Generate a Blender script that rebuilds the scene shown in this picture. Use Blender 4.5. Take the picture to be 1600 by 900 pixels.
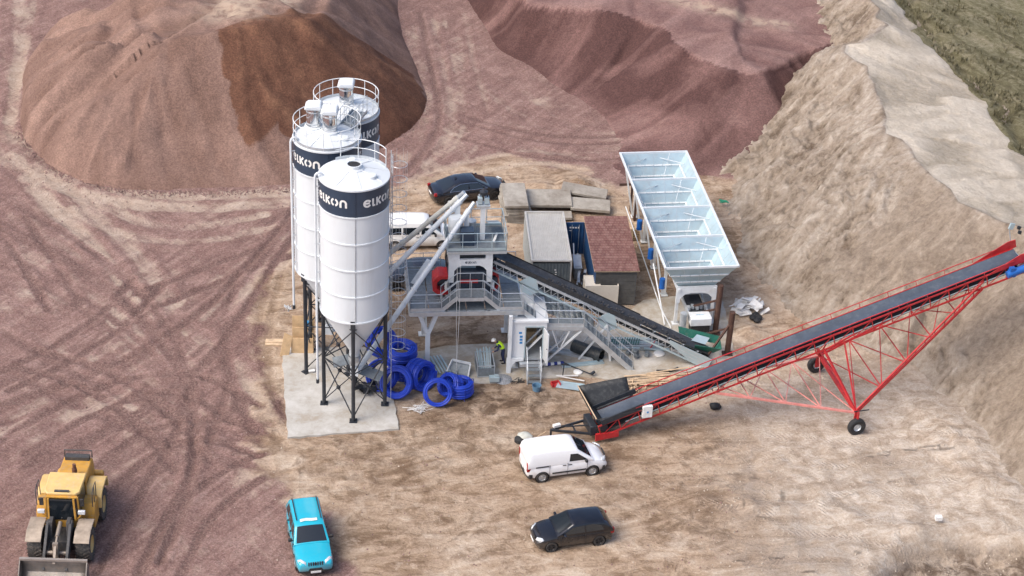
import bpy, bmesh, math, random
import numpy as np
from mathutils import Vector, Matrix
random.seed(7); rng = np.random.default_rng(11)
for _o in list(bpy.data.objects): bpy.data.objects.remove(_o)
scene = bpy.context.scene
COL = scene.collection
PI = math.pi
rad = math.radians

# ------------------------------------------------------------------ camera
PITCH, ROLL, DIST, FPX = rad(31.0), rad(2.6), 120.6, 3111.0
VD = Vector((0, math.cos(PITCH), -math.sin(PITCH)))
CAM = -VD * DIST
_R0 = Vector((1, 0, 0)); _U0 = _R0.cross(VD)
VR = _R0 * math.cos(ROLL) + _U0 * math.sin(ROLL)
VU = _U0 * math.cos(ROLL) - _R0 * math.sin(ROLL)
cam_data = bpy.data.cameras.new('camera'); cam = bpy.data.objects.new('camera', cam_data); COL.objects.link(cam)
cam_data.sensor_width = 36.0; cam_data.lens = FPX / 1600 * 36.0
cam_data.clip_start = 1.0; cam_data.clip_end = 5000.0
m = Matrix.Identity(4)
for i in range(3):
    m[i][0] = VR[i]; m[i][1] = VU[i]; m[i][2] = -VD[i]; m[i][3] = CAM[i]
cam.matrix_world = m
scene.camera = cam

# ------------------------------------------------------------------ sky, sun, exposure
SUN_EL, SUN_AZ = rad(50), rad(238)      # azimuth of the sun, measured clockwise from +Y: from the left, a little towards the camera
world = bpy.data.worlds.new('World'); scene.world = world; world.use_nodes = True
wn = world.node_tree.nodes; wl = world.node_tree.links; wn.clear()
sky = wn.new('ShaderNodeTexSky'); sky.sky_type = 'NISHITA'; sky.sun_disc = False
sky.sun_elevation = SUN_EL; sky.sun_rotation = SUN_AZ
sky.altitude = 0; sky.air_density = 0.7; sky.dust_density = 4.0; sky.ozone_density = 1.0
bg = wn.new('ShaderNodeBackground'); bg.inputs['Strength'].default_value = 0.145
wo = wn.new('ShaderNodeOutputWorld')
wl.new(sky.outputs[0], bg.inputs[0]); wl.new(bg.outputs[0], wo.inputs[0])
sun_data = bpy.data.lights.new('sun', 'SUN'); sun = bpy.data.objects.new('sun', sun_data); COL.objects.link(sun)
sun_data.energy = 1.1; sun_data.angle = rad(42); sun_data.color = (1.0, 0.94, 0.86)
_sd = Vector((math.sin(SUN_AZ) * math.cos(SUN_EL), math.cos(SUN_AZ) * math.cos(SUN_EL), math.sin(SUN_EL)))
sun.rotation_euler = (-_sd).to_track_quat('-Z', 'Y').to_euler()
sun.location = (0, 0, 80)
scene.view_settings.view_transform = 'Standard'; scene.view_settings.look = 'None'
scene.view_settings.exposure = 0.95; scene.view_settings.gamma = 1.0
scene.view_settings.use_curve_mapping = False
scene.render.engine = 'CYCLES'

# ------------------------------------------------------------------ helpers
def at(px, py, z=0.0):
    """point of the place at height z that the photograph shows at pixel (px, py)"""
    r = VD + VR * ((px - 800) / FPX) + VU * ((450 - py) / FPX)
    t = (z - CAM.z) / r.z
    return CAM + r * t

class MB:
    """collects shapes, links them as one mesh object"""
    def __init__(s): s.v = []; s.f = []; s.sm = []
    def add(s, vs, fs, smooth=False):
        b = len(s.v); s.v.extend([tuple(v) for v in vs])
        for f in fs: s.f.append(tuple(b + i for i in f)); s.sm.append(smooth)
        return s
    def box(s, c, size, rot=None):
        hx, hy, hz = size[0] / 2, size[1] / 2, size[2] / 2
        vs = [Vector((x, y, z)) for x in (-hx, hx) for y in (-hy, hy) for z in (-hz, hz)]
        if rot is not None: vs = [rot @ v for v in vs]
        c = Vector(c); vs = [v + c for v in vs]
        return s.add(vs, [(0, 1, 3, 2), (4, 6, 7, 5), (0, 4, 5, 1), (2, 3, 7, 6), (0, 2, 6, 4), (1, 5, 7, 3)])
    def b2(s, lo, hi):
        return s.box([(a + b) / 2 for a, b in zip(lo, hi)], [abs(b - a) for a, b in zip(lo, hi)])
    def bar(s, p0, p1, w, h=None, up=(0, 0, 1)):
        h = w if h is None else h
        p0 = Vector(p0); p1 = Vector(p1); d = (p1 - p0); L = d.length
        if L < 1e-6: return s
        d.normalize(); u = Vector(up)
        if abs(d.dot(u)) > 0.98: u = Vector((1, 0, 0)) if abs(d.x) < 0.9 else Vector((0, 1, 0))
        a = d.cross(u).normalized(); u = a.cross(d)
        rot = Matrix((d, a, u)).transposed()
        return s.box((p0 + p1) / 2, (L, w, h), rot)
    def tube(s, p0, p1, r0, r1=None, n=10, caps=True):
        r1 = r0 if r1 is None else r1
        p0 = Vector(p0); p1 = Vector(p1); d = (p1 - p0)
        if d.length < 1e-6: return s
        d.normalize(); u = Vector((0, 0, 1)) if abs(d.z) < 0.95 else Vector((1, 0, 0))
        a = d.cross(u).normalized(); b = d.cross(a)
        vs = []
        for p, r in ((p0, r0), (p1, r1)):
            for k in range(n):
                t = 2 * PI * k / n; vs.append(p + a * (math.cos(t) * r) + b * (math.sin(t) * r))
        s.add(vs, [(k, (k + 1) % n, n + (k + 1) % n, n + k) for k in range(n)], True)
        if caps: s.add(vs[:n], [tuple(range(n))[::-1]]); s.add(vs[n:], [tuple(range(n))])
        return s
    def path(s, pts, r, n=6, closed=False):
        pts = [Vector(p) for p in pts]; m_ = len(pts); rings = []
        prev = None
        for i, p in enumerate(pts):
            if closed: d = pts[(i + 1) % m_] - pts[i - 1]
            else: d = pts[min(i + 1, m_ - 1)] - pts[max(i - 1, 0)]
            d.normalize()
            if prev is None:
                u = Vector((0, 0, 1)) if abs(d.z) < 0.9 else Vector((1, 0, 0)); a = d.cross(u).normalized()
            else: a = (prev - d * prev.dot(d)).normalized()
            prev = a; b = d.cross(a)
            rings.append([p + a * (math.cos(2 * PI * k / n) * r) + b * (math.sin(2 * PI * k / n) * r) for k in range(n)])
        vs = [v for R in rings for v in R]; fs = []
        for i in range(m_ if closed else m_ - 1):
            j = (i + 1) % m_
            for k in range(n): fs.append((i * n + k, i * n + (k + 1) % n, j * n + (k + 1) % n, j * n + k))
        s.add(vs, fs, True)
        if not closed:
            s.add(rings[0], [tuple(range(n))[::-1]]); s.add(rings[-1], [tuple(range(n))])
        return s
    def lathe(s, prof, n=32, c=(0, 0, 0), a0=0.0, a1=2 * PI, axis='z', smooth=True):
        full = abs(a1 - a0 - 2 * PI) < 1e-6; m_ = n if full else n + 1; vs = []
        for k in range(m_):
            t = a0 + (a1 - a0) * k / n
            for r, z in prof:
                p = (r * math.cos(t), r * math.sin(t), z)
                if axis == 'y': p = (p[0], p[2], p[1])
                if axis == 'x': p = (p[2], p[0], p[1])
                vs.append((p[0] + c[0], p[1] + c[1], p[2] + c[2]))
        q = len(prof); fs = []
        for k in range(n):
            k2 = (k + 1) % m_
            for i in range(q - 1): fs.append((k * q + i, k2 * q + i, k2 * q + i + 1, k * q + i + 1))
        return s.add(vs, fs, smooth)
    def prism(s, poly, y0, y1, axis='y'):
        """poly in (x,z) pulled along y (axis y), in (y,z) along x, or in (x,y) along z"""
        n = len(poly); vs = []
        for t in (y0, y1):
            for a, b in poly:
                vs.append({'y': (a, t, b), 'x': (t, a, b), 'z': (a, b, t)}[axis])
        fs = [tuple(range(n)), tuple(range(2 * n - 1, n - 1, -1))]
        fs += [(k, k + n, (k + 1) % n + n, (k + 1) % n) for k in range(n)]
        return s.add(vs, fs)
    def loft(s, rings, caps=True, smooth=True, closed=True):
        n = len(rings[0]); vs = [v for r in rings for v in r]; fs = []
        for i in range(len(rings) - 1):
            for k in range(n if closed else n - 1):
                fs.append((i * n + k, i * n + (k + 1) % n, (i + 1) * n + (k + 1) % n, (i + 1) * n + k))
        s.add(vs, fs, smooth)
        if caps: s.add(rings[0], [tuple(range(n))[::-1]]); s.add(rings[-1], [tuple(range(n))])
        return s
    def quad(s, a, b, c, d): return s.add([a, b, c, d], [(0, 1, 2, 3)])
    def plate(s, pts, t, n=None):
        """flat polygon in space with thickness t"""
        pts = [Vector(p) for p in pts]
        nn = (pts[1] - pts[0]).cross(pts[2] - pts[0]).normalized() if n is None else Vector(n)
        k = len(pts); vs = [p + nn * (t / 2) for p in pts] + [p - nn * (t / 2) for p in pts]
        fs = [tuple(range(k)), tuple(range(2 * k - 1, k - 1, -1))] + [(i, i + k, (i + 1) % k + k, (i + 1) % k) for i in range(k)]
        return s.add(vs, fs)
    def mesh(s, name, mat):
        me = bpy.data.meshes.new(name); me.from_pydata(s.v, [], s.f)
        me.polygons.foreach_set('use_smooth', s.sm)
        bm = bmesh.new(); bm.from_mesh(me); bmesh.ops.recalc_face_normals(bm, faces=bm.faces); bm.to_mesh(me); bm.free()
        try: me.set_sharp_from_angle(angle=rad(40))
        except Exception: pass
        if mat is not None: me.materials.append(mat)
        me.update(); return me
    def build(s, name, mat, parent=None, loc=None, rotz=0.0, label=None, bevel=0.0):
        o = bpy.data.objects.new(name, s.mesh(name, mat)); COL.objects.link(o)
        if loc is not None: o.location = loc
        o.rotation_euler = (0, 0, rotz)
        if parent is not None: o.parent = parent
        if label: o['label'] = label
        if bevel:
            b = o.modifiers.new('bevel', 'BEVEL'); b.width = bevel; b.segments = 2; b.limit_method = 'ANGLE'; b.angle_limit = rad(35)
        return o

def thing(name, label, cat, loc=(0, 0, 0), rotz=0.0, group=None):
    o = bpy.data.objects.new(name, None); COL.objects.link(o)
    o.empty_display_size = 0.2
    o.location = loc; o.rotation_euler = (0, 0, rotz); o['label'] = label; o['category'] = cat
    if group: o['group'] = group
    return o
def tag(o, label, cat, group=None):
    o['label'] = label; o['category'] = cat
    if group: o['group'] = group
    return o
def struct(o): o['kind'] = 'structure'; return o
def inst(src, parent, loc=None, rot=None):
    o = src.copy(); COL.objects.link(o); o.parent = parent
    if loc is not None: o.location = loc
    if rot is not None: o.rotation_euler = rot
    return o
def rz(a): return Matrix.Rotation(a, 3, 'Z')
def ry(a): return Matrix.Rotation(a, 3, 'Y')
def rx(a): return Matrix.Rotation(a, 3, 'X')

# ------------------------------------------------------------------ materials
class NT:
    def __init__(s, name):
        s.m = bpy.data.materials.new(name); s.m.use_nodes = True
        s.t = s.m.node_tree; s.n = s.t.nodes; s.l = s.t.links
        s.b = s.n['Principled BSDF']
    def new(s, k, **kw):
        n = s.n.new(k)
        for a, b in kw.items(): setattr(n, a, b)
        return n
    def link(s, a, b): s.l.new(a, b)
    def val(s, sock, v):
        if isinstance(v, (int, float, tuple, list)): sock.default_value = v
        else: s.l.new(v, sock)
    def pos(s, scale=(1, 1, 1), rot=0.0, obj=False):
        if obj: src = s.new('ShaderNodeTexCoord').outputs['Object']
        else: src = s.new('ShaderNodeNewGeometry').outputs['Position']
        mp = s.new('ShaderNodeMapping'); mp.vector_type = 'TEXTURE'      # turns first, then scales: the small scale is the long axis
        mp.inputs['Scale'].default_value = tuple(1.0 / c for c in scale); mp.inputs['Rotation'].default_value = (0, 0, rot)
        s.link(src, mp.inputs[0]); return mp.outputs[0]
    def noise(s, vec, scale, detail=4.0, rough=0.55, dist=0.0):
        n = s.new('ShaderNodeTexNoise'); n.inputs['Scale'].default_value = scale; n.inputs['Detail'].default_value = detail
        n.inputs['Roughness'].default_value = rough; n.inputs['Distortion'].default_value = dist
        s.link(vec, n.inputs['Vector']); return n.outputs['Fac']
    def vor(s, vec, scale, out='Color'):
        n = s.new('ShaderNodeTexVoronoi'); n.inputs['Scale'].default_value = scale
        s.link(vec, n.inputs['Vector']); return n.outputs[out]
    def ramp(s, fac, stops):
        n = s.new('ShaderNodeValToRGB'); e = n.color_ramp.elements
        while len(e) > 1: e.remove(e[-1])
        e[0].position = stops[0][0]; e[0].color = (*stops[0][1], 1) if len(stops[0][1]) == 3 else stops[0][1]
        for p, c in stops[1:]:
            q = e.new(p); q.color = (*c, 1)
        s.val(n.inputs[0], fac); return n.outputs['Color']
    def step(s, fac, a, b):
        n = s.new('ShaderNodeMapRange'); n.interpolation_type = 'SMOOTHSTEP'
        n.inputs['From Min'].default_value = a; n.inputs['From Max'].default_value = b
        s.val(n.inputs['Value'], fac); return n.outputs['Result']
    def mix(s, fac, a, b, mode='MIX'):
        n = s.new('ShaderNodeMix'); n.data_type = 'RGBA'; n.blend_type = mode
        s.val(n.inputs[0], fac)
        for k, v in ((6, a), (7, b)):
            if isinstance(v, tuple) and len(v) == 3: v = (*v, 1)
            s.val(n.inputs[k], v)
        return n.outputs[2]
    def math(s, op, a, b=0.0, c=0.0, clamp=False):
        n = s.new('ShaderNodeMath'); n.operation = op; n.use_clamp = clamp
        s.val(n.inputs[0], a); s.val(n.inputs[1], b); s.val(n.inputs[2], c); return n.outputs[0]
    def attr(s, name):
        n = s.new('ShaderNodeAttribute'); n.attribute_name = name; return n.outputs['Fac']
    def bump(s, h, strength=0.5, dist=0.02):
        n = s.new('ShaderNodeBump'); n.inputs['Strength'].default_value = strength; n.inputs['Distance'].default_value = dist
        s.val(n.inputs['Height'], h); s.link(n.outputs[0], s.b.inputs['Normal']); return n
    def color(s, c): s.val(s.b.inputs['Base Color'], (*c, 1) if isinstance(c, tuple) and len(c) == 3 else c)

MATS = {}
def mat(name, col, rough=0.5, metal=0.0, var=0.12, vscale=1.5, dirt=0.0, dirtcol=(0.32, 0.24, 0.17), coat=0.0, bump=0.0, bscale=30.0, spec=None):
    """painted / metal / concrete surface: colour with gentle large variation, optional dust and fine relief"""
    if name in MATS: return MATS[name]
    t = NT(name); p = t.pos()
    n1 = t.noise(p, vscale, 5, 0.6)
    lo = tuple(c * (1 - var) for c in col); hi = tuple(min(1, c * (1 + var)) for c in col)
    c = t.ramp(n1, [(0.3, lo), (0.7, hi)])
    if dirt:
        n2 = t.noise(p, vscale * 2.7, 8, 0.68, 0.4)
        c = t.mix(t.math('MULTIPLY', t.step(n2, 0.45, 0.75), dirt), c, dirtcol)
    t.color(c); t.b.inputs['Roughness'].default_value = rough; t.b.inputs['Metallic'].default_value = metal
    if coat: t.b.inputs['Coat Weight'].default_value = coat; t.b.inputs['Coat Roughness'].default_value = 0.06
    if spec is not None: t.b.inputs['Specular IOR Level'].default_value = spec
    if bump: t.bump(t.noise(p, bscale, 5, 0.6), 0.6, bump)
    MATS[name] = t.m; return t.m

def silo_white(name, col):
    t = NT(name); n1 = t.noise(t.pos((1.0, 1.0, 0.12)), 2.2, 6, 0.65); n2 = t.noise(t.pos((1.6, 1.6, 0.06)), 3.0, 7, 0.7, 0.2); n3 = t.noise(t.pos(), 0.35, 4, 0.6)
    c = t.ramp(n3, [(0.3, tuple(a * 0.92 for a in col)), (0.7, col)])
    c = t.mix(t.math('MULTIPLY', t.step(n1, 0.50, 0.72), 0.28), c, (0.46, 0.46, 0.45))
    c = t.mix(t.math('MULTIPLY', t.step(n2, 0.60, 0.74), 0.30), c, (0.36, 0.32, 0.27))
    t.color(c); t.b.inputs['Roughness'].default_value = 0.42; MATS[name] = t.m; return t.m
def car_paint(name, col, dirt=0.5, coat=0.6, ior=1.5):
    if name in MATS: return MATS[name]
    t = NT(name); p = t.pos(); n = t.noise(p, 3.0, 7, 0.7, 0.3); f = t.noise(p, 14.0, 5, 0.7)
    sep = t.new('ShaderNodeSeparateXYZ'); t.link(p, sep.inputs[0])
    low = t.math('SUBTRACT', 1.0, t.step(t.math('ADD', sep.outputs[2], t.math('MULTIPLY', t.math('SUBTRACT', n, 0.5), 0.9)), 0.15, 0.95))      # mud thrown up by the wheels
    film = t.math('MULTIPLY', t.step(n, 0.35, 0.75), 0.10)
    d = t.math('MULTIPLY', t.math('MAXIMUM', low, film), dirt)
    c = t.mix(d, col, (0.30, 0.235, 0.17)); t.color(c)
    t.val(t.b.inputs['Roughness'], t.math('ADD', 0.22, t.math('MULTIPLY', d, 0.6)))
    t.val(t.b.inputs['Coat Weight'], t.math('MULTIPLY', t.math('SUBTRACT', 1.0, d), coat)); t.b.inputs['Coat Roughness'].default_value = 0.05; t.b.inputs['Coat IOR'].default_value = ior
    MATS[name] = t.m; return t.m

# ------------------------------------------------------------------ terrain tools
def vnoise(x, y, seed=0):
    xi = np.floor(x).astype(np.int64); yi = np.floor(y).astype(np.int64); xf = x - xi; yf = y - yi
    def h(a, b):
        n = (a * 374761393 + b * 668265263 + seed * 1442695041) & 0xffffffff
        n = ((n ^ (n >> 13)) * 1274126177) & 0xffffffff
        return ((n ^ (n >> 16)) & 0xffff) / 65535.0
    u = xf * xf * xf * (xf * (xf * 6 - 15) + 10); v = yf * yf * yf * (yf * (yf * 6 - 15) + 10)
    a = h(xi, yi); b = h(xi + 1, yi); c = h(xi, yi + 1); d = h(xi + 1, yi + 1)
    return (a + (b - a) * u) * (1 - v) + (c + (d - c) * u) * v
def fbm(x, y, o=4, seed=0, g=0.5):
    t = 0; a = 1.0; s_ = 0
    for i in range(o):
        t = t + a * vnoise(x * 2 ** i + 17.3 * i, y * 2 ** i - 9.1 * i, seed + i); s_ += a; a *= g
    return t / s_
def seg_dist(X, Y, pts, closed=False, want=False):
    """distance to a polyline; with want also arc length, signed side and the interpolated third coordinate"""
    P = [np.array(p, float) for p in pts]; n = len(P); best = np.full(X.shape, 1e9)
    S = np.zeros(X.shape); D = np.zeros(X.shape); Zv = np.zeros(X.shape); acc = 0.0
    for i in range(n if closed else n - 1):
        a = P[i]; b = P[(i + 1) % n]; dx, dy = b[0] - a[0], b[1] - a[1]; L2 = dx * dx + dy * dy + 1e-12; L = math.sqrt(L2)
        t = np.clip(((X - a[0]) * dx + (Y - a[1]) * dy) / L2, 0, 1)
        qx = X - (a[0] + t * dx); qy = Y - (a[1] + t * dy); d = np.sqrt(qx * qx + qy * qy)
        k = d < best; best = np.where(k, d, best)
        if want:
            S = np.where(k, acc + t * L, S); D = np.where(k, np.sign(dx * qy - dy * qx) * d, D)
            if len(a) > 2: Zv = np.where(k, a[2] + t * (b[2] - a[2]), Zv)
        acc += L
    return (best, S, D, Zv) if want else best
def inside(X, Y, pts):
    r = np.zeros(X.shape, bool); n = len(pts)
    for i in range(n):
        x0, y0 = pts[i][:2]; x1, y1 = pts[(i + 1) % n][:2]
        if abs(y1 - y0) < 1e-12: continue
        c = ((y0 > Y) != (y1 > Y)) & (X < (x1 - x0) * (Y - y0) / (y1 - y0) + x0)
        r ^= c
    return r
def sstep(x, a, b):
    t = np.clip((x - a) / (b - a), 0, 1); return t * t * (3 - 2 * t)
def gp(*px): return [tuple(at(x, y))[:2] for x, y in px]      # pixels lying on the yard -> ground points
def soft(X, Y, poly, w):
    """1 inside a polygon, 0 outside, blended over w metres"""
    d = seg_dist(X, Y, poly, True); s_ = np.where(inside(X, Y, poly), d, -d)
    return sstep(s_, -w, w)
def grid_mesh(name, xs, ys, Z, mat_, attrs=None, mask=None):
    nx, ny = len(xs), len(ys); X, Y = np.meshgrid(xs, ys)
    co = np.stack([X, Y, Z], -1).reshape(-1, 3)
    idx = np.arange(nx * ny).reshape(ny, nx)
    q = np.stack([idx[:-1, :-1], idx[:-1, 1:], idx[1:, 1:], idx[1:, :-1]], -1).reshape(-1, 4)
    if mask is not None:
        mk = mask.reshape(-1); q = q[mk[q].any(1)]
        used = np.zeros(nx * ny, bool); used[q.reshape(-1)] = True
        remap = np.cumsum(used) - 1; co = co[used]; q = remap[q]
    me = bpy.data.meshes.new(name)
    me.vertices.add(len(co)); me.vertices.foreach_set('co', co.astype(np.float32).ravel())
    me.loops.add(len(q) * 4); me.loops.foreach_set('vertex_index', q.astype(np.int32).ravel())
    me.polygons.add(len(q)); me.polygons.foreach_set('loop_start', np.arange(0, len(q) * 4, 4, dtype=np.int32))
    me.polygons.foreach_set('use_smooth', np.ones(len(q), bool))
    me.update(calc_edges=True)
    for k, v in (attrs or {}).items():
        a = me.attributes.new(k, 'FLOAT', 'POINT'); v = v.reshape(-1)
        if mask is not None: v = v[used]
        a.data.foreach_set('value', v.astype(np.float32))
    me.materials.append(mat_)
    o = bpy.data.objects.new(name, me); COL.objects.link(o); return o

# ---- tyre tracks: pixel polylines, width, how many wheel lines, strength (+ shows pale sand, - dark rut)
TRACKS = []
def track(px, w, amt, gauge=0.0, cleat=0.0):
    c = gp(*px); P = [np.array(p) for p in c]
    # smooth the line
    for _ in range(3):
        Q = [P[0]]
        for a, b in zip(P[:-1], P[1:]): Q += [a * 0.75 + b * 0.25, a * 0.25 + b * 0.75]
        Q.append(P[-1]); P = Q
    if gauge:
        for sgn in (-1, 1):
            R = []
            for i, p in enumerate(P):
                d = P[min(i + 1, len(P) - 1)] - P[max(i - 1, 0)]; d = d / (np.linalg.norm(d) + 1e-9)
                R.append(tuple(p + sgn * gauge / 2 * np.array([-d[1], d[0]])))
            TRACKS.append((R, w, amt, cleat))
    else: TRACKS.append(([tuple(p) for p in P], w, amt, cleat))
# left gravel yard: haul tracks
track([(-40, 740), (120, 610), (300, 490), (480, 365)], 0.55, 0.5, 2.2)
track([(-40, 640), (140, 560), (300, 450), (470, 340)], 0.5, -0.45, 2.2)
track([(60, 800), (210, 660), (350, 540), (460, 455)], 0.5, -0.4, 2.1)
track([(-40, 330), (120, 425), (280, 520), (370, 610), (420, 740)], 0.6, 0.4, 2.3)
track([(-40, 420), (110, 530), (250, 640), (420, 760)], 0.55, 0.35, 2.2)
track([(-40, 520), (130, 620), (330, 690), (470, 730)], 0.5, -0.4, 2.2)
track([(0, 880), (130, 770), (300, 690), (400, 650)], 0.5, -0.4, 2.2)
track([(10, 215), (90, 283), (230, 318), (420, 312), (560, 300)], 0.9, 0.9, 1.6, 0.6)
track([(-10, 210), (110, 320), (200, 410), (245, 480)], 0.8, 0.9, 1.9, 0.5)
track([(130, 320), (200, 360), (300, 370), (420, 345)], 0.7, 0.75, 1.8, 0.5)
track([(12, -30), (8, 90), (-6, 190)], 0.7, 0.95, 2.0, 0.5)
track([(60, -30), (34, 90), (14, 200)], 0.6, 0.8, 0.0, 0.5)
track([(255, 420), (225, 450), (205, 500), (170, 560)], 0.7, 0.6, 1.8)
track([(395, 425), (375, 520), (388, 610), (440, 690)], 0.45, -0.6, 1.9)
track([(440, 430), (415, 520), (425, 610), (450, 660)], 0.35, -0.6, 0.0)
track([(690, 60), (700, 140), (660, 250), (600, 300)], 0.7, 0.35, 2.2)
track([(800, 150), (900, 220), (990, 225), (1080, 200)], 0.6, 0.3, 2.2)
track([(640, 290), (760, 255), (840, 240), (930, 262)], 0.5, 0.6, 1.8, 0.6)
for c_ in ([(20, 700), (110, 645), (200, 605), (300, 595), (390, 650)], [(40, 560), (150, 590), (240, 650), (300, 730)], [(230, 470), (330, 430), (450, 388)], [(100, 480), (60, 410), (15, 345)], [(150, 760), (230, 690), (330, 665), (420, 700)], [(0, 600), (90, 560), (180, 500), (230, 440)], [(250, 900), (300, 800), (380, 740), (440, 720)], [(180, 900), (240, 790), (300, 690), (330, 600)]):
    track(c_, 0.36, -1.0, 1.9)
for k_ in range(9):
    o_ = random.uniform(-70, 90); track([(20 + o_ * .5, 700 + o_), (190 + o_ * .5, 640 + o_ * .9), (330 + o_ * .3, 540 + o_ * .7), (400, 440 + o_ * .6), (465, 350 + o_ * .4)], random.uniform(.22, .42), random.choice((-.6, -.5, .3)))
for k_ in range(6):
    o_ = random.uniform(-60, 120); track([(0, 350 + o_), (130, 420 + o_), (250, 520 + o_ * .9), (310, 640 + o_ * .7), (300, 760 + o_ * .5), (250, 880)], random.uniform(.22, .42), random.choice((-.55, -.45, .3)))
for k_ in range(6):
    o_ = random.uniform(-60, 60); track([(680 + o_, 20), (700 + o_, 120), (720 + o_ * 1.2, 200), (660 + o_, 270)], random.uniform(.2, .4), random.choice((-.7, .45)))
for k_ in range(5):
    o_ = random.uniform(-30, 40); track([(720, 180 + o_), (850, 215 + o_), (980, 215 + o_), (1090, 190 + o_ * .5)], random.uniform(.2, .4), random.choice((-.6, .4)))
# yard in front of the plant
track([(480, 720), (650, 740), (850, 770), (1050, 775), (1250, 800)], 0.5, -0.35, 1.6)
track([(430, 760), (600, 720), (760, 690), (900, 690)], 0.5, -0.3, 1.7)
track([(560, 900), (700, 800), (900, 765), (1150, 775), (1420, 735)], 0.45, -0.3, 1.8, 0.4)
track([(1090, 770), (1240, 760), (1380, 735), (1500, 720)], 0.7, -0.3, 2.3, 1.0)
track([(1150, 740), (1270, 762), (1400, 748), (1480, 770)], 0.65, 0.2, 2.2, 1.0)
track([(1205, 920), (1235, 830), (1225, 770)], 0.65, -0.25, 2.3, 1.0)
track([(1290, 920), (1318, 840), (1310, 790)], 0.65, 0.15, 2.2, 1.0)
track([(1130, 860), (1260, 850), (1380, 870), (1460, 900)], 0.6, -0.3, 2.0, 0.8)
track([(960, 900), (1080, 850), (1200, 840)], 0.5, -0.25, 1.6, 0.3)
track([(1200, 700), (1330, 715), (1450, 700), (1530, 720)], 0.6, -0.25, 2.2, 0.8)

YARD = gp((560, 930), (520, 800), (400, 745), (395, 690), (430, 650), (398, 560), (405, 450), (455, 400), (600, 300), (700, 268), (800, 240), (900, 268), (968, 296), (1095, 275)) + [(60, 18), (60, -60), (-10, -60)]
PIT = gp((1390, 880), (1440, 850), (1500, 838), (1560, 850), (1640, 850), (1660, 960), (1380, 960))

def ground_h(X, Y):
    Z = (fbm(X * 0.35, Y * 0.35, 4, 3) - 0.5) * 0.10 + (fbm(X * 1.6, Y * 1.6, 3, 9) - 0.5) * 0.05
    right = sstep(X, 6, 14) * sstep(-Y, 10, 17)
    Z += right * (fbm(X * 0.9, Y * 0.9, 4, 21) - 0.5) * 0.30
    berm = np.exp(-(seg_dist(X, Y, gp((1180, 790), (1300, 800), (1420, 830), (1480, 835), (1560, 850), (1640, 845))) / 0.7) ** 2)
    Z += berm * 0.35 * fbm(X * 0.8, Y * 0.8, 3, 5)
    Z -= soft(X, Y, PIT, 0.9) * (0.9 + 0.5 * fbm(X * 0.7, Y * 0.7, 3, 8))
    # clods and heaps along the toe of the sand ridge and by the slabs
    for (px, py, r_, h_) in ((1150, 420, 1.2, .35), (1170, 470, 1.0, .3), (1215, 560, 1.3, .25), (830, 630, 1.6, .18), (1490, 690, 1.8, .45), (1450, 640, 1.5, .3),
                             (840, 300, 1.2, .5), (900, 296, 1.4, .6), (420, 640, 1.0, .2), (1540, 760, 1.5, .4), (790, 345, 1.0, .3), (1170, 520, .8, .4)):
        c = at(px, py); d2 = (X - c.x) ** 2 + (Y - c.y) ** 2
        Z += h_ * np.exp(-d2 / r_ ** 2) * (0.5 + fbm(X * 2, Y * 2, 3, 31))
    return Z
def flat_zone(X, Y):
    """0 where concrete is laid"""
    return 1 - np.maximum(soft(X, Y, PAD1, 0.3), soft(X, Y, PAD2, 0.3))
PAD1 = gp((440, 545), (449, 686), (623, 672), (603, 545))
PAD2 = gp((560, 572), (640, 552), (700, 541), (790, 538), (850, 520), (960, 505), (1005, 470), (1125, 455), (1150, 560), (1010, 600), (900, 588), (760, 600), (600, 600))

xs = np.concatenate([[-900, -500, -250, -140, -90, -65], np.arange(-50, 50.01, 0.2), [65, 90, 140, 250, 500, 900]])
ys = np.concatenate([[-160, -110, -75, -55, -42], np.arange(-34, 64.01, 0.2), [80, 110, 170, 300, 600, 1200]])
X, Y = np.meshgrid(xs, ys)
Z = ground_h(X, Y) * flat_zone(X, Y)
gravel = 1 - soft(X, Y, YARD, 1.2 )
warp = (fbm(X * 0.5, Y * 0.5, 4, 41) - 0.5) * 5
gravel = 1 - soft(X + warp * 0.5, Y + warp * 0.4, YARD, 1.3)
tr = np.zeros(X.shape); ts = np.zeros(X.shape); td = np.zeros(X.shape); cl = np.zeros(X.shape)
for (c, w, amt, cleat) in TRACKS:
    x0, x1 = min(p[0] for p in c) - 2, max(p[0] for p in c) + 2; y0, y1 = min(p[1] for p in c) - 2, max(p[1] for p in c) + 2
    ix = np.where((xs > x0) & (xs < x1))[0]; iy = np.where((ys > y0) & (ys < y1))[0]
    if len(ix) == 0 or len(iy) == 0: continue
    sl = np.s_[iy[0]:iy[-1] + 1, ix[0]:ix[-1] + 1]
    d, S, D, _ = seg_dist(X[sl], Y[sl], c, False, True)
    wob = w * (0.75 + 0.5 * fbm(X[sl] * 0.6, Y[sl] * 0.6, 2, 77))
    k = sstep(-d, -wob, -wob * 0.35) * (0.35 + 0.9 * fbm(X[sl] * 0.45, Y[sl] * 0.45, 3, 55))
    tr[sl] = tr[sl] * (1 - k) + amt * k
    near = d < w * 1.6
    ts[sl] = np.where(near, S, ts[sl]); td[sl] = np.where(near, D, td[sl]); cl[sl] = np.where(near, cleat * k, cl[sl])
    Z[sl] += (-0.05 * k + 0.05 * np.exp(-((d - wob * 1.05) / 0.16) ** 2)) * flat_zone(X[sl], Y[sl]) * abs(amt)
stain = np.zeros(X.shape)
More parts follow.
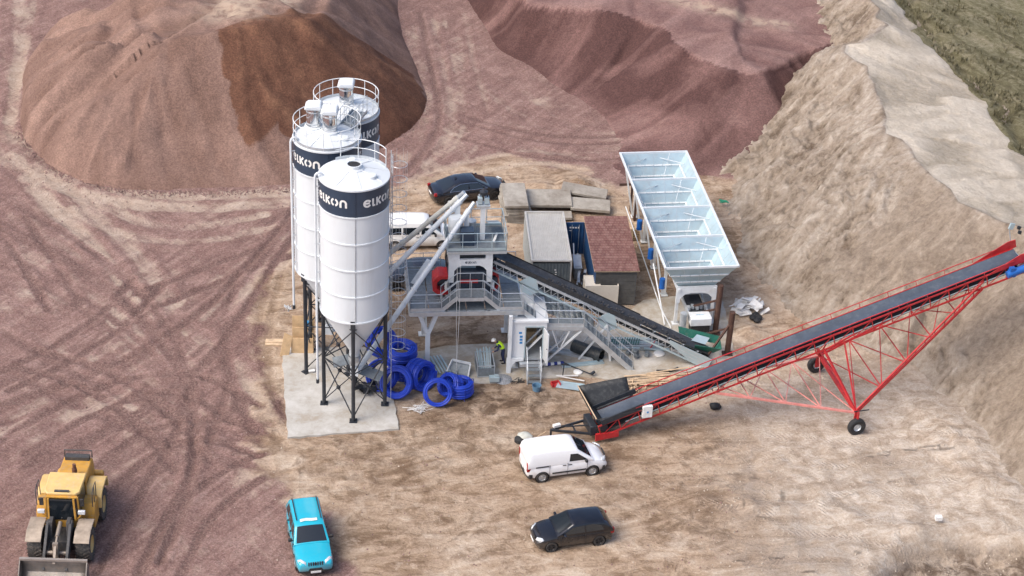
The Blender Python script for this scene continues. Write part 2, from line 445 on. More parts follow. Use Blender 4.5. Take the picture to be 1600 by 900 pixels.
for (px, py, r_, a_) in ((760, 625, 2.2, .9), (820, 632, 1.8, .9), (690, 690, 1.6, .6), (700, 650, 1.4, .6), (880, 622, 1.2, .5), (1110, 700, 1.6, .5), (640, 720, 2.2, .45), (560, 740, 2.2, .4), (1390, 730, 1.0, .5),
                         (1080, 820, 1.6, .5), (430, 600, 1.2, .4), (420, 650, 1.3, .5), (740, 830, 2.6, .3), (940, 680, 1.6, .5), (1480, 870, 1.6, .6), (720, 525, 2.0, .3), (560, 420, 2.0, .2), (600, 700, 2.4, .5), (760, 690, 2.2, .5), (850, 650, 1.4, .7), (960, 770, 1.8, .4), (1130, 760, 1.8, .4), (520, 690, 1.6, .5), (1000, 640, 1.2, .4), (1250, 870, 2.0, .4)):
    c = at(px, py); d2 = (X - c.x) ** 2 * 0.5 + (Y - c.y) ** 2
    stain = np.maximum(stain, a_ * np.exp(-d2 / r_ ** 2))
stain = np.maximum(stain, soft(X, Y, PIT, 0.5) * 0.9)
pale = sstep(X + warp * 0.6, 9, 16) * sstep(-Y, 2, 12)

# ---- ground material
def make_ground_mat():
    t = NT('yard_ground'); p = t.pos()
    g = t.attr('gravel'); trk = t.attr('track'); st = t.attr('stain'); pl = t.attr('pale')
    # sandy soil
    big = t.noise(p, 0.22, 6, 0.6, 0.6); mid = t.noise(p, 1.1, 7, 0.65, 0.5); fine = t.noise(p, 6.5, 9, 0.78)
    streak = t.noise(t.pos((0.42, 1.1, 1), rad(14)), 0.8, 8, 0.68, 1.8)
    sand = t.ramp(t.math('ADD', t.math('MULTIPLY', big, 0.5), t.math('MULTIPLY', streak, 0.5)),
                  [(0.41, SAND_D), (0.475, SAND_M), (0.54, SAND_L), (0.61, SAND_XL)])
    sand = t.mix(t.math('MULTIPLY', t.step(mid, 0.50, 0.66), 0.6), sand, SAND_D2)
    sand = t.mix(t.math('MULTIPLY', t.step(t.noise(p, 0.75, 7, 0.7, 1.0), 0.54, 0.66), 0.55), sand, SAND_XL)
    psand = t.ramp(t.math('ADD', t.math('MULTIPLY', mid, 0.6), t.math('MULTIPLY', streak, 0.4)), [(0.40, PALE_D), (0.5, PALE_M), (0.60, PALE_L)])
    sand = t.mix(pl, sand, psand)
    sand = t.mix(t.math('MULTIPLY', st, t.step(mid, 0.35, 0.6)), sand, STAIN)
    sand = t.mix(t.math('MULTIPLY', t.step(t.math('MULTIPLY', trk, -1.0), 0.05, 0.6), 0.55), sand, SAND_D2)
    sand = t.mix(t.math('MULTIPLY', t.step(trk, 0.05, 0.6), 0.5), sand, SAND_XL)
    # purple crushed stone, laid thin over the sand
    a1 = t.noise(t.pos((0.14, 1.3, 1), rad(58)), 0.8, 7, 0.66, 1.6); a2 = t.noise(t.pos((0.22, 0.9, 1), rad(-48)), 0.7, 7, 0.66, 2.0)
    gv = t.noise(p, 0.6, 6, 0.6, 0.4)
    grav = t.ramp(t.math('ADD', t.math('MULTIPLY', a1, 0.55), t.math('MULTIPLY', gv, 0.45)), [(0.40, GR_D), (0.5, GR_M), (0.60, GR_L)])
    grav = t.mix(t.math('MULTIPLY', t.step(t.math('MULTIPLY', trk, -1.0), 0.05, 0.6), 0.85), grav, GR_T)
    spk = t.new('ShaderNodeSeparateColor'); t.link(t.vor(p, 15.0), spk.inputs[0])
    grav = t.mix(0.38, grav, t.ramp(spk.outputs[0], [(0.0, GR_S0), (0.5, GR_M), (1.0, GR_S1)]), 'MIX')
    thin = t.math('ADD', t.math('MULTIPLY', a2, 0.32), t.math('ADD', t.math('MULTIPLY', a1, 0.16), t.math('MULTIPLY', t.noise(p, 0.16, 7, 0.66, 1.2), 0.52)))
    cover = t.math('ADD', t.math('MULTIPLY', t.math('SUBTRACT', 0.605, thin), 2.6), t.math('MULTIPLY', t.math('SUBTRACT', g, 1.0), 0.9))
    cover = t.step(t.math('SUBTRACT', cover, t.math('MULTIPLY', trk, 0.52)), -0.26, 0.22)
    cover = t.math('MULTIPLY', t.math('ADD', 0.16, t.math('MULTIPLY', cover, 0.84)), t.step(g, 0.03, 0.35))
    cover = t.math('MULTIPLY', cover, t.math('ADD', 0.62, t.math('MULTIPLY', fine, 0.6)), 0, True)
    drysand = t.mix(t.step(g, 0.5, 1.0), sand, t.ramp(mid, [(0.3, DRY_D), (0.7, DRY_L)]))
    c = t.mix(cover, drysand, grav)
    # grains and little stones
    c = t.mix(0.6, c, t.ramp(fine, [(0.3, (0.15, 0.15, 0.15)), (0.7, (0.88, 0.88, 0.88))]), 'SOFT_LIGHT')
    stones = t.step(t.noise(p, 5.0, 2, 0.5), 0.70, 0.78)
    c = t.mix(t.math('MULTIPLY', stones, 0.35), c, (0.55, 0.50, 0.44))
    t.color(c); t.b.inputs['Roughness'].default_value = 0.95; t.b.inputs['Specular IOR Level'].default_value = 0.15
    # relief: clods, plus the cleats the tyres pressed in
    s_ = t.attr('track_s'); d_ = t.attr('track_d'); cl_ = t.attr('cleat')
    ph = t.math('SINE', t.math('ADD', t.math('MULTIPLY', s_, 24.0), t.math('MULTIPLY', t.math('ABSOLUTE', d_), 22.0)))
    hgt = t.math('ADD', t.math('ADD', t.math('MULTIPLY', mid, 1.4), t.math('MULTIPLY', fine, 0.6)), t.math('MULTIPLY', t.math('MULTIPLY', ph, t.math('MULTIPLY', cl_, t.step(mid, 0.38, 0.6))), 0.19))
    hgt = t.math('ADD', hgt, t.math('MULTIPLY', streak, 0.8))
    t.bump(hgt, 0.9, 0.12)
    return t.m
SAND_D = (0.20, 0.135, 0.087); SAND_M = (0.325, 0.236, 0.163); SAND_L = (0.41, 0.312, 0.226); SAND_XL = (0.50, 0.405, 0.312); SAND_D2 = (0.165, 0.105, 0.065)
PALE_D = (0.30, 0.235, 0.175); PALE_M = (0.42, 0.35, 0.28); PALE_L = (0.52, 0.455, 0.385); STAIN = (0.085, 0.055, 0.036)
GR_T = (0.085, 0.046, 0.041); GR_D = (0.125, 0.068, 0.060); GR_M = (0.195, 0.112, 0.098); GR_L = (0.285, 0.185, 0.16); GR_S0 = (0.08, 0.045, 0.04); GR_S1 = (0.38, 0.26, 0.23)
DRY_D = (0.33, 0.25, 0.19); DRY_L = (0.47, 0.385, 0.31)
ground_mat = make_ground_mat()
struct(grid_mesh('ground', xs, ys, Z, ground_mat, dict(gravel=gravel, track=tr, track_s=ts, track_d=td, cleat=cl, stain=stain, pale=pale)))

# ---- heaps: height runs in proportion between the foot line and the crest line
def heap(X, Y, foot, crest, power=1.0):
    ins = inside(X, Y, foot); db = seg_dist(X, Y, foot, True)
    dc, _, _, hc = seg_dist(X, Y, crest, False, True)
    return np.where(ins, hc * (db / (db + dc + 1e-9)) ** power, -0.35), hc
def surf(px, py, hf, z0=12.0):
    """first point of a height function that the line through a pixel meets"""
    z = z0
    while z > -0.2:
        p = at(px, py, z)
        if hf(np.array([p.x]), np.array([p.y]))[0] >= z: return (p.x, p.y)
        z -= 0.05
    p = at(px, py, 0); return (p.x, p.y)
def blur(h, n):
    for _ in range(n):
        q = np.pad(h, 1, mode='edge'); h = (q[1:-1, 1:-1] * 4 + q[:-2, 1:-1] * 2 + q[2:, 1:-1] * 2 + q[1:-1, :-2] * 2 + q[1:-1, 2:] * 2 + q[:-2, :-2] + q[2:, 2:] + q[:-2, 2:] + q[2:, :-2]) / 16
    return h
def pile_mat(name, cols, dark=None, grain=13.0, flow=None):
    t = NT(name); p = t.pos()
    n = t.noise(p, 0.35, 6, 0.6, 0.5); f = t.noise(p, 10.0, 4, 0.75); w = t.noise(p, 1.3, 6, 0.6, 0.5)
    fl = t.attr('flow')
    c = t.ramp(t.math('ADD', t.math('MULTIPLY', n, 0.45), t.math('MULTIPLY', fl, 0.55)), [(0.3, cols[0]), (0.5, cols[1]), (0.72, cols[2])])
    if dark:
        dk = t.attr('fresh'); c2 = t.ramp(t.math('ADD', t.math('MULTIPLY', w, 0.5), t.math('MULTIPLY', fl, 0.5)), [(0.32, dark[0]), (0.55, dark[1]), (0.75, dark[2])])
        c = t.mix(t.step(t.math('ADD', dk, t.math('MULTIPLY', t.math('SUBTRACT', f, 0.5), 0.5)), 0.32, 0.68), c, c2)
    spk = t.new('ShaderNodeSeparateColor'); t.link(t.vor(p, grain), spk.inputs[0])
    c = t.mix(0.42, c, t.ramp(spk.outputs[0], [(0, (0.25, 0.25, 0.25)), (0.5, (0.5, 0.5, 0.5)), (1, (0.80, 0.78, 0.76))]), 'OVERLAY')
    sd = t.attr('sandy'); c = t.mix(t.math('MULTIPLY', sd, t.step(w, 0.3, 0.6)), c, (0.42, 0.33, 0.25))
    t.color(c); t.b.inputs['Roughness'].default_value = 0.95; t.b.inputs['Specular IOR Level'].default_value = 0.12
    t.bump(t.math('ADD', t.math('MULTIPLY', w, 0.8), t.math('ADD', t.math('MULTIPLY', f, 0.5), spk.outputs[0])), 0.8, 0.06)
    return t.m
def flow_noise(X, Y, foot, seed):
    """streaks that run down the slope: noise laid along the foot line, stretched across it"""
    d, S, _, _ = seg_dist(X, Y, foot, True, True)
    return fbm(S * 0.7 + 0.25 * d, d * 0.10, 4, seed), S, d

# left stockpile
footL = gp((35, 190), (45, 222), (80, 258), (130, 285), (190, 296), (250, 298), (330, 296), (400, 294), (470, 288), (540, 262), (600, 232), (640, 205), (664, 180), (670, 155), (655, 110), (632, 60), (622, 10)) + [(-10.2, 52), (-11, 75), (-31, 75), (-30, 48), (-31.3, 39.8), (-34.8, 33.3), (-35.9, 27.4)]
crestL = [(-27, 60, 5.5), (-28.5, 38, 4.6), (-28.5, 30, 5.0), (-27.2, 24.5, 5.2), (-25.3, 21.4, 5.6), (-24.6, 20.2, 6.3), (-22.5, 20.2, 6.9), (-20.6, 20.3, 7.0), (-18.2, 21.6, 7.0), (-16.1, 23.6, 7.05), (-15.0, 23.6, 6.9), (-14.2, 25.5, 6.3), (-14.2, 31, 5.3), (-14.5, 40, 5.0), (-15, 60, 5.0)]
platL = crestL
def hL(X, Y):
    h, hc = heap(X, Y, footL, crestL)
    ins = inside(X, Y, [(p[0], p[1]) for p in platL])
    top = hc - 0.25 - 0.03 * np.minimum(seg_dist(X, Y, crestL), 8)
    road = np.exp(-((X + 20.5 + 0.05 * (Y - 25)) / 2.6) ** 2)
    top = np.where(ins, np.maximum(top, 5.4) + 0.4 * (1 - road) * fbm(X * 0.5, Y * 0.5, 3, 66), 0)
    w_ = sstep(seg_dist(X, Y, crestL), 0.0, 1.8)
    h = np.where(ins, h * (1 - w_) + top * w_, h)
    for (cx, cy, ch_, sl_) in ((-24.7, 19.7, 6.4, .66), (-28.4, 21.0, 5.3, .64), (-29.8, 26.2, 4.6, .64), (-31.8, 30.5, 3.4, .62), (-31.0, 20.2, 3.4, .62)):     # separate tips that ran together
        h = np.where(h > -0.3, np.maximum(h, ch_ - sl_ * np.hypot(X - cx, Y - cy)), h)
    return h
xsL = np.arange(-37, -5.5, 0.18); ysL = np.arange(9.5, 75.01, 0.22)
XL, YL = np.meshgrid(xsL, ysL)
flL, SL, dL = flow_noise(XL, YL, footL, 5)
hl = hL(XL, YL)
hl = blur(hl, 2)
left_flank = sstep(-XL, 23, 27)
edge = np.clip(dL / 1.5, 0, 1)
hl = hl + np.where(hl > 0.05, ((flL - 0.5) * 1.0 * (0.3 + 0.9 * left_flank) + (fbm(SL * 0.32, dL * 0.05, 3, 15) - 0.5) * 2.6 * left_flank + (fbm(XL * 0.22, YL * 0.22, 3, 6) - 0.5) * 1.2 + (fbm(XL * 1.5, YL * 1.5, 3, 4) - 0.5) * 0.2) * edge, 0)
_hLf = lambda x, y: hL(x, y)
freshL = [surf(*q, _hLf) for q in ((340, 47), (352, 100), (372, 165), (386, 212), (400, 226), (414, 204), (436, 188), (455, 215), (458, 250), (470, 300), (560, 268), (600, 240), (650, 208), (676, 160), (640, 112), (590, 78), (540, 48), (480, 22), (455, 18), (400, 34))]
_w = fbm(XL * 0.9, YL * 0.9, 3, 23) - 0.5
fr = soft(XL + _w * 1.3, YL + _w * 0.9, freshL, 0.55)
roadL = np.exp(-((XL + 20.2) / 2.2) ** 2) * sstep(YL, 21.5, 24) * 0.9 + 0.8 * np.exp(-((XL + 17.0) / 0.9) ** 2) * sstep(YL, 25, 27)
pileL = grid_mesh('gravel_pile', xsL, ysL, hl, pile_mat('brown_gravel', [(0.15, 0.092, 0.072), (0.20, 0.127, 0.102), (0.275, 0.18, 0.143)],
                  [(0.100, 0.048, 0.032), (0.142, 0.071, 0.046), (0.215, 0.112, 0.068)]), dict(flow=flL, fresh=fr, sandy=roadL), mask=hl > -0.3)
tag(pileL, 'tall reddish brown gravel heap with a dark wet face behind the silos', 'gravel pile')

# right stockpile, scooped out by the loader
footR = [(-6.9, 50), (-3.4, 40), (-1.9, 34.5), (0.4, 32), (2.4, 28.6), (4.0, 26.8), (5.8, 23.8), (6.8, 20), (6.0, 16.5), (7.2, 14.6), (9.6, 14.8), (12.6, 15.4), (17, 15), (26, 22), (27, 34), (26, 75), (-8, 75)]
crestR = [(-2.5, 60, 3.2), (-1.6, 42, 3.0), (0.2, 36.2, 3.3), (2.4, 35.0, 3.7), (5.2, 33.9, 4.0), (8.5, 32.3, 4.2), (10.6, 29.9, 4.2), (10.8, 28.2, 4.0), (12.6, 26.2, 3.9), (13.8, 25.0, 3.9), (16.1, 24.2, 3.8), (18.2, 26.0, 3.8), (19.8, 28.4, 3.7), (24, 31.5, 3.5)]
platR = crestR + [(24, 60, 3), (24, 75, 3), (-1, 75, 2.4)]
def hR(X, Y):
    h, hc = heap(X, Y, footR, crestR, 1.55)
    ins = inside(X, Y, platR)
    return np.where(ins, hc + 0.04 * np.minimum(seg_dist(X, Y, crestR), 10), h)
xsR = np.arange(-8, 27.01, 0.18); ysR = np.arange(14, 75.01, 0.22); XR, YR = np.meshgrid(xsR, ysR)
flR, SR, dR = flow_noise(XR, YR, [p[:2] for p in crestR], 25)
hr = blur(hR(XR, YR), 4); inR = inside(XR, YR, platR)
hr += np.where(hr > 0, ((fbm(SR * 0.32, dR * 0.06, 3, 8) - 0.5) * 1.5 * np.where(inR, 0.25, 1) * np.clip(hr / 1.2, 0, 1) + (flR - 0.5) * 0.35 * np.clip(hr, 0, 1) + (fbm(XR * 1.2, YR * 1.2, 3, 14) - 0.5) * 0.16), 0)
sandyR = 0.75 * np.exp(-(seg_dist(XR, YR, [(8.5, 37.5), (14, 34), (19, 33)]) / 0.8) ** 2)
pileR = grid_mesh('gravel_pile', xsR, ysR, hr, pile_mat('purple_gravel', [(0.082, 0.044, 0.040), (0.165, 0.096, 0.086), (0.28, 0.18, 0.158)]),
                  dict(flow=flR * np.where(inR, 0.6, 1) + np.where(inR, 0.35, 0) - 0.36 * np.exp(-((dR - 1.5) / 4.2) ** 2) * (~inR) * (0.35 + 1.1 * fbm(SR * 0.22, dR * 0.1, 3, 88)), sandy=sandyR), mask=hr > -0.3)
tag(pileR, 'low purple grey gravel heap with a scooped face, left of the sand ridge', 'gravel pile')

# sand ridge
footS = [(12, 110), (15, 75), (16.6, 50), (17, 40), (16.6, 32), (15.6, 27), (15.2, 22), (12.6, 17.2), (13.2, 13.6), (13.5, 9), (13.9, 5.1), (14.9, 1.8), (17, -2), (20, -4.8), (23, -7.3), (24.9, -11), (26.1, -14.6), (27.2, -19), (28.8, -25), (33, -40)]
crestS = [(24, 110, 6), (25, 60, 6), (25.4, 40, 6), (25.3, 33.3, 6), (25.9, 29, 6), (24.3, 26.5, 6), (22.4, 25.2, 6), (22.6, 22.5, 6), (23.3, 20.2, 6.05), (23.6, 16, 6.1), (23.2, 11, 6.1), (24.6, 9.3, 6), (25.4, 5.5, 6), (26.4, 2.4, 6), (27.6, 1.4, 6), (28.6, .2, 6), (30.2, -1, 6.2), (32, -6, 6.3), (34, -15, 6), (39, -40, 5.5)]
edgeG = [(28, 110, 4), (28, 60, 4), (28.1, 45, 4), (28.2, 38.4, 4), (29.1, 31.9, 4), (30, 28.6, 4), (31.6, 21.9, 4), (32.2, 17.4, 4), (33.1, 13.3, 4), (36.5, 4, 4), (41, -10, 4), (50, -40, 4)]
def ragged(pts, step, amp):
    out = []
    for a, b in zip(pts[:-1], pts[1:]):
        a, b = np.array(a, float), np.array(b, float); L_ = np.hypot(*(b - a)[:2]); k = max(1, int(L_ / step)) if L_ < 25 else 1; n_ = np.array([-(b - a)[1], (b - a)[0]]) / L_
        for j in range(k):
            q = a + (b - a) * j / k
            if j: q[:2] += n_ * random.gauss(0, amp)
            out.append(tuple(q))
    return out + [tuple(pts[-1])]
crestS = ragged(crestS, 1.1, 0.30); edgeG = ragged(edgeG, 0.9, 0.22); footS = ragged([(*p, 0) for p in footS], 1.0, 0.22); footS = [p[:2] for p in footS]
xsS = np.arange(11.5, 52, 0.16); ysS = np.concatenate([np.arange(-30, 50, 0.16), np.arange(50, 110.1, 1.2)])
XS, YS = np.meshgrid(xsS, ysS)
front = inside(XS, YS, [p[:2] for p in footS] + [p[:2] for p in crestS[::-1]])
back = inside(XS, YS, [p[:2] for p in crestS] + [p[:2] for p in edgeG[::-1]])
dF, SF, _, _ = seg_dist(XS, YS, footS, False, True); dC, SC, _, hC = seg_dist(XS, YS, crestS, False, True); dG = seg_dist(XS, YS, edgeG)
r_ = dF / (dF + dC + 1e-9); b_ = dC / (dC + dG + 1e-9)
# slope-wise coordinates: s along the ridge, q up the slope
along = XS * 0.52 - YS * 0.854; up = XS * 0.854 + YS * 0.52
wx = (fbm(XS * 0.35, YS * 0.35, 3, 91) - 0.5) * 3.0
skew = along + 0.35 * up + wx
rill = fbm(skew * 1.1, up * 0.22, 4, 12, 0.55); ridged = 1 - np.abs(2 * fbm(skew * 0.75 + 4, up * 0.16, 3, 33) - 1)
gul = fbm(skew * 0.30, up * 0.07, 3, 19)
_fr = [p[:2] for p in footS] + [p[:2] for p in crestS[::-1]]
def hSf(x, y):
    a = seg_dist(x, y, footS); b = seg_dist(x, y, crestS); return np.where(inside(x, y, _fr), 6 * a / (a + b), -1)
smooth_fan = np.maximum(soft(XS, YS, [surf(*q, hSf, 6.5) for q in ((1270, 410), (1330, 395), (1400, 330), (1440, 270), (1500, 330), (1560, 360), (1600, 372), (1640, 560), (1590, 640), (1500, 560), (1440, 470), (1350, 470))], 1.0),
                        soft(XS, YS, gp((1530, 600), (1600, 560), (1660, 640), (1640, 780), (1560, 735)), 0.8))
env = np.clip(r_ * (1 - r_) * 5, 0, 1) ** 0.7
hS = np.where(front, hC * (r_ ** 1.08 - 0.055 * np.exp(-(r_ / 0.16) ** 2) * np.minimum(1, r_ * 18)), np.where(back, hC - (hC - 3.85) * b_, np.where(XS > 28, 3.4, -0.4)))
rough_f = (1 - 0.75 * smooth_fan)
terr = fbm(skew * 0.5 + 9, up * 0.9, 4, 61); ledge = np.abs((terr * 9) % 1.0 - 0.5) * 2          # broken crusts and little scarps
crk = 1 - np.abs(2 * fbm(skew * 1.6, up * 0.55, 4, 47, 0.6) - 1)
hS += np.where(front, env * ((rill - 0.5) * 0.85 * rough_f + (ridged - 0.6) * 0.55 * rough_f + (gul - 0.5) * 1.9 + (fbm(skew * 1.5, up * 0.8, 4, 71, 0.62) - 0.5) * 0.34 * rough_f + ((ledge - .5) * 0.24 - np.clip(crk - 0.88, 0, 1) * 2.0) * rough_f), 0)
wave = (fbm(SC * 0.42 + 0.3 * dC, dC * 0.13, 3, 44) - 0.5)
hS += np.where(back, np.clip(dC / 0.8, 0, 1) * np.clip(dG / 1.0, 0, 1) * (wave * 0.55 + (fbm(XS * 1.1, YS * 1.1, 4, 13, 0.6) - 0.5) * 0.22), 0)
def sand_mat():
    t = NT('ridge_sand'); p = t.pos()
    pale_ = t.attr('crest'); fan = t.attr('fan'); rl = t.attr('rill')
    mid = t.noise(p, 1.2, 7, 0.65, 0.5); fine = t.noise(p, 3.2, 11, 0.8); big = t.noise(p, 0.25, 5, 0.6, 0.4)
    st = t.noise(t.pos((0.5, 1.5, 1), rad(40)), 1.0, 9, 0.70, 0.9)
    face = t.ramp(t.math('ADD', t.math('MULTIPLY', mid, 0.3), t.math('ADD', t.math('MULTIPLY', rl, 0.4), t.math('MULTIPLY', st, 0.3))), [(0.38, (0.175, 0.132, 0.097)), (0.45, (0.31, 0.25, 0.192)), (0.54, (0.415, 0.347, 0.28)), (0.63, (0.53, 0.458, 0.38))])
    face = t.mix(t.math('MULTIPLY', t.step(big, 0.5, 0.7), 0.4), face, (0.32, 0.238, 0.168))
    fanc = t.ramp(t.math('ADD', t.math('MULTIPLY', st, 0.7), t.math('MULTIPLY', mid, 0.3)), [(0.38, (0.235, 0.185, 0.14)), (0.52, (0.315, 0.252, 0.193)), (0.66, (0.42, 0.345, 0.27))])
    c = t.mix(fan, face, fanc)
    c = t.mix(t.math('MULTIPLY', t.attr('toe'), t.step(mid, 0.3, 0.55)), c, t.ramp(mid, [(0.34, PALE_D), (0.5, PALE_M), (0.66, PALE_L)]))
    cr = t.ramp(t.attr('wave'), [(0.32, (0.45, 0.385, 0.30)), (0.5, (0.56, 0.485, 0.385)), (0.65, (0.66, 0.58, 0.47))])
    cr = t.mix(t.math('MULTIPLY', t.step(t.noise(p, 2.6, 8, 0.72, 0.4), 0.5, 0.7), 0.3), cr, (0.40, 0.335, 0.25))
    c = t.mix(t.step(t.math('ADD', pale_, t.math('MULTIPLY', t.math('SUBTRACT', mid, 0.5), 0.3)), 0.35, 0.65), c, cr)
    c = t.mix(0.55, c, t.ramp(fine, [(0.32, (0.15, 0.15, 0.15)), (0.68, (0.88, 0.88, 0.88))]), 'SOFT_LIGHT')
    t.color(c); t.b.inputs['Roughness'].default_value = 0.95; t.b.inputs['Specular IOR Level'].default_value = 0.12
    hh = t.math('ADD', t.math('MULTIPLY', mid, t.math('SUBTRACT', 0.8, t.math('MULTIPLY', t.math('MAXIMUM', fan, pale_), 0.4))), t.math('ADD', t.math('MULTIPLY', fine, 1.1), t.math('MULTIPLY', st, t.math('SUBTRACT', 0.8, t.math('MULTIPLY', pale_, 0.6)))))
    t.bump(hh, 1.0, 0.22)
    return t.m
crestness = np.where(back, np.clip(dC / 0.35, 0, 1), 0.0)
ridge = grid_mesh('sand_ridge', xsS, ysS, hS, sand_mat(), dict(toe=np.clip(1 - r_ / 0.16, 0, 1) * front, crest=crestness, fan=smooth_fan, rill=np.clip(rill * 0.6 + 0.4 * (1 - crk) + 0.1, 0, 1), wave=wave + 0.5), mask=(front | back | (dF < 0.4) | (dG < 1.2)) & (hS > -0.45))
tag(ridge, 'high eroded sand ridge with a pale windblown crest on the right', 'sand ridge')

# grass field behind the ridge
xsG = np.concatenate([np.arange(26, 70, 0.35), [80, 100, 150, 250, 500, 900]]); ysG = np.concatenate([[-160, -90, -60], np.arange(-42, 75, 0.35), [90, 120, 200, 400, 900]])
XG, YG = np.meshgrid(xsG, ysG)
gpoly = [p[:2] for p in edgeG] + [(900, -200), (900, 1000), (28, 1000)]
gin = inside(XG, YG, gpoly); dg = seg_dist(XG, YG, edgeG)
hG = 3.95 - 0.05 * np.minimum(dg, 30) + (fbm(XG * 0.4, YG * 0.4, 4, 7) - 0.5) * 0.5 - 0.5 * np.exp(-((dg - 0.6 - 1.2 * fbm(YG * 0.5, XG * 0.1, 2, 3)) / 0.6) ** 2)
hG = np.where(gin | (dg < 0.5), hG, 2.0)
def grass_mat():
    t = NT('field_grass'); p = t.pos()
    a = t.noise(t.pos((0.25, 1.5, 1), rad(-60)), 0.8, 6, 0.65, 0.6); b = t.noise(p, 2.2, 8, 0.72, 0.4); f = t.noise(p, 14, 5, 0.8)
    c = t.ramp(t.math('ADD', t.math('MULTIPLY', a, 0.5), t.math('MULTIPLY', b, 0.5)), [(0.36, (0.115, 0.09, 0.06)), (0.45, (0.16, 0.145, 0.08)), (0.54, (0.25, 0.225, 0.14)), (0.66, (0.37, 0.325, 0.235))])
    c = t.mix(0.6, c, t.ramp(f, [(0.25, (0.15, 0.15, 0.15)), (0.75, (0.85, 0.85, 0.85))]), 'OVERLAY')
    t.color(c); t.b.inputs['Roughness'].default_value = 0.95; t.b.inputs['Specular IOR Level'].default_value = 0.1
    t.bump(t.math('ADD', b, t.math('MULTIPLY', f, 1.2)), 1.0, 0.15); return t.m
gm = grass_mat()
struct(grid_mesh('grass_field', xsG, ysG, hG, gm, mask=gin | (dg < 0.5)))
# dry grass tufts standing on the field where it can be seen
tv = []; tf = []
cand = rng.uniform([27, 8], [48, 62], (26000, 2))
kp = inside(cand[:, 0], cand[:, 1], gpoly) & (fbm(cand[:, 0] * 0.5, cand[:, 1] * 0.5, 3, 3) > 0.45)
cand = cand[kp][:5000]
_dd = seg_dist(cand[:, 0], cand[:, 1], edgeG)
for (x, y), d_ in zip(cand, _dd):
    z = 3.95 - 0.05 * min(d_, 30)
    for k in range(3):
        a = random.random() * 2 * PI; h = random.uniform(.12, .4); w = 0.05; dx, dy = math.cos(a), math.sin(a); b = len(tv)
        tv += [(x - dy * w, y + dx * w, z - .1), (x + dy * w, y - dx * w, z - .1), (x + dx * h * .6, y + dy * h * .6, z + h)]; tf.append((b, b + 1, b + 2))
me = bpy.data.meshes.new('grass_tufts'); me.from_pydata(tv, [], tf); me.materials.append(gm)
go = bpy.data.objects.new('grass_tufts', me); COL.objects.link(go); go['kind'] = 'stuff'; tag(go, 'dry grass and weeds growing on the field behind the sand ridge', 'grass')

# concrete
def concrete_mat(name, lo, hi, stain_):
    t = NT(name); p = t.pos(); a = t.noise(p, 0.5, 7, 0.65, 0.5); b = t.noise(p, 2.5, 7, 0.7, 0.3); f = t.noise(p, 20, 4, 0.7)
    c = t.ramp(t.math('ADD', t.math('MULTIPLY', a, 0.6), t.math('MULTIPLY', b, 0.4)), [(0.33, stain_), (0.46, lo), (0.62, hi)])
    c = t.mix(0.25, c, t.ramp(f, [(0.3, (0.3, 0.3, 0.3)), (0.7, (0.7, 0.7, 0.7))]), 'SOFT_LIGHT')
    t.color(c); t.b.inputs['Roughness'].default_value = 0.85; t.bump(t.math('ADD', b, f), 0.4, 0.015); return t.m
conc = concrete_mat('pad_concrete', (0.36, 0.34, 0.30), (0.47, 0.46, 0.43), (0.29, 0.24, 0.18))
conc2 = concrete_mat('dusty_concrete', (0.36, 0.32, 0.26), (0.50, 0.48, 0.44), (0.30, 0.235, 0.165))
def slab(name, poly, z0, z1, mt):
    b = MB(); n = len(poly); pts = []
    for i in range(n):                                  # break the straight edge up a little
        a = Vector(poly[i]); c = Vector(poly[(i + 1) % n]); k = max(2, int((c - a).length / 0.35))
        for j in range(k):
            q = a.lerp(c, j / k); w = 0.05 if j else 0.0
            pts.append((q.x + random.uniform(-w, w), q.y + random.uniform(-w, w)))
    b.prism(pts, z0, z1, 'z'); return struct(b.build(name, mt))
slab('concrete_pad', PAD1, -0.3, 0.10, conc)
slab('concrete_yard', PAD2, -0.3, 0.06, conc2)

# ------------------------------------------------------------------ shared finishes
WHITE = silo_white('white_paint', (0.62, 0.66, 0.685))
WHITE2 = mat('plant_white', (0.66, 0.69, 0.70), 0.42, 0, 0.06, 1.2, 0.35, (0.40, 0.36, 0.31))
NAVY = mat('band_navy', (0.028, 0.045, 0.075), 0.42, 0, 0.15, 1.5)
DARK = mat('dark_steel', (0.022, 0.027, 0.035), 0.5, 0.1, 0.25, 2.0, 0.25, (0.12, 0.10, 0.085))
GALV = mat('galvanised', (0.52, 0.56, 0.59), 0.42, 0.55, 0.14, 2.5, 0.25, (0.36, 0.34, 0.31))
GALV_L = mat('galvanised_sheet', (0.405, 0.515, 0.555), 0.42, 0.35, 0.12, 1.0, 0.4, (0.45, 0.42, 0.38))
GRATE = mat('grating_grey', (0.20, 0.23, 0.25), 0.6, 0.4, 0.2, 6.0, 0.3, (0.30, 0.26, 0.21))
CHROME = mat('polished_steel', (0.75, 0.75, 0.75), 0.12, 1.0, 0.05)
RED = mat('red_paint', (0.42, 0.018, 0.022), 0.45, 0, 0.22, 2.0, 0.5, (0.36, 0.10, 0.08))
BLACK = mat('black_rubber', (0.014, 0.015, 0.017), 0.7, 0, 0.3, 3.0, 0.3, (0.11, 0.095, 0.08))
BELT = mat('belt_rubber', (0.030, 0.033, 0.039), 0.5, 0, 0.25, 2.0, 0.45, (0.11, 0.115, 0.12))
BLUEM = mat('motor_blue', (0.012, 0.10, 0.36), 0.4, 0, 0.15, 3)
GREEN = mat('green_plastic', (0.012, 0.12, 0.085), 0.45, 0, 0.2, 3, 0.2)
RUST = mat('rusty_steel', (0.070, 0.036, 0.026), 0.8, 0.1, 0.35, 3.0, 0.4, (0.15, 0.07, 0.04), bump=0.01)
WOOD = mat('plywood', (0.52, 0.36, 0.20), 0.75, 0, 0.2, 2.5, 0.2, (0.62, 0.50, 0.36))
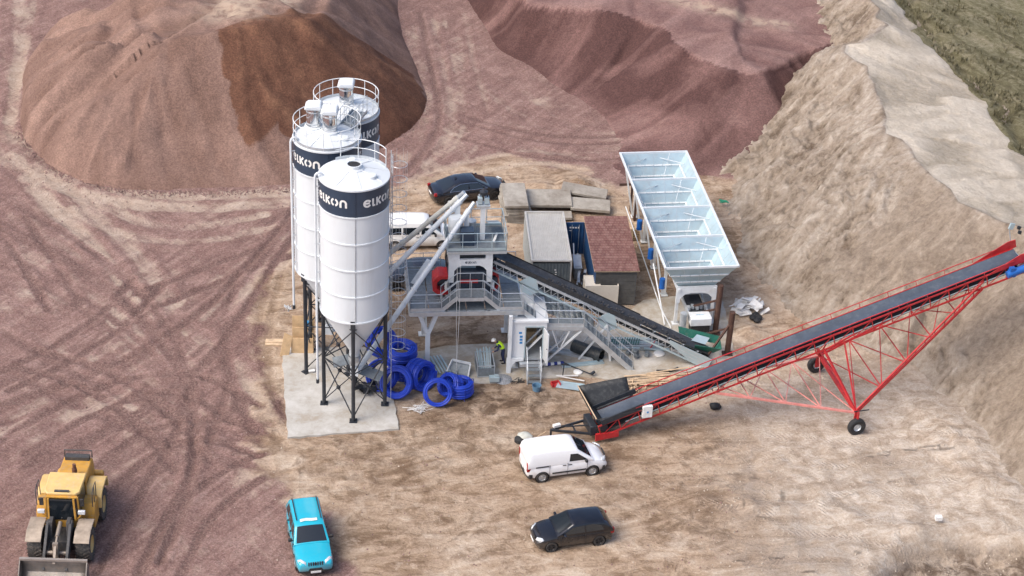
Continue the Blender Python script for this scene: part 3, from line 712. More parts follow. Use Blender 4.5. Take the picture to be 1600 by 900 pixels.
TIMBER = mat('timber', (0.50, 0.37, 0.24), 0.8, 0, 0.3, 3.5, 0.3, (0.30, 0.22, 0.15))
PLAST = mat('white_plastic', (0.72, 0.72, 0.70), 0.5, 0, 0.1, 3, 0.3)

# stencil lettering on the plant: strokes on a 3.6 x 0.8 field
def arc(cx, cy, r, a0, a1, n=12): return [(cx + r * math.cos(rad(a0 + (a1 - a0) * k / n)), cy + r * math.sin(rad(a0 + (a1 - a0) * k / n))) for k in range(n + 1)]
LETTERS = [arc(.38, .40, .30, 25, 330, 16), [(.16, .42), (.60, .42)],
           [(.93, .80), (.93, .10), (1.16, .10)],
           [(1.36, .82), (1.36, .0)], [(1.78, .78), (1.48, .43), (1.80, .02)],
           arc(2.32, .40, .30, 105, 255, 9), arc(2.32, .40, .30, -75, 75, 9),
           [(2.92, .0), (2.92, .42)] + arc(3.17, .44, .25, 180, 0, 8) + [(3.42, .0)]]
def stroke_quads(pts, w):
    P = [Vector((a, b)) for a, b in pts]; Q = []
    for a, b in zip(P[:-1], P[1:]):                     # subdivide so that it can wrap round a shell
        k = max(1, int((b - a).length / 0.12))
        Q += [a.lerp(b, j / k) for j in range(k)]
    Q.append(P[-1]); L = []; R = []
    for i, p in enumerate(Q):
        d = (Q[min(i + 1, len(Q) - 1)] - Q[max(i - 1, 0)]).normalized(); n = Vector((-d.y, d.x)) * (w / 2)
        L.append(p + n); R.append(p - n)
    return L, R
def lettering(mapf, width, w=0.19):
    b = MB(); k = width / 3.55
    for st in LETTERS:
        L, R = stroke_quads(st, w); n = len(L)
        vs = [mapf((p.x - 1.78) * k, (p.y - 0.4) * k) for p in L] + [mapf((p.x - 1.78) * k, (p.y - 0.4) * k) for p in R]
        b.add(vs, [(i, i + 1, n + i + 1, n + i) for i in range(n - 1)])
    return b
def rail(b, pts, h=1.05, r=0.022, mid=True, post=1.2, toe=False, closed=False):
    """hand rail along a floor line: top rail, knee rail, posts"""
    pts = [Vector(p) for p in pts]
    if closed: pts = pts + [pts[0]]
    up = Vector((0, 0, 1))
    for a, c in zip(pts[:-1], pts[1:]):
        b.tube(a + up * h, c + up * h, r, n=6); 
        if mid: b.tube(a + up * h * .52, c + up * h * .52, r * .8, n=6)
        if toe: b.bar(a + up * .09, c + up * .09, .012, .16)
        k = max(1, round((c - a).length / post))
        for j in range(k + 1):
            p = a.lerp(c, j / k); b.tube(p, p + up * h, r, n=6)
    return b

# ------------------------------------------------------------------ silos
R = 1.80
def make_silo(loc, ztop, label, leg_rot, rail_arc, filters, ladder=None, fill_pipe=None, rot=0.0):
    t = thing('silo', label, 'silo', (loc[0], loc[1], 0.10), rot, 'cement silos on the concrete pad')
    zt = ztop - 0.10; zb = zt - 7.9; ch = 7.9 / 5
    for k in range(5):
        z0 = zb + k * ch; z1 = z0 + ch; b = MB()
        b.lathe([(R, z0 + .012), (R, z1 - .012)], 72)
        s_ = b.build('band_course' if k == 4 else 'shell_course', NAVY if k == 4 else WHITE, t)
        f = MB(); f.lathe([(R - .01, z0 - .045), (R + .045, z0 - .04), (R + .05, z0), (R + .045, z0 + .04), (R - .01, z0 + .045)], 72)
        f.build('ring_flange', WHITE, s_)
        for a in (-83, 7, 97, 187):                     # bolted upright seam
            sm = MB(); ca, sa = math.cos(rad(a)), math.sin(rad(a)); rot_ = rz(rad(a))
            sm.box((ca * (R + .012), sa * (R + .012), (z0 + z1) / 2), (.03, .05, ch - .1), rot_)
            for j in range(9):
                zz = z0 + .1 + j * (ch - .2) / 8
                sm.box((ca * (R + .034), sa * (R + .034), zz), (.02, .035, .035), rot_)
            sm.build('bolted_seam', NAVY if k == 4 else GALV, s_)
    zmid = zt - ch * .5
    for a in (-37, 53, 143, -128):
        mp = lambda x, y, a=a: ((R + .012) * math.cos(rad(a) + x / R), (R + .012) * math.sin(rad(a) + x / R), zmid + y)
        lettering(mp, 2.05).build('lettering', PLAST, t)
    rf = MB(); rf.lathe([(R + .05, zt - .06), (R + .05, zt + .02), (R - .06, zt + .05), (.45, zt + .38), (.0, zt + .40)], 64)
    roof = rf.build('roof', WHITE, t)
    rb = MB()
    for k in range(8):
        a = 2 * PI * k / 8 + .3; ca, sa = math.cos(a), math.sin(a)
        rb.bar((ca * .5, sa * .5, zt + .385), (ca * (R - .1), sa * (R - .1), zt + .075), .035, .03)
    rb.build('roof_rib', WHITE2, roof)
    for (hx, hy, hr_) in ((.95, -.55, .26), (-.2, 1.15, .22)):
        h = MB(); rr = math.hypot(hx, hy); hz = zt + .05 + (R - .06 - rr) / (R - .51) * .33
        h.lathe([(hr_, hz - .1), (hr_, hz + .09), (hr_ - .03, hz + .12), (0, hz + .13)], 20, (hx, hy, 0)); h.build('hatch', WHITE, roof)
    cn = MB(); cn.lathe([(R - .01, zb), (R - .04, zb - .1), (.28, zb - 2.75), (.28, zb - 3.1), (.0, zb - 3.1)], 56); cone = cn.build('cone', WHITE, t)
    oc = MB(); oc.lathe([(.34, zb - 3.1), (.34, zb - 3.35), (.0, zb - 3.35)], 16); oc.box((0, 0, zb - 3.5), (.5, .5, .28)); oc.build('outlet_valve', GALV, cone)
    # legs, brackets, base plates, braces
    la = [leg_rot + 90 * k for k in range(4)]; rl = 1.66
    L = [Vector((rl * math.cos(rad(a)), rl * math.sin(rad(a)), 0)) for a in la]; up = Vector((0, 0, 1))
    for a, p in zip(la, L):
        b = MB(); b.tube(p, p + up * (zb - .35), .105, n=12); b.box(p + up * (zb - .12), (.30, .26, .5), rz(rad(a))); lg = b.build('leg', DARK, t)
        q = MB(); q.box(p + up * .02, (.42, .42, .04), rz(rad(a))); 
        for k in range(4): q.bar(p + up * .04, p + up * .04 + Vector((math.cos(rad(a + 90 * k)), math.sin(rad(a + 90 * k)), 0)) * .19 + up * .001, .015, .03)
        for k in range(4): q.plate([p + up * .04, p + up * .3 , p + up * .04 + Vector((math.cos(rad(a + 90 * k)), math.sin(rad(a + 90 * k)), 0)) * .2], .015)
        q.build('base_plate', DARK, lg)
        w = MB(); w.box(p * 1.02 + up * (zb - .02), (.12, .34, .36), rz(rad(a))); w.build('bracket', WHITE2, lg)
    zl = [0.25, (zb - .5) * .52, zb - .55]
    for i in range(4):
        p, q = L[i], L[(i + 1) % 4]
        b = MB()
        for z in zl[1:]: b.tube(p + up * z, q + up * z, .035, n=6)
        b.build('tie_beam', DARK, t)
        for z0, z1 in ((zl[0], zl[1]), (zl[1], zl[2])):
            b = MB(); b.bar(p + up * z0, q + up * z1, .05, .05); b.bar(q + up * z0, p + up * z1, .05, .05)
            mid_ = (p + q) / 2 + up * (z0 + z1) / 2; b.box(mid_, (.16, .16, .16), rz(math.atan2((q - p).y, (q - p).x)))
            b.build('cross_brace', DARK, t)
    # rail on the roof
    if rail_arc:
        a0, a1 = rail_arc; n = max(6, int((a1 - a0) / 10)); rr = R - .02
        ring = [Vector((rr * math.cos(rad(a0 + (a1 - a0) * k / n)), rr * math.sin(rad(a0 + (a1 - a0) * k / n)), zt + .04)) for k in range(n + 1)]
        b = MB(); b.path([p + up * 1.08 for p in ring], .024, 6); b.path([p + up * .58 for p in ring], .02, 6)
        for k in range(0, n + 1, 3): b.tube(ring[k], ring[k] + up * 1.08, .022, n=6)
        b.build('roof_railing', WHITE2, t)
        tb = MB(); tb.lathe([(R - .03, zt + .05), (R - .03, zt + .20), (R - .015, zt + .20), (R - .015, zt + .05)], n, a0=rad(a0), a1=rad(a1)); tb.build('toe_board', GALV, t)
    # dust filters with weather hood, or an open collar
    for (fx, fy) in filters:
        c = MB(); c.lathe([(.5, zt + .2), (.5, zt + .42), (.40, zt + .44), (.40, zt + .50)], 24, (fx, fy, 0)); c.build('filter_collar', WHITE, t)
        f = MB(); f.lathe([(.385, zt + .46), (.385, zt + 1.45), (.30, zt + 1.5), (0, zt + 1.5)], 32, (fx, fy, 0))
        fo = f.build('dust_filter', CHROME, t)
        for z in (zt + .62, zt + 1.3): sr = MB(); sr.lathe([(.386, z - .03), (.40, z - .03), (.40, z + .03), (.386, z + .03)], 24, (fx, fy, 0)); sr.build('clamp_ring', GALV, fo)
        h = MB(); h.prism([(fx - .44, zt + 1.46), (fx + .44, zt + 1.46), (fx + .47, zt + 1.60), (fx + .40, zt + 1.76), (fx - .30, zt + 1.72), (fx - .46, zt + 1.60)], fy - .42, fy + .42); h.build('weather_hood', WHITE, fo, bevel=.16).modifiers['bevel'].segments = 4
    if not filters:
        c = MB(); c.lathe([(.52, zt + .28), (.52, zt + .40), (.40, zt + .44), (.40, zt + .62), (.34, zt + .62), (.34, zt + .3)], 28); c.build('filter_collar', WHITE, t)
        c = MB(); c.lathe([(.345, zt + .57), (0, zt + .57)], 24); c.build('collar_shade_disc', BLACK, t)  # black disc painted in for the shade inside the collar
    if fill_pipe is not None:                              # white filling pipe down the outside
        a = rad(fill_pipe[0]); d = Vector((math.cos(a), math.sin(a), 0)); z0 = fill_pipe[1]
        b = MB(); pts = [d * (R + .22) + up * z0, d * (R + .22) + up * (zt + .05)]
        for k in range(1, 7): q = PI * k / 6; pts.append(d * (R + .02 + .20 * math.cos(q)) + up * (zt + .05 + .22 * math.sin(q)))
        pts.append(d * (R - .2) + up * (zt + .02)); b.path(pts, .065, 10); fp = b.build('filling_pipe', WHITE, t)
        c = MB(); c.tube(d * (R + .22) + up * z0, d * (R + .22) + up * (z0 - .25), .085, n=10); c.build('hose_coupling', DARK, fp)
        c = MB()
        for k in range(5): c.bar(d * (R - .02) + up * (zb + .6 + k * 1.7), d * (R + .26) + up * (zb + .6 + k * 1.7), .05, .05)
        c.build('pipe_clip', WHITE2, fp)
    if ladder is not None:
        a = rad(ladder[0]); d = Vector((math.cos(a), math.sin(a), 0)); s_ = Vector((-d.y, d.x, 0)); z0, z1 = ladder[1], zt + 1.1; c0 = d * (R + .18)
        b = MB()
        for q in (-.21, .21): b.tube(c0 + s_ * q + up * z0, c0 + s_ * q + up * z1, .024, n=6)
        b.tube(c0 + s_ * -.21 + up * 0.0, c0 + s_ * -.21 + up * z0, .02, n=6)
        ld = b.build('ladder', GALV, t)
        r1 = MB(); r1.tube(c0 - s_ * .21, c0 + s_ * .21, .013, n=5); ro = r1.build('rung', GALV, ld); ro.location = up * (z0 + .15)
        k = z0 + .45
        while k < z1 - .1: inst(ro, ld, up * k); k += .30
        h1 = MB(); hp = [c0 + s_ * (.36 * math.sin(rad(q))) + d * (.36 - .36 * math.cos(rad(q))) for q in range(-150, 151, 15)]
        hp = [c0 - s_ * .21] + [c0 + d * .40 + s_ * (.40 * math.sin(rad(q))) + d * (.40 * math.cos(rad(q))) for q in range(-140, 141, 14)] + [c0 + s_ * .21]
        h1.path(hp, .016, 5); ho = h1.build('cage_hoop', GALV, ld); ho.location = up * (z0 + .9); k = z0 + 1.75
        while k < z1: inst(ho, ld, up * k); k += .85
        st = MB()
        for q in (-100, -50, 0, 50, 100): pt = c0 + d * .40 + s_ * (.40 * math.sin(rad(q))) + d * (.40 * math.cos(rad(q))); st.bar(pt + up * (z0 + .9), pt + up * z1, .03, .008)
        st.build('cage_strip', GALV, ld)
    return t
S1 = (-8.34, -13.24); S2 = (-10.14, -9.15); S3 = (-9.55, -4.75)
s1 = make_silo(S1, 14.3, 'white silo with an open roof collar, in front of the two others', 3, (28, 128), [], ladder=(16, 2.6), fill_pipe=(196, 1.9))
s2 = make_silo(S2, 14.3, 'white silo with two chrome filters on its roof, at the left', -135, (0, 360), [(.15, -.05), (-.75, .45)], fill_pipe=(205, 4.2))
s3 = make_silo(S3, 13.75, 'rearmost white silo with one chrome filter and full roof railing', 0, (0, 360), [(0, .1)])
# link gangway between the roofs
g = thing('roof_gangway', 'small galvanised gangway joining the roofs of the two rear silos', 'gangway', (-9.0, -7.35, 14.38), rad(75))
b = MB(); b.box((0, 0, 0), (2.6, .8, .05)); b.build('deck', GRATE, g)
for sy in (-.4, .4):
    b = MB(); rail(b, [(-1.3, sy, .02), (1.3, sy, .02)], 1.0, .02, True, .65, True); b.build('railing', GALV, g)

# ------------------------------------------------------------------ screw conveyors from the silos up to the weighing tower
def screw(p0, p1, label, mt):
    p0 = Vector(p0); p1 = Vector(p1); d = (p1 - p0).normalized(); L = (p1 - p0).length
    t = thing('screw_conveyor', label, 'screw conveyor', p0, 0, 'tubular cement screws'); o = Vector((0, 0, 0))
    b = MB(); b.tube(o, d * L, .145, n=18); tb = b.build('tube', mt, t)
    f = MB()
    for k in (0.03, .28, .53, .78, .97): f.tube(d * (L * k - .03), d * (L * k + .03), .20, n=18)
    f.build('flange', mt, tb)
    b = MB(); b.tube(d * L, d * (L + .35), .17, n=14); b.box(d * (L + .12) - Vector((0, 0, .42)), (.3, .3, .7)); b.build('discharge_head', mt, t)
    b = MB(); b.tube(d * (L + .35), d * (L + .85), .13, n=12); b.build('drive_motor', GALV, t)
    b = MB(); b.box((0, 0, .28), (.42, .42, .5)); b.build('inlet_box', mt, t)
    return t
CREAM = mat('cream_tube', (0.60, 0.60, 0.55), 0.45, 0, 0.08, 1.0, 0.2)
screw((S1[0], S1[1], 2.0), (-2.75, -6.95, 8.75), 'white cement screw rising from the front silo, lowest of the three', WHITE)
screw((S2[0], S2[1], 2.0), (-3.3, -6.25, 8.95), 'white cement screw in the middle, with a bright smooth tube', WHITE)
screw((S3[0], S3[1], 2.3), (-3.45, -5.75, 8.95), 'cream coloured cement screw, farthest from the camera', CREAM)

# ------------------------------------------------------------------ mixer platform
PO = Vector((-5.58, -9.75, 0)); PR = rad(7.0)
pf = thing('mixer_platform', 'galvanised steel platform on white legs carrying the mixer', 'platform', PO, PR)
PL, PW, PZ = 6.3, 4.6, 4.0
b = MB()
for (x0, y0, x1, y1) in ((0, 0, PL, 0), (0, PW, PL, PW), (0, 0, 0, PW), (PL, 0, PL, PW), (0, 1.25, PL, 1.25), (2.0, 0, 2.0, PW), (4.4, 0, 4.4, PW)): b.bar((x0, y0, PZ - .14), (x1, y1, PZ - .14), .12, .26)
b.build('frame', GALV, pf)
for i in range(6):                                          # grating panels
    for j, (ya, yb) in enumerate(((.07, 1.19), (1.31, 2.85), (2.9, PW - .07))):
        b = MB(); b.b2((i * PL / 6 + .03, ya, PZ - .012), ((i + 1) * PL / 6 - .03, yb, PZ + .03)); b.build('grating', GRATE, pf)
for x, y, sp in ((1.05, .55, 1), (1.05, 3.9, 1), (5.9, .35, 0), (5.9, 4.1, 0)):
    b = MB()
    if sp:
        b.bar((x - .55, y, PZ - .28), (x, y, 2.2), .22, .22); b.bar((x + .55, y, PZ - .28), (x, y, 2.2), .22, .22); b.bar((x, y, 2.4), (x, y, 0.06), .30, .26)
    else: b.bar((x, y, PZ - .28), (x, y, .06), .32, .28)
    b.box((x, y, .09), (.6, .5, .05)); b.build('leg', WHITE2, pf)
b = MB(); b.bar((1.05, .7, 1.2), (1.05, 3.8, 3.4), .09); b.bar((1.05, 3.8, 1.2), (1.05, .7, 3.4), .09); b.bar((1.4, .55, 3.7), (5.6, .4, 3.7), .14, .2); b.build('brace', WHITE2, pf)
for pts in ([(0, 0, PZ), (1.75, 0, PZ)], [(5.0, 0, PZ), (PL, 0, PZ)], [(0, 0, PZ), (0, PW, PZ)], [(0, PW, PZ), (2.0, PW, PZ)], [(4.6, PW, PZ), (PL, PW, PZ)]):
    b = MB(); rail(b, pts, 1.1, .022, True, 1.0, False); b.build('railing', GALV, pf)
    a, c = Vector(pts[0]), Vector(pts[1]); b = MB(); b.bar(a + Vector((0, 0, .12)), c + Vector((0, 0, .12)), .012, .2); b.build('toe_board', GALV, pf)
# step-over in front of the mixer: stairs up, bridge, stairs down
zb_ = PZ + .85
for x0, x1 in ((1.75, 2.65), (5.0, 4.1)):
    for sy in (.06, .92):
        b = MB(); b.bar((x0, sy, PZ + .02), (x1, sy, zb_), .03, .22); b.build('stringer', GALV, pf)
        r = MB(); r.tube((x0, sy, PZ + 1.1), (x1, sy, zb_ + 1.05), .022, n=6); r.tube((x0, sy, PZ + .58), (x1, sy, zb_ + .55), .018, n=6); r.tube((x0, sy, PZ), (x0, sy, PZ + 1.1), .022, n=6)
        r.tube(((x0 + x1) / 2, sy, PZ + .4), ((x0 + x1) / 2, sy, PZ + 1.5), .02, n=6); r.build('stair_railing', GALV, pf)
    for k in range(4):
        u = (k + .5) / 4; b = MB(); b.box((x0 + (x1 - x0) * u, .49, PZ + .85 * (k + 1) / 4.6), (.24, .82, .035)); b.build('tread', GRATE, pf)
b = MB(); b.b2((2.65, .04, zb_ - .03), (4.1, .94, zb_ + .01)); b.build('bridge_deck', GRATE, pf)
b = MB(); b.b2((2.65, .03, zb_ - .24), (4.1, .06, zb_ - .03)); b.b2((2.65, .92, zb_ - .24), (4.1, .95, zb_ - .03)); b.build('bridge_beam', GALV, pf)
for sy in (.06, .92):
    b = MB(); rail(b, [(2.65, sy, zb_), (4.1, sy, zb_)], 1.05, .022, True, .72); b.build('railing', GALV, pf)
# ramp plate at the back left
b = MB(); b.plate([(.2, 3.0, PZ + .1), (1.2, 4.3, PZ + .9), (1.5, 4.0, PZ + .9), (.5, 2.7, PZ + .1)], .03); b.build('chute_plate', GALV, pf)

# ------------------------------------------------------------------ mixer
mx = thing('concrete_mixer', 'dark twin shaft concrete mixer with red drive guards on the platform', 'mixer', PO + rz(PR) @ Vector((3.4, 2.35, PZ + .03)), PR)
MIX = mat('mixer_navy', (0.03, 0.042, 0.062), 0.45, 0.1, 0.3, 3.0, 0.35, (0.16, 0.16, 0.17))
b = MB(); b.prism([(-1.15, .1), (1.15, .1), (1.22, .5), (1.22, 1.5), (1.05, 1.75), (-1.05, 1.75), (-1.22, 1.5), (-1.22, .5)], -1.05, 1.15); b.build('drum_housing', MIX, mx, bevel=.03)
b = MB(); b.box((-.15, -.2, 2.0), (1.0, .9, .5)); b.box((.65, .1, 1.9), (.5, .8, .3)); b.build('inspection_cover', GALV_L, mx)
b = MB(); b.box((.45, -.2, 2.05), (.55, .6, .55)); b.build('water_box', MIX, mx)
b = MB(); b.b2((-.55, -1.09, 1.02), (.45, -1.06, 1.24)); b.build('name_panel', RED, mx)
for k in range(3):
    b = MB(); b.b2((-1.1, -1.085, .35 + k * .42), (1.1, -1.055, .39 + k * .42)); b.build('stiffener', MIX, mx)
for sx in (-1, 1):
    b = MB(); pr = [(-.55, .25), (.15, .15), (.55, .45), (.55, 1.15), (.2, 1.45), (-.55, 1.4), (-.55, 1.2), (.05, 1.2), (.28, 1.0), (.28, .6), (.05, .42), (-.55, .45)]
    k = 1.0 if sx < 0 else .55
    b.prism([(sx * (1.28 + .28 * k) - (p[0] * k * .9) * -sx, p[1]) for p in pr] if sx < 0 else [(1.45 + p[0] * .4, p[1]) for p in pr], -.75 * k - .2, .1); b.build('belt_guard', RED, mx, bevel=.03)
    b = MB(); b.tube((sx * 1.25, -.45, .85), (sx * (1.9 if sx < 0 else 1.6), -.45, .85), .30, n=18); b.build('gear_motor', DARK, mx)
    b = MB(); b.tube((sx * 1.3, -.9, .55), (sx * 1.3, -.9, 1.0), .1, n=10); b.build('oil_tank', PLAST, mx)
b = MB(); b.box((0, 0, -.0), (2.5, 2.2, .16)); b.build('base_frame', DARK, mx)

# ------------------------------------------------------------------ weighing tower over the mixer
TW = thing('weighing_tower', 'white portal tower over the mixer with rails and name', 'tower', PO + rz(PR) @ Vector((3.4, 2.35, PZ + .03)), PR)
tz0, tz1 = 1.15, 3.15
def portal(y, mt):
    b = MB()
    pts = [(-1.22, tz0), (-.92, tz0), (-.90, 1.9), (-.72, 2.12), (-.5, 2.22), (.5, 2.22), (.72, 2.12), (.90, 1.9), (.92, tz0), (1.22, tz0), (1.22, tz1), (-1.22, tz1)]
    # front plate: the arch, then the slot bounded by four bands
    arch = [(-1.22, tz0), (-.92, tz0), (-.90, 1.9), (-.72, 2.12), (-.5, 2.22), (-.5, 2.62), (-1.22, 2.62)]
    b.prism(arch, y, y + .16); b.prism([(-p[0], p[1]) for p in arch][::-1], y, y + .16)
    b.b2((-.5, y, 2.22), (.5, y + .16, 2.62)); b.b2((-1.22, y, 2.62), (-.62, y + .16, 2.92)); b.b2((.82, y, 2.62), (1.22, y + .16, 2.92)); b.b2((-1.22, y, 2.92), (1.22, y + .16, tz1))
    return b
o = portal(-1.22, None).build('portal_frame', WHITE2, TW)
portal(1.06, None).build('portal_frame', WHITE2, TW)
mp = lambda x, y: (x + .0, -1.226, 2.43 + y)
lettering(mp, .62, .2).build('lettering', NAVY, TW)
b = MB()
for sx in (-1.14, 1.14):
    for z in (2.3, 3.0): b.bar((sx, -1.06, z), (sx, 1.06, z), .12, .2)
b.build('side_beam', WHITE2, TW)
b = MB(); b.b2((-.6, -1.0, 2.55), (.75, .9, 3.0)); b.build('aggregate_box', DARK, TW)
b = MB(); b.b2((-1.3, -1.3, tz1), (1.95, 1.5, tz1 + .06)); b.build('deck', GRATE, TW)
b = MB()
for p, q in (((-1.3, -1.3), (1.95, -1.3)), ((1.95, -1.3), (1.95, 1.5)), ((1.95, 1.5), (-1.3, 1.5)), ((-1.3, 1.5), (-1.3, -1.3))): b.bar((*p, tz1 - .06), (*q, tz1 - .06), .08, .14)
b.build('deck_beam', GALV, TW)
for pts in ([(-1.3, -1.3), (1.95, -1.3)], [(1.95, -1.3), (1.95, 1.5)], [(1.95, 1.5), (.2, 1.5)], [(-1.3, 1.5), (-1.3, .2)]):
    b = MB(); rail(b, [(*q, tz1 + .06) for q in pts], 1.1, .024, True, .85, True); b.build('railing', GALV_L, TW)
# cement and water scales, post and hoist head on the top deck
b = MB(); b.lathe([(.1, tz1 - .3), (.42, tz1 + .35), (.42, tz1 + 1.2), (.36, tz1 + 1.28), (0, tz1 + 1.3)], 20, (-.75, .45, 0)); b.build('cement_scale', WHITE, TW)
b = MB(); b.b2((-.55, -.75, tz1 + .06), (.2, -.1, tz1 + .95)); b.build('control_box', NAVY, TW)
b = MB(); b.lathe([(.1, tz1 - .2), (.28, tz1 + .2), (.28, tz1 + .85), (0, tz1 + .9)], 18, (.15, .75, 0)); b.build('water_scale', GALV, TW)
b = MB(); b.bar((.72, .1, tz1 + .06), (.72, .1, tz1 + 2.1), .30, .26); b.build('hoist_post', WHITE2, TW)
b = MB(); b.b2((.35, -.1, tz1 + 2.1), (1.1, .5, tz1 + 2.2)); b.build('hoist_head', GALV, TW)
for k in range(4):
    b = MB(); b.tube((.5 + .15 * k, .2, tz1 + 2.2), (.5 + .15 * k, .3, tz1 + 2.75), .045, n=8); b.build('pneumatic_cylinder', DARK if k % 2 else GALV, TW)
b = MB(); b.b2((.42, .05, tz1 + 2.25), (.66, .4, tz1 + 2.6)); b.b2((.8, .05, tz1 + 2.25), (1.04, .4, tz1 + 2.6)); b.build('valve_box', GALV_L, TW)
b = MB(); b.lathe([(.0, tz1 + 2.75), (.2, tz1 + 2.75), (.24, tz1 + 2.95), (0, tz1 + 3.05)], 14, (.74, .25, 0)); b.build('hoist_drum', DARK, TW)
b = MB(); b.plate([(1.0, -.2, tz1 + 1.2), (1.0, 1.3, tz1 + .5), (1.7, 1.3, tz1 + .5), (1.7, -.2, tz1 + 1.2)], .04); b.build('chute_lid', GALV_L, TW)
b = MB(); b.bar((1.25, -.9, tz1 + .4), (1.6, .5, tz1 + .15), .12, .05); b.build('loose_board', PLAST, TW)
for k in range(3):
    b = MB(); pts = [(-1.1 + .1 * k, -.2 + .3 * k, tz1 + .3), (-1.25, -.3 + .2 * k, tz1 - .4), (-1.3, -.1 + .2 * k, tz1 - 1.2), (-1.2, .1, tz1 - 1.9)]; b.path(pts, .03, 6); b.build('hose', BLACK, TW)

# lifting slings hanging in front of the tower
sl = thing('lifting_slings', 'pair of pale lifting slings hanging in front of the platform', 'sling', PO + rz(PR) @ Vector((2.55, -.12, 0)), PR)
for dx in (0, .17):
    b = MB(); b.bar((dx, .1 - dx * .2, 7.2), (dx * .9 + .0, -.25, 3.8), .045, .014); b.bar((dx * .9, -.25, 3.8), (.08, -.32, .35), .045, .014); b.build('strap', PLAST, sl)
b = MB(); b.tube((.08, -.32, .1), (.08, -.32, .42), .08, .02, n=10); b.build('hook', GALV, sl)

# ------------------------------------------------------------------ control cabin
cb = thing('control_cabin', 'white control cabin with open door under the platform end', 'cabin', (0.12, -9.22, .06), rad(6))
CABW = mat('cabin_white', (0.68, 0.70, 0.71), 0.45, 0, 0.05, 1.0, 0.15)
cw, cd, c0, c1 = 1.95, 2.5, .85, 3.25
b = MB(); b.b2((0, 0, c0 - .12), (cw, cd, c0)); b.build('floor', GALV, cb)
b = MB(); b.b2((-.06, -.10, c1), (cw + .06, cd + .05, c1 + .12)); b.build('roof', CABW, cb)
b = MB(); b.b2((0, 0, c0), (.75, .07, c1)); b.b2((.75, 0, c1 - .3), (1.75, .07, c1)); b.b2((1.75, 0, c0), (cw, .07, c1)); b.b2((0, .07, c0), (.07, cd, c1)); b.b2((cw - .07, .07, c0), (cw, cd, c1)); b.b2((0, cd - .07, c0), (cw, cd, c1)); b.build('wall', CABW, cb)
b = MB()
for x in (.75, 1.75): b.b2((x - .035, -.035, c0), (x + .035, .0, c1 - .28))
b.b2((.75, -.035, c1 - .35), (1.75, 0, c1 - .28)); b.build('door_frame', GALV_L, cb)
b = MB(); b.plate([(1.80, -.02, c0 + .03), (1.80, -.02, c1 - .36), (1.98, -.78, c1 - .36), (1.98, -.78, c0 + .03)], .05); d_ = b.build('door', CABW, cb)
b = MB(); b.tube((1.97, -.70, 1.9), (1.88, -.72, 1.9), .025, n=6); b.build('handle', DARK, d_)
b = MB(); b.b2((.2, 1.6, c0), (1.6, 2.3, c0 + .75)); b.build('desk', WOOD, cb)
for k, zz in enumerate((2.55, 2.3, 2.1, 1.9)):
    b = MB(); b.box((.52 - (.05 if k == 0 else 0), -.008, zz), (.16, .012, .13)); b.build('safety_sticker', mat('sticker_blue', (0.03, 0.22, 0.50), .5), cb)
for x in (-.12, .02):
    pass
b = MB(); b.bar((-.12, -.12, 0), (-.12, -.12, c1 + .5), .22, .2); b.prism([(-.26, 0), (.0, 0), (.02, .45), (.25, .75), (.7, .82), (.7, .95), (-.26, .95)], -.2, -.06); b.build('corner_column', WHITE2, cb)
st = thing('cabin_steps', 'short steel steps with curved handrails up to the open cabin door', 'steps', (1.35, -9.30, .03), rad(6) )
n = 4
for sx in (-.38, .38):
    b = MB(); b.bar((sx, -.1, .82), (sx, -1.2, .0), .03, .2); b.build('stringer', GALV, st)
    b = MB(); b.path([(sx, .0, .85), (sx, -.02, 1.75), (sx, -.12, 1.85), (sx, -.35, 1.72), (sx, -1.15, .95), (sx, -1.22, .85), (sx, -1.22, .05)], .024, 7); b.tube((sx, -.62, .4), (sx, -.62, 1.43), .02, n=6); b.build('handrail', GALV, st)
for k in range(n):
    b = MB(); b.box((0, -.18 - k * .30, .78 - k * .215), (.74, .25, .035)); b.build('tread', GRATE, st)
b = MB(); b.b2((-.75, -.3, .62), (.38, .0, .80)); b.build('landing', GALV, st)

# ------------------------------------------------------------------ access staircase to the platform
SA = thing('access_staircase', 'galvanised staircase with landing leading from the yard to the platform', 'staircase', (0.62, -8.92, .05), rad(3.5))
A = Vector((0, 0, PZ - .02)); B = Vector((1.35, 0, 2.85)); C = Vector((3.5, 0, 2.85)); D = Vector((6.45, 0, .02)); wv = Vector((0, .85, 0)); up = Vector((0, 0, 1))
b = MB(); b.b2((B.x, 0, 2.80), (C.x, .85, 2.85)); b.build('landing_deck', GRATE, SA)
b = MB(); b.b2((B.x - .05, -.03, 2.62), (C.x + .05, .0, 2.88)); b.b2((B.x - .05, .85, 2.62), (C.x + .05, .88, 2.88)); b.build('landing_beam', GALV, SA)
for P, Q, n in ((A, B, 5), (C, D, 12)):
    for w in (Vector((0, -.015, 0)), wv + Vector((0, .015, 0))):
        b = MB(); b.bar(P + w - up * .1, Q + w - up * .1, .03, .28); b.build('stringer', GALV, SA)
        r = MB(); r.tube(P + w + up * 1.05, Q + w + up * 1.05, .022, n=6); r.tube(P + w + up * .55, Q + w + up * .55, .018, n=6)
        k = max(1, round((Q - P).length / 1.0))
        for j in range(k + 1): p = P.lerp(Q, j / k) + w; r.tube(p, p + up * 1.05, .02, n=6)
        r.build('stair_railing', GALV, SA)
    for k in range(n):
        p = P.lerp(Q, (k + .5) / n); b = MB(); b.box(p + Vector((0, .425, 0)), (.25, .82, .035)); b.build('tread', GRATE, SA)
for w in (Vector((0, 0, 0)), wv):
    b = MB(); rail(b, [B + w, C + w], 1.05, .022, True, .7); b.build('railing', GALV, SA)
b = MB(); b.bar(B + Vector((0, -.01, .12)), C + Vector((0, -.01, .12)), .012, .2); b.build('toe_board', GALV, SA)
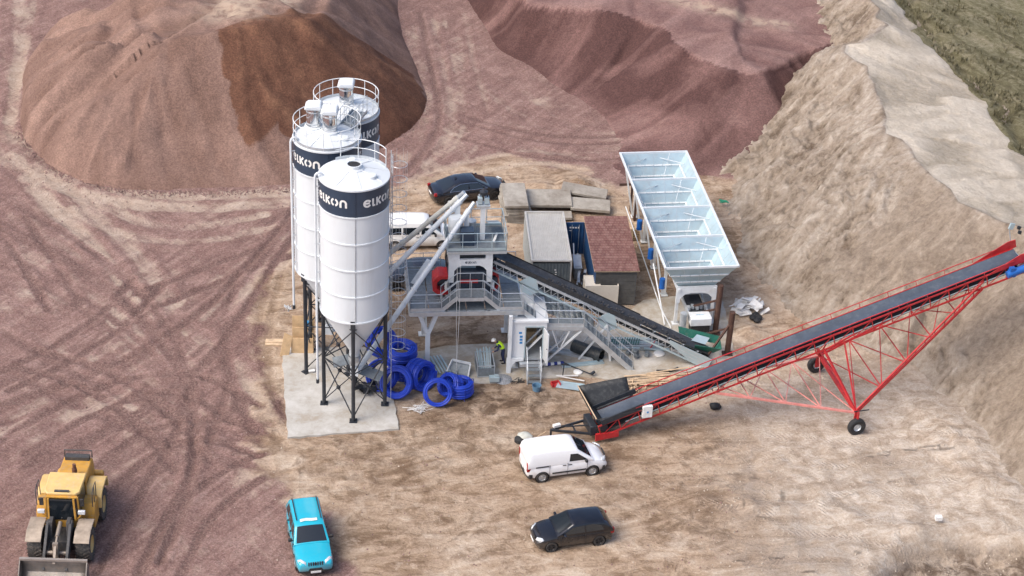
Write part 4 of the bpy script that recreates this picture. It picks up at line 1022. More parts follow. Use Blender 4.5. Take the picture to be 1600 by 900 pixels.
for w in (.05, .8):
    b = MB(); b.bar((C.x - .1, w, 2.6), (1.1, w, .05), .10); b.bar((1.5, w, 2.6), (.35, w, 1.2), .10); b.bar((1.75, w, 2.6), (2.15, w, 1.35), .06); b.bar((2.75, w, 2.6), (2.3, w, 1.5), .06); b.build('support_truss', WHITE2, SA)

# ------------------------------------------------------------------ inclined belt conveyor to the tower
def idler_mesh(): return None
CB0 = Vector((11.45, -7.25, .55)); CB1 = Vector((-1.05, -6.85, 6.2)); cdv = (CB1 - CB0).normalized(); CLn = (CB1 - CB0).length
ib = thing('inclined_conveyor', 'galvanised inclined belt conveyor feeding the mixer tower', 'conveyor', CB0, 0)
side = Vector((0, 0, 1)).cross(cdv).normalized(); nrm = cdv.cross(side)
def cp(s_, w, h): return cdv * s_ + side * w + nrm * h
bw = .46
b = MB(); sec = [(-bw, .16), (-.22, .02), (.22, .02), (bw, .16)]
rings = [[cp(s_, w, h + .02) for w, h in sec] + [cp(s_, w, h) for w, h in sec[::-1]] for s_ in np.linspace(.1, CLn, 40)]
b.loft(rings, True, False); b.build('belt', BELT, ib)
b = MB(); b.loft([[cp(s_, -bw, -.42), cp(s_, bw, -.42), cp(s_, bw, -.40), cp(s_, -bw, -.40)] for s_ in (.1, CLn)], True, False); b.build('return_belt', BELT, ib)
for w in (-.58, .58):
    b = MB(); b.bar(cp(0, w, -.08), cp(CLn, w, -.08), .06, .14, nrm); b.build('upper_chord', GALV, ib)
    b = MB(); b.bar(cp(.0, w, -.60), cp(CLn, w, -.60), .07, .10, nrm); b.build('lower_chord', GALV_L, ib)
    k = int(CLn / .42); lat = MB()
    for j in range(k):
        s0 = j * CLn / k; s1 = (j + .5) * CLn / k; s2 = (j + 1) * CLn / k
        lat.bar(cp(s0, w, -.57), cp(s1, w, -.12), .035, .035, nrm); lat.bar(cp(s1, w, -.12), cp(s2, w, -.57), .02, .02, nrm)
    lat.build('lattice', GALV, ib)
    cv = MB()
    n = 22
    for j in range(n):                                       # ribbed side skirt along the belt
        s0 = 4.5 + j * (CLn - 5.2) / n; cv.plate([cp(s0, w * .93, .02), cp(s0 + .42, w * .93, .02), cp(s0 + .50, w * .80, .24), cp(s0 + .08, w * .80, .24)], .012)
    cv.build('skirt_panel', BLACK, ib)
i0 = MB(); i0.tube(cp(0, -.2, -.02), cp(0, .2, -.02), .045, n=8); i0.tube(cp(0, .22, -.01), cp(0, .46, .11), .045, n=8); i0.tube(cp(0, -.22, -.01), cp(0, -.46, .11), .045, n=8); i0.bar(cp(0, -.58, -.1), cp(0, .58, -.1), .05, .05)
io = i0.build('idler', GALV, ib); io.location = cdv * .8
for k in range(1, 14): inst(io, ib, cdv * (.8 + k * .93))
b = MB(); b.tube(cp(.12, -.5, -.2), cp(.12, .5, -.2), .2, n=20); b.build('tail_drum', DARK, ib)
b = MB(); b.tube(cp(CLn, -.5, -.2), cp(CLn, .5, -.2), .22, n=20); b.build('head_drum', DARK, ib)
for w in (-.62, .62): b = MB(); b.plate([cp(-.15, w, -.65), cp(-.15, w, .1), cp(2.6, w, .1), cp(2.6, w, -.1), cp(.8, w, -.65)], .03); b.build('tail_frame', GALV_L, ib)
b = MB()
for w in (-.62, .62):
    for q in range(3): b.bar(cp(.1, w * 1.02, .02 - .2 * q), cp(1.9, w * 1.02, .02 - .2 * q), .03, .03)
b.build('tail_guard', GALV, ib)
for s_ in (6.3, 11.3):
    for w in (-.6, .6): b = MB(); b.plate([cp(s_ - .7, w, -.62), cp(s_ - .2, w, .02), cp(s_ + .25, w, .02), cp(s_ + .6, w, -.62), cp(s_ + .15, w, -1.05), cp(s_ - .35, w, -1.05)], .03); b.build('gusset_plate', GALV_L, ib)
for s_ in (6.2,):
    for w in (-.6, .6):
        p = cp(s_, w, -.7); b = MB(); b.bar(p, (p.x + .3, p.y, -CB0.z + .05), .12); b.bar(p, (p.x - 1.5, p.y, -CB0.z + .05), .10); b.build('support_leg', WHITE2, ib)
# lumps of stone riding the belt
b = MB()
for k in range(150):
    s_ = random.uniform(1.5, 10.5); w = random.gauss(0, .12); r = random.uniform(.03, .08); p = cp(s_, w, .06 + random.uniform(0, .06)); b.box(p, (r, r * 1.2, r * .8), rz(random.random() * 3) @ rx(random.random()))
b.build('stone_load', mat('belt_stone', (0.06, 0.058, 0.06), .8, 0, .5, 8), ib)['kind'] = 'stuff'
# white sheet and dust tarp hung under the conveyor by the tower
b = MB(); q = [(.2, -7.6, 5.0), (3.2, -7.4, 4.2), (3.9, -7.2, 2.9), (2.2, -7.5, 3.0), (.9, -7.7, 3.7)]
sh = MB(); sh.plate([(0.4, -7.1, 4.55), (1.1, -7.15, 4.5), (1.3, -7.3, 3.4), (0.6, -7.3, 3.45)], .06); tag(sh.build('side_plate', WHITE2), 'white steel plate standing at the right end of the mixer platform', 'steel plate')
tp = MB(); Wn = 10; rows = []
for i in range(9):
    u = i / 8; rows.append([Vector((1.1 + 3.6 * v / Wn + .3 * u, -6.1 - .9 * u + .08 * math.sin(v * 2.1 + i), 3.95 - .19 * v - .95 * u + .06 * math.sin(v * 1.7 + 2 * i))) for v in range(Wn + 1)])
for i in range(8):
    for v in range(Wn): tp.add([rows[i][v], rows[i][v + 1], rows[i + 1][v + 1], rows[i + 1][v]], [(0, 1, 2, 3)], True)
o = tp.build('tarpaulin', mat('tarp_grey', (0.42, 0.46, 0.46), .6, 0, .15, 2)); sd = o.modifiers.new('solid', 'SOLIDIFY'); sd.thickness = .012
tag(o, 'pale grey tarpaulin stretched below the inclined conveyor beside the stairs', 'tarpaulin')

# ------------------------------------------------------------------ aggregate hopper (four bins in a row)
HP = thing('aggregate_hopper', 'long galvanised aggregate hopper with four open bins by the sand ridge', 'hopper', (10.91, -3.95, .05), rad(9.05))
HW, HL, HZ = 2.15, 14.5, 4.25; n = 4; bl = HL / n; zb2 = 2.35
for k in range(n):
    y0 = k * bl; y1 = y0 + bl; ym = (y0 + y1) / 2; ht = .62; hb = .85
    T = [(-HW, y0 + .03, HZ), (HW, y0 + .03, HZ), (HW, y1 - .03, HZ), (-HW, y1 - .03, HZ)]
    Bm = [(-.95, ym - hb, zb2), (.95, ym - hb, zb2), (.95, ym + hb, zb2), (-.95, ym + hb, zb2)]
    for i in range(4):
        a, c = T[i], T[(i + 1) % 4]; d, e = Bm[(i + 1) % 4], Bm[i]
        b = MB(); b.plate([a, c, d, e], .025); wl_ = b.build('bin_wall', GALV_L, HP)
        for u in (.36, .68):                                 # flange ribs on the outside and inside of the sheet
            r = MB(); p = Vector(a).lerp(Vector(e), u); q = Vector(c).lerp(Vector(d), u); nseg = 14
            nn = (Vector(c) - Vector(a)).cross(Vector(e) - Vector(a)).normalized()
            for j_ in range(6): r.bar(p.lerp(q, (j_ + .04) / 6), p.lerp(q, (j_ + .96) / 6), .09, .13, nn)
            r.build('stiffener', WHITE2, wl_)  # white colour stands in for light caught on the flange edges
        s2_ = MB()
        for u in (.25, .5, .75): s2_.bar(Vector(a).lerp(Vector(c), u), Vector(e).lerp(Vector(d), u), .02, .05)
        s2_.build('panel_joint', GALV, wl_)
    b = MB(); b.b2((-.95, ym - hb, zb2 - .45), (-.92, ym + hb, zb2)); b.b2((.92, ym - hb, zb2 - .45), (.95, ym + hb, zb2)); b.b2((-.95, ym - hb, zb2 - .45), (.95, ym - hb + .03, zb2)); b.b2((-.95, ym + hb - .03, zb2 - .45), (.95, ym + hb, zb2)); b.b2((-.92, ym - hb + .03, zb2 - .4), (.92, ym + hb - .03, zb2 - .34)); b.build('discharge_gate', GALV, HP)
    b = MB()                                                 # tie rods across the bin
    b.tube((-HW * .86, y1 - .9, HZ - .35), (-.35, y1 - .12, HZ - .28), .025, n=6); b.tube((HW * .86, y1 - .9, HZ - .35), (.35, y1 - .12, HZ - .28), .025, n=6); b.build('tie_rod', GALV, HP)
    if k < 3: b = MB(); b.bar((.1, y0 + .1, HZ - .25), (-.15, y0 + 1.5, HZ - 1.45), .07); b.bar((-1.35, y0 + .75, HZ - .75), (1.35, y0 + .75, HZ - .75), .07, .1); b.build('brace_bar', GALV_L, HP)
for k in range(n + 1):
    b = MB(); b.b2((-HW - .04, k * bl - .05, HZ - .02), (HW + .04, k * bl + .05, HZ + .10)); b.build('top_beam', WHITE, HP)
for sx in (-1, 1):
    b = MB(); b.b2((sx * HW - .06, -.05, HZ + .0), (sx * HW + .06, HL + .05, HZ + .105)); b.build('rim_beam', WHITE, HP)
for k in range(n + 1):
    y = .82 + k * (HL - 1.5) / n
    for sx in (-1, 1):
        b = MB(); b.bar((sx * 1.08, y, 2.45), (sx * 1.08, y, .02), .17, .17); b.box((sx * 1.08, y, .04), (.4, .4, .05)); b.build('leg', WHITE2, HP)
        if k: b = MB(); b.bar((sx * 1.9, y, HZ - .5), (sx * 1.2, y, .15), .10); b.build('outer_strut', WHITE2, HP)
b = MB()
for sx in (-1, 1): b.bar((sx * 1.08, .5, 2.42), (sx * 1.08, HL - .5, 2.42), .16, .22)
b.build('longitudinal_beam', WHITE2, HP)
arch = [(-1.2, 1.55), (-.98, 1.55), (-.95, 1.85), (-.7, 2.1), (-.35, 2.2), (-.35, 2.62), (-1.2, 2.62)]
b = MB(); b.prism(arch, .62, .74); b.prism([(-p[0], p[1]) for p in arch][::-1], .62, .74); b.b2((-.35, .62, 2.2), (.35, .74, 2.62)); b.build('front_portal', WHITE2, HP)
b = MB(); b.tube((-1.95, 1.1, .95), (-1.75, HL - 1, .95), .035, n=7); b.tube((-1.75, .6, .1), (-2.05, 3.5, 2.6), .045, n=7); b.tube((-1.95, 1.1, .95), (-1.45, .2, .1), .035, n=7); b.build('air_pipe', WHITE2, HP)
for y in (2.1, 5.6, 9.2):
    b = MB(); b.tube((-1.75, y, 1.75), (-1.75, y, 2.35), .17, n=14); b.lathe([(.19, 1.72), (.19, 1.76), (0, 1.76)], 14, (-1.75, y, 0)); b.build('vibrator_motor', BLUEM, HP)
# feeder belt below the bins, its drive and cover
b = MB(); b.b2((-.5, -.6, 1.25), (.5, HL - .6, 1.29)); b.build('feeder_belt', BELT, HP)
b = MB()
for sx in (-.58, .58): b.b2((sx - .04, -.7, 1.1), (sx + .04, HL - .5, 1.4))
b.build('feeder_frame', GALV, HP)
b = MB(); b.prism([(-1.05, .95), (-.3, .95), (-.2, 1.1), (-.2, 1.42), (-.95, 1.5), (-1.05, 1.4)], -.62, .62, 'x'); cv = b.build('head_cover', WHITE2, HP, bevel=.02)
mp = lambda x, y: (x, -.63 - (y + .3) * .0 - .0, 1.48 + y * .0)
mp = lambda x, y: (x, -.62 + y * .98, 1.466 - y * .105)
lettering(mp, .42, .2).build('lettering', mat('logo_cyan', (0.05, 0.30, 0.48), .5), cv)
b = MB(); b.b2((-.55, -1.0, .45), (.55, -.35, .93)); b.build('discharge_chute', BLACK, HP)
b = MB(); b.tube((-.95, -.5, .75), (-.95, -.5, 1.55), .2, n=14); b.box((-.95, -.5, .62), (.34, .34, .3)); b.build('gear_motor', GALV, HP)
for k in range(5):
    b = MB(); b.box((-.5 + .25 * k, .2 + .12 * (k % 2), 1.45), (.16, .25, .22)); b.build('gate_cylinder', GALV, HP)
gh = thing('feed_hopper', 'green skirted feed box at the low end of the inclined conveyor', 'feed box', (10.75, -6.75, .75), rad(2))
b = MB()
for poly in ([(-1.1, .55, .95), (1.35, .55, .35), (1.15, .35, -.05), (-1.0, .35, .45)], [(1.35, .55, .35), (1.35, -.75, .30), (.95, -.45, -.15), (1.15, .35, -.05)], [(1.35, -.75, .30), (-.2, -.72, .5), (-.2, -.5, .1), (.95, -.45, -.15)]): b.plate(poly, .03)
b.build('skirt', GREEN, gh)
b = MB(); b.plate([(-.35, -.1, .42), (.45, -.2, .22), (.75, .3, .36), (.0, .35, .55)], .03); b.build('deflector', GALV_L, gh)

# rusty posts with braces to the right of the hopper
for (px, py, top, lab) in ((1117, 521, 3.3, 'taller rusty pipe post standing at the right front corner of the hopper'), (1136, 553, 2.85, 'shorter rusty pipe post with a slanting prop, nearer the red conveyor')):
    p = at(px, py, .05); t = thing('steel_post', lab, 'post', p, 0, 'rusty posts beside the hopper')
    b = MB(); b.tube((0, 0, 0), (.05, 0, top), .17, n=14); b.build('pipe', RUST, t)
    b = MB(); b.box((0, 0, .03), (.6, .5, .06)); b.build('foot_plate', RUST, t)
    b = MB()
    if top > 3: b.bar((0, 0, 1.7), (-1.5, .5, .9), .1); b.bar((0, 0, 2.3), (-1.4, .5, 1.5), .1); 
    else: b.bar((0, 0, 2.1), (-1.55, -1.25, .0), .11); b.bar((0, 0, 1.8), (-1.3, .6, .9), .09)
    b.build('prop', RUST, t)
fr_ = thing('rusty_frame', 'dark rusty steel frame standing behind the left rear corner of the hopper', 'steel frame', at(985, 330), rad(10))
b = MB()
for p, q in (((0, 0, 0), (0, 0, 2.2)), ((.0, -1.3, 0), (.0, -1.3, 2.2)), ((0, 0, 2.15), (0, -1.3, 2.15)), ((0, 0, .1), (0, -1.3, .1)), ((-.9, -.2, 2.1), (0, -.2, 2.1))): b.bar(p, q, .13)
b.build('frame', RUST, fr_)

# ------------------------------------------------------------------ red mobile stacker conveyor
RC = thing('stacker_conveyor', 'long red mobile stacker conveyor with a black belt on two wheels', 'conveyor', (4.97, -15.1, 0), rad(17.6))
RL = 24.3; rs = 7 / 23.4; sd_ = Vector((1, 0, rs)).normalized(); sn = Vector((-sd_.z, 0, sd_.x)); R0 = Vector((-.2, 0, 1.0))
def rp(s_, y, h): return R0 + sd_ * s_ + Vector((0, y, 0)) + sn * h
RLs = 25.2
sec = [(-.52, .18), (-.25, .03), (.25, .03), (.52, .18)]
b = MB(); b.loft([[rp(s_, y, h + .022) for y, h in sec] + [rp(s_, y, h) for y, h in sec[::-1]] for s_ in np.linspace(.2, RLs, 50)], True, False); b.build('belt', mat('stacker_belt', (0.058, 0.072, 0.094), .27, 0, .22, .8, .4, (.13, .145, .16)), RC)
b = MB(); b.loft([[rp(s_, -.5, -.46), rp(s_, .5, -.46), rp(s_, .5, -.44), rp(s_, -.5, -.44)] for s_ in (.2, RLs)], True, False); b.build('return_belt', BLACK, RC)
for y in (-.66, .66):
    b = MB(); b.bar(rp(0, y, .10), rp(RLs, y, .10), .05, .09, sn); b.build('upper_chord', RED, RC)
    b = MB(); b.bar(rp(0, y, -.62), rp(RLs, y, -.62), .07, .08, sn); b.build('lower_chord', RED, RC)
    nb = 22; p0 = MB(); p0.bar(rp(0, y, .1), rp(0, y, -.62), .06, .05, sd_); po = p0.build('upright', RED, RC)
    for k in range(1, nb + 1): inst(po, RC, sd_ * (k * RLs / nb))
    b = MB()
    for k in range(nb):
        s0, s1 = k * RLs / nb, (k + 1) * RLs / nb
        b.bar(rp(s0, y, -.6), rp(s1, y, .08), .03, .03, sn)
    b.build('diagonal_bracing', RED, RC)
    b = MB(); b.bar(rp(1.5, y * .98, -.27), rp(RLs - .3, y * .98, -.27), .03, .05, sn); b.build('cable_tray', GALV_L, RC)
    b = MB(); b.tube(rp(2.2, y * 1.12, .42), rp(RLs - .6, y * 1.12, .42), .028, n=6)
    for k in range(14): s_ = 2.3 + k * (RLs - 3) / 13; b.tube(rp(s_, y, .1), rp(s_, y * 1.12, .42), .02, n=5)
    b.build('guard_rail', RED, RC)
i0 = MB(); i0.tube(rp(0, -.22, -.02), rp(0, .22, -.02), .05, n=8); i0.tube(rp(0, .24, -.01), rp(0, .54, .13), .05, n=8); i0.tube(rp(0, -.24, -.01), rp(0, -.54, .13), .05, n=8); i0.bar(rp(0, -.68, -.09), rp(0, .68, -.09), .05, .05)
io = i0.build('idler', DARK, RC); io.location = sd_ * 1.0
for k in range(1, 21): inst(io, RC, sd_ * (1.0 + k * 1.15))
b = MB(); b.tube(rp(RLs - .1, -.58, -.2), rp(RLs - .1, .58, -.2), .24, n=22); b.build('head_drum', GALV, RC)
b = MB(); b.tube(rp(.3, -.58, -.2), rp(.3, .58, -.2), .22, n=22); b.build('tail_drum', DARK, RC)
for y in (-.72, .72):
    b = MB(); b.plate([rp(RLs - 2.4, y, .12), rp(RLs + .25, y, .12), rp(RLs + .25, y, .62), rp(RLs - .2, y, .66)], .04); b.build('head_side_plate', RED, RC)
b = MB(); b.tube(rp(RLs - .9, -.75, -.12), rp(RLs - .9, -1.15, -.12), .2, n=16); b.tube(rp(RLs - 1.25, -1.0, -.1), rp(RLs + .3, -1.0, -.1), .21, n=16); b.box(rp(RLs - .9, -1.0, .15), (.3, .25, .2)); b.build('drive_motor', BLUEM, RC)
# wheeled undercarriage
wh = [Vector((13.85, -3.05, .5)), Vector((14.2, 3.2, .5))]
for w in wh:
    b = MB(); b.lathe([(.22, -.13), (.42, -.16), (.50, -.11), (.52, 0), (.50, .11), (.42, .16), (.22, .13)], 28, tuple(w), axis='y'); ty = b.build('tyre', BLACK, RC)
    b = MB(); b.lathe([(0, -.05), (.1, -.09), (.20, -.06), (.24, -.12), (.24, .12), (.20, .06), (.1, .09), (0, .05)], 20, tuple(w), axis='y'); b.build('rim', GALV, ty)
    b = MB(); b.bar(w + Vector((0, -.0, .0)), w + Vector((0, 0, .95)), .1); b.plate([w + Vector((-.16, .2 * (1 if w.y < 0 else -1), -.05)), w + Vector((.16, .2 * (1 if w.y < 0 else -1), -.05)), w + Vector((.1, .2 * (1 if w.y < 0 else -1), .95)), w + Vector((-.1, .2 * (1 if w.y < 0 else -1), .95))], .05); b.build('wheel_fork', RED, RC)
e0, e1 = wh[0] + Vector((0, .25, .75)), wh[1] + Vector((0, -.25, .75))
b = MB(); b.bar(e0, e1, .16, .18); b.build('axle_beam', RED, RC)
def truss_pair(A0, A1, B0, B1, nseg, ladder, name, mt=RED):
    """two chords A0-A1 and B0-B1 with zigzag between; ladder gives every chord a second tube"""
    A0, A1, B0, B1 = map(Vector, (A0, A1, B0, B1))
    for P, Q in ((A0, A1), (B0, B1)):
        b = MB(); b.bar(P, Q, .11, .11)
        if ladder:
            off = Vector((0, 0, .48)); b.bar(P + off * .4, Q + off, .08, .08)
            for k in range(1, 13): u = k / 13; b.bar(P.lerp(Q, u), (P + off * .4).lerp(Q + off, u), .035, .035)
        b.build(name, mt, RC)
    b = MB()
    for k in range(nseg):
        u0, u1 = k / nseg, (k + 1) / nseg
        b.bar(A0.lerp(A1, u0), B0.lerp(B1, u1), .045, .045); b.bar(B0.lerp(B1, u0), A0.lerp(A1, u1), .045, .045); b.bar(A0.lerp(A1, u1), B0.lerp(B1, u1), .05, .05)
    b.build('lattice', mt, RC)
q = rp(6.6, 0, -.66); truss_pair(e0, (q.x, -.62, q.z), e1, (q.x, .62, q.z), 4, False, 'drawbar_boom', mat('pale_red', (0.60, 0.22, 0.19), .45, 0, .2, 2, .4, (.66, .42, .36)))  # lower boom in a paler red than the rest of the conveyor
q = rp(22.6, 0, -.68); truss_pair(e0, (q.x, -.62, q.z), e1, (q.x, .62, q.z), 5, True, 'raking_boom')
q = rp(13.1, 0, -.62); q2 = rp(14.3, 0, -.62)
b = MB(); b.bar(e0, (q.x, -.64, q.z), .11); b.bar(e1, (q.x, .64, q.z), .11); b.bar(e0, (q2.x, -.64, q2.z), .07); b.bar(e1, (q2.x, .64, q2.z), .07); b.bar(e0 * .55 + Vector((q.x, -.64, q.z)) * .45, e1 * .55 + Vector((q.x, .64, q.z)) * .45, .07); b.build('upright_frame', RED, RC)
b = MB(); b.bar(e0 + Vector((-.2, -.1, .15)), e0 + Vector((.7, -.1, .15)), .05); b.bar(e1 + Vector((-.2, .1, .15)), e1 + Vector((.7, .1, .15)), .05); b.build('brake_lever', DARK, RC)
# black rubber funnel over the tail
b = MB()
low = [rp(.35, .62, .15), rp(2.5, .62, .2), rp(2.5, -.62, .2), rp(.35, -.62, .15)]
far = [Vector((-.75, 1.55, 2.35)), Vector((1.9, 1.25, 2.75))]
pan = []
for i in range(7):
    u = i / 6; row = []
    for j in range(9):
        v = j / 8; p = low[0].lerp(low[1], v); q = far[0].lerp(far[1], v); m_ = p.lerp(q, u); m_.z -= .30 * math.sin(PI * u) ; m_.y -= .12 * math.sin(PI * u); row.append(m_)
    pan.append(row)
def sheet(b, rows):
    n_ = len(rows[0]); b.add([v for r_ in rows for v in r_], [(i * n_ + j, i * n_ + j + 1, (i + 1) * n_ + j + 1, (i + 1) * n_ + j) for i in range(len(rows) - 1) for j in range(n_ - 1)], True)
sheet(b, pan)
endp = [[low[0].lerp(low[3], v).lerp(Vector((-.75, 1.55, 2.35)).lerp(Vector((-.35, -.62, 1.55)), v), u) + Vector((-.18 * math.sin(PI * u), 0, -.1 * math.sin(PI * u))) for v in np.linspace(0, 1, 7)] for u in np.linspace(0, 1, 6)]
sheet(b, endp)
nearp = [[low[3].lerp(low[2], v).lerp(Vector((-.35, -.62, 1.55)).lerp(Vector((2.4, -.85, 2.0)), v), u) for v in np.linspace(0, 1, 7)] for u in np.linspace(0, 1, 3)]
sheet(b, nearp)
o = b.build('loading_funnel', mat('rubber_sheet', (0.018, 0.02, 0.022), .55, 0, .3, 1.5, .35, (.16, .16, .15)), RC); sdm = o.modifiers.new('solid', 'SOLIDIFY'); sdm.thickness = .03
b = MB(); b.path([Vector(p) + Vector((0, 0, .02)) for p in (endp[-1][0], endp[-1][2], endp[-1][4], endp[-1][6])], .035, 6); b.build('worn_edge', mat('worn_edge', (0.45, 0.33, 0.22), .8), RC)
b = MB(); b.bar(rp(.2, -.72, .3), rp(2.7, -.72, .36), .07, .34, sn); b.bar(rp(.2, .72, .3), rp(2.7, .72, .36), .07, .3, sn); b.build('skirt_board', DARK, RC)
b = MB(); b.b2((-.62, -.55, .45), (-.22, .75, 1.05)); b.build('tail_box', DARK, RC, bevel=.04)
b = MB(); tip = Vector((-2.55, .35, .55))
b.bar((-.5, -.5, .55), tip, .09, .12); b.bar((-.5, .75, .6), tip, .09, .12); b.bar((-.45, -.3, 1.0), tip + Vector((.8, .0, .1)), .06); b.bar(tip + Vector((0, 0, -.5)), tip + Vector((0, 0, .05)), .09); b.bar((-1.3, -.15, .57), (-1.3, .55, .57), .07); b.build('drawbar', DARK, RC)
b = MB(); b.box(tip + Vector((.35, .1, .18)), (.42, .2, .14), rz(.2)); b.build('drawbar_cover', PLAST, RC)
for y in (-.66, .66): b = MB(); b.prism([(-.35, .2), (.95, .3), (.95, .62), (-.35, .62)], y - .06, y + .06); b.build('tail_frame', RED, RC)
b = MB(); b.box(rp(2.75, -.80, -.02), (.55, .2, .72)); cbx = b.build('control_box', PLAST, RC, bevel=.015)
b = MB(); b.box(rp(2.75, -.905, -.02), (.1, .012, .1)); b.build('badge', mat('sticker_blue', (0.03, 0.22, 0.5)), cbx)
b = MB(); b.tube(rp(RLs, .8, .5), rp(RLs, .8, 1.5), .03, n=6); fl_ = b.build('lamp_pole', GALV, RC)
for dx, dz in ((-.28, 1.5), (.2, 1.35), (.3, 1.05)):
    b = MB(); p = rp(RLs, .8, 0) + Vector((dx, 0, dz)); b.box(p, (.28, .1, .36) if dx < 0 else (.16, .14, .18), ry(.3)); b.build('floodlight', GALV_L if dx < 0 else DARK, fl_)

# ------------------------------------------------------------------ vehicles
GLASS = NT('car_glass'); GLASS.color((0.010, 0.014, 0.018)); GLASS.b.inputs['Roughness'].default_value = 0.05; GLASS.b.inputs['Specular IOR Level'].default_value = 0.85; GLASS = GLASS.m
TYRE = mat('tyre_rubber', (0.020, 0.020, 0.021), .8, 0, .2, 5, .5, (.20, .16, .12))
RIM = mat('rim_grey', (0.42, 0.43, 0.44), .35, .6, .1, 4)
RIMD = mat('rim_dark', (0.03, 0.03, 0.032), .4, .4, .2, 4)
LAMPW = mat('lamp_clear', (0.62, 0.65, 0.67), .12, .2, .1, 8)
LAMPR = mat('lamp_red', (0.28, 0.010, 0.012), .2, 0, .2, 8)
TRIM = mat('black_trim', (0.018, 0.019, 0.021), .55, 0, .2, 4, .2)
def paint(name, c, dirt=.12): return car_paint(name, c, .45 + dirt * 2, .6)
def lerp_keys(keys, x):
    return float(np.interp(x, [k[0] for k in keys], [k[1] for k in keys]))
def smooth_keys(keys, x):
    # monotone-ish smoothing: average of the linear value over a short window
    return sum(lerp_keys(keys, x + d) for d in (-.10, -.05, 0, .05, .10)) / 5
def vehicle(name, label, cat, loc, rotz, S, group=None):
    """S: L, W, deck (top line of lower body), roof keys, wheels, windows; x forward, y left"""
    t = thing(name, label, cat, loc, rotz, group); L, W = S['L'], S['W']; hw = W / 2; body_m = S['paint']; wb_, wr_ = hw * S.get('wb', .95), hw * S.get('wr', .74)
    def halfw(x):
        e = abs(x) / (L / 2); return hw * (1 - S.get('taper', .16) * max(0, (e - .55) / .45) ** 2.2)
    sill = .24
    def zlow(x): e = abs(x) / (L / 2); return sill + .16 * max(0, (e - .82) / .18) ** 1.5
    rings = []; xs_ = np.concatenate([[-L / 2, -L / 2 + .03, -L / 2 + .08], np.linspace(-L / 2 + .16, L / 2 - .16, 38), [L / 2 - .08, L / 2 - .03, L / 2]])
    for x in xs_:
        e = (L / 2 - abs(x)); w = halfw(x) * (1 - .10 * max(0, 1 - e / .14) ** 2); zt = smooth_keys(S['deck'], x); zl = zlow(x)
        if e < .14: zt -= .10 * (1 - e / .14) ** 2; zl += .06 * (1 - e / .14) ** 2
        h = zt - zl
        half = [(0, zl), (w * .80, zl), (w * .95, zl + h * .10), (w, zl + h * .38), (w * .992, zl + h * .62), (w * .965, zl + h * .82), (w * .915, zl + h * .945), (w * .80, zt - .005), (w * .45, zt + .025), (0, zt + .035)]
        rings.append([(x, y, z) for y, z in half] + [(x, -y, z) for y, z in half[-2:0:-1]])
    b = MB(); b.loft(rings, True, True); bo = b.build('body', body_m, t)
    # cut the wheel arches out of the shell
    cut = MB(); wr = S['wheel_r']
    for x in S['axles']:
        for sy in (-1, 1): cut.tube((x, sy * (hw + .2), wr), (x, sy * (hw - .34), wr), wr * 1.16, n=28)
    co = cut.build('cutter', TRIM); md = bo.modifiers.new('arch', 'BOOLEAN'); md.operation = 'DIFFERENCE'; md.object = co; md.solver = 'EXACT'
    co.parent = t
    bpy.context.view_layer.update()
    ev = bo.evaluated_get(bpy.context.evaluated_depsgraph_get()); me = bpy.data.meshes.new_from_object(ev); bo.modifiers.clear(); bo.data = me
    bpy.data.objects.remove(co)
    try: me.set_sharp_from_angle(angle=rad(38))
    except Exception: pass
    # cabin
    rk = S['roof']; x0, x1 = rk[0][0], rk[-1][0]; zb0 = S['belt']; zmax = max(k[1] for k in rk)
    def sidey(z): return wb_ + (wr_ - wb_) * (z - zb0) / (zmax - zb0)
    def top(x): return lerp_keys(rk, x)
    rings = []; n = 44
    for x in np.linspace(x0, x1, n):
        zt = max(top(x), zb0 + .01); y1 = sidey(zt); q = min(.10, max(.005, (zt - zb0) * .3))
        half = [(wb_ * .98, zb0 - .12), (sidey(zb0), zb0), (sidey(zt - q), zt - q), (sidey(zt - q * .35) - q * .18, zt - q * .35), (y1 - q * .9, zt - q * .03), (y1 * .5, zt + .025), (0, zt + .035)]
        rings.append([(x, y, z) for y, z in half] + [(x, -y, z) for y, z in half[-2::-1]])
    b = MB(); b.loft(rings, True, True, closed=True); cabn = b.build('cabin', S.get('cabin_paint', body_m), t)
    def side_win(poly, nm='side_window', m_=GLASS, off=.008):
        for sy in (-1, 1):
            b = MB(); pts = [(x, sy * (sidey(z) + off), z) for x, z in poly]; b.add(pts, [tuple(range(len(pts)))]); b.build(nm, m_, cabn)
    for poly in S['windows']: side_win(poly)
    def screen(xa, xb, f, nm, m_=GLASS):
        b = MB(); rows = []
        for u in np.linspace(0, 1, 7):
            x = xa + (xb - xa) * u; zt = top(x); w = (sidey(zt) - .05) * f; dx = 1e-2; sl_ = (top(x + dx) - top(x - dx)) / (2 * dx); nv = Vector((-sl_, 0, 1)).normalized()
            rows.append([Vector((x, y, zt + .035 * (1 - (y / (w + .1)) ** 2) - .004)) + nv * .012 for y in np.linspace(-w, w, 9)])
        sheet(b, rows); return b.build(nm, m_, cabn)
    for (xa, xb, f, nm) in S['screens']: screen(xa, xb, f, nm)
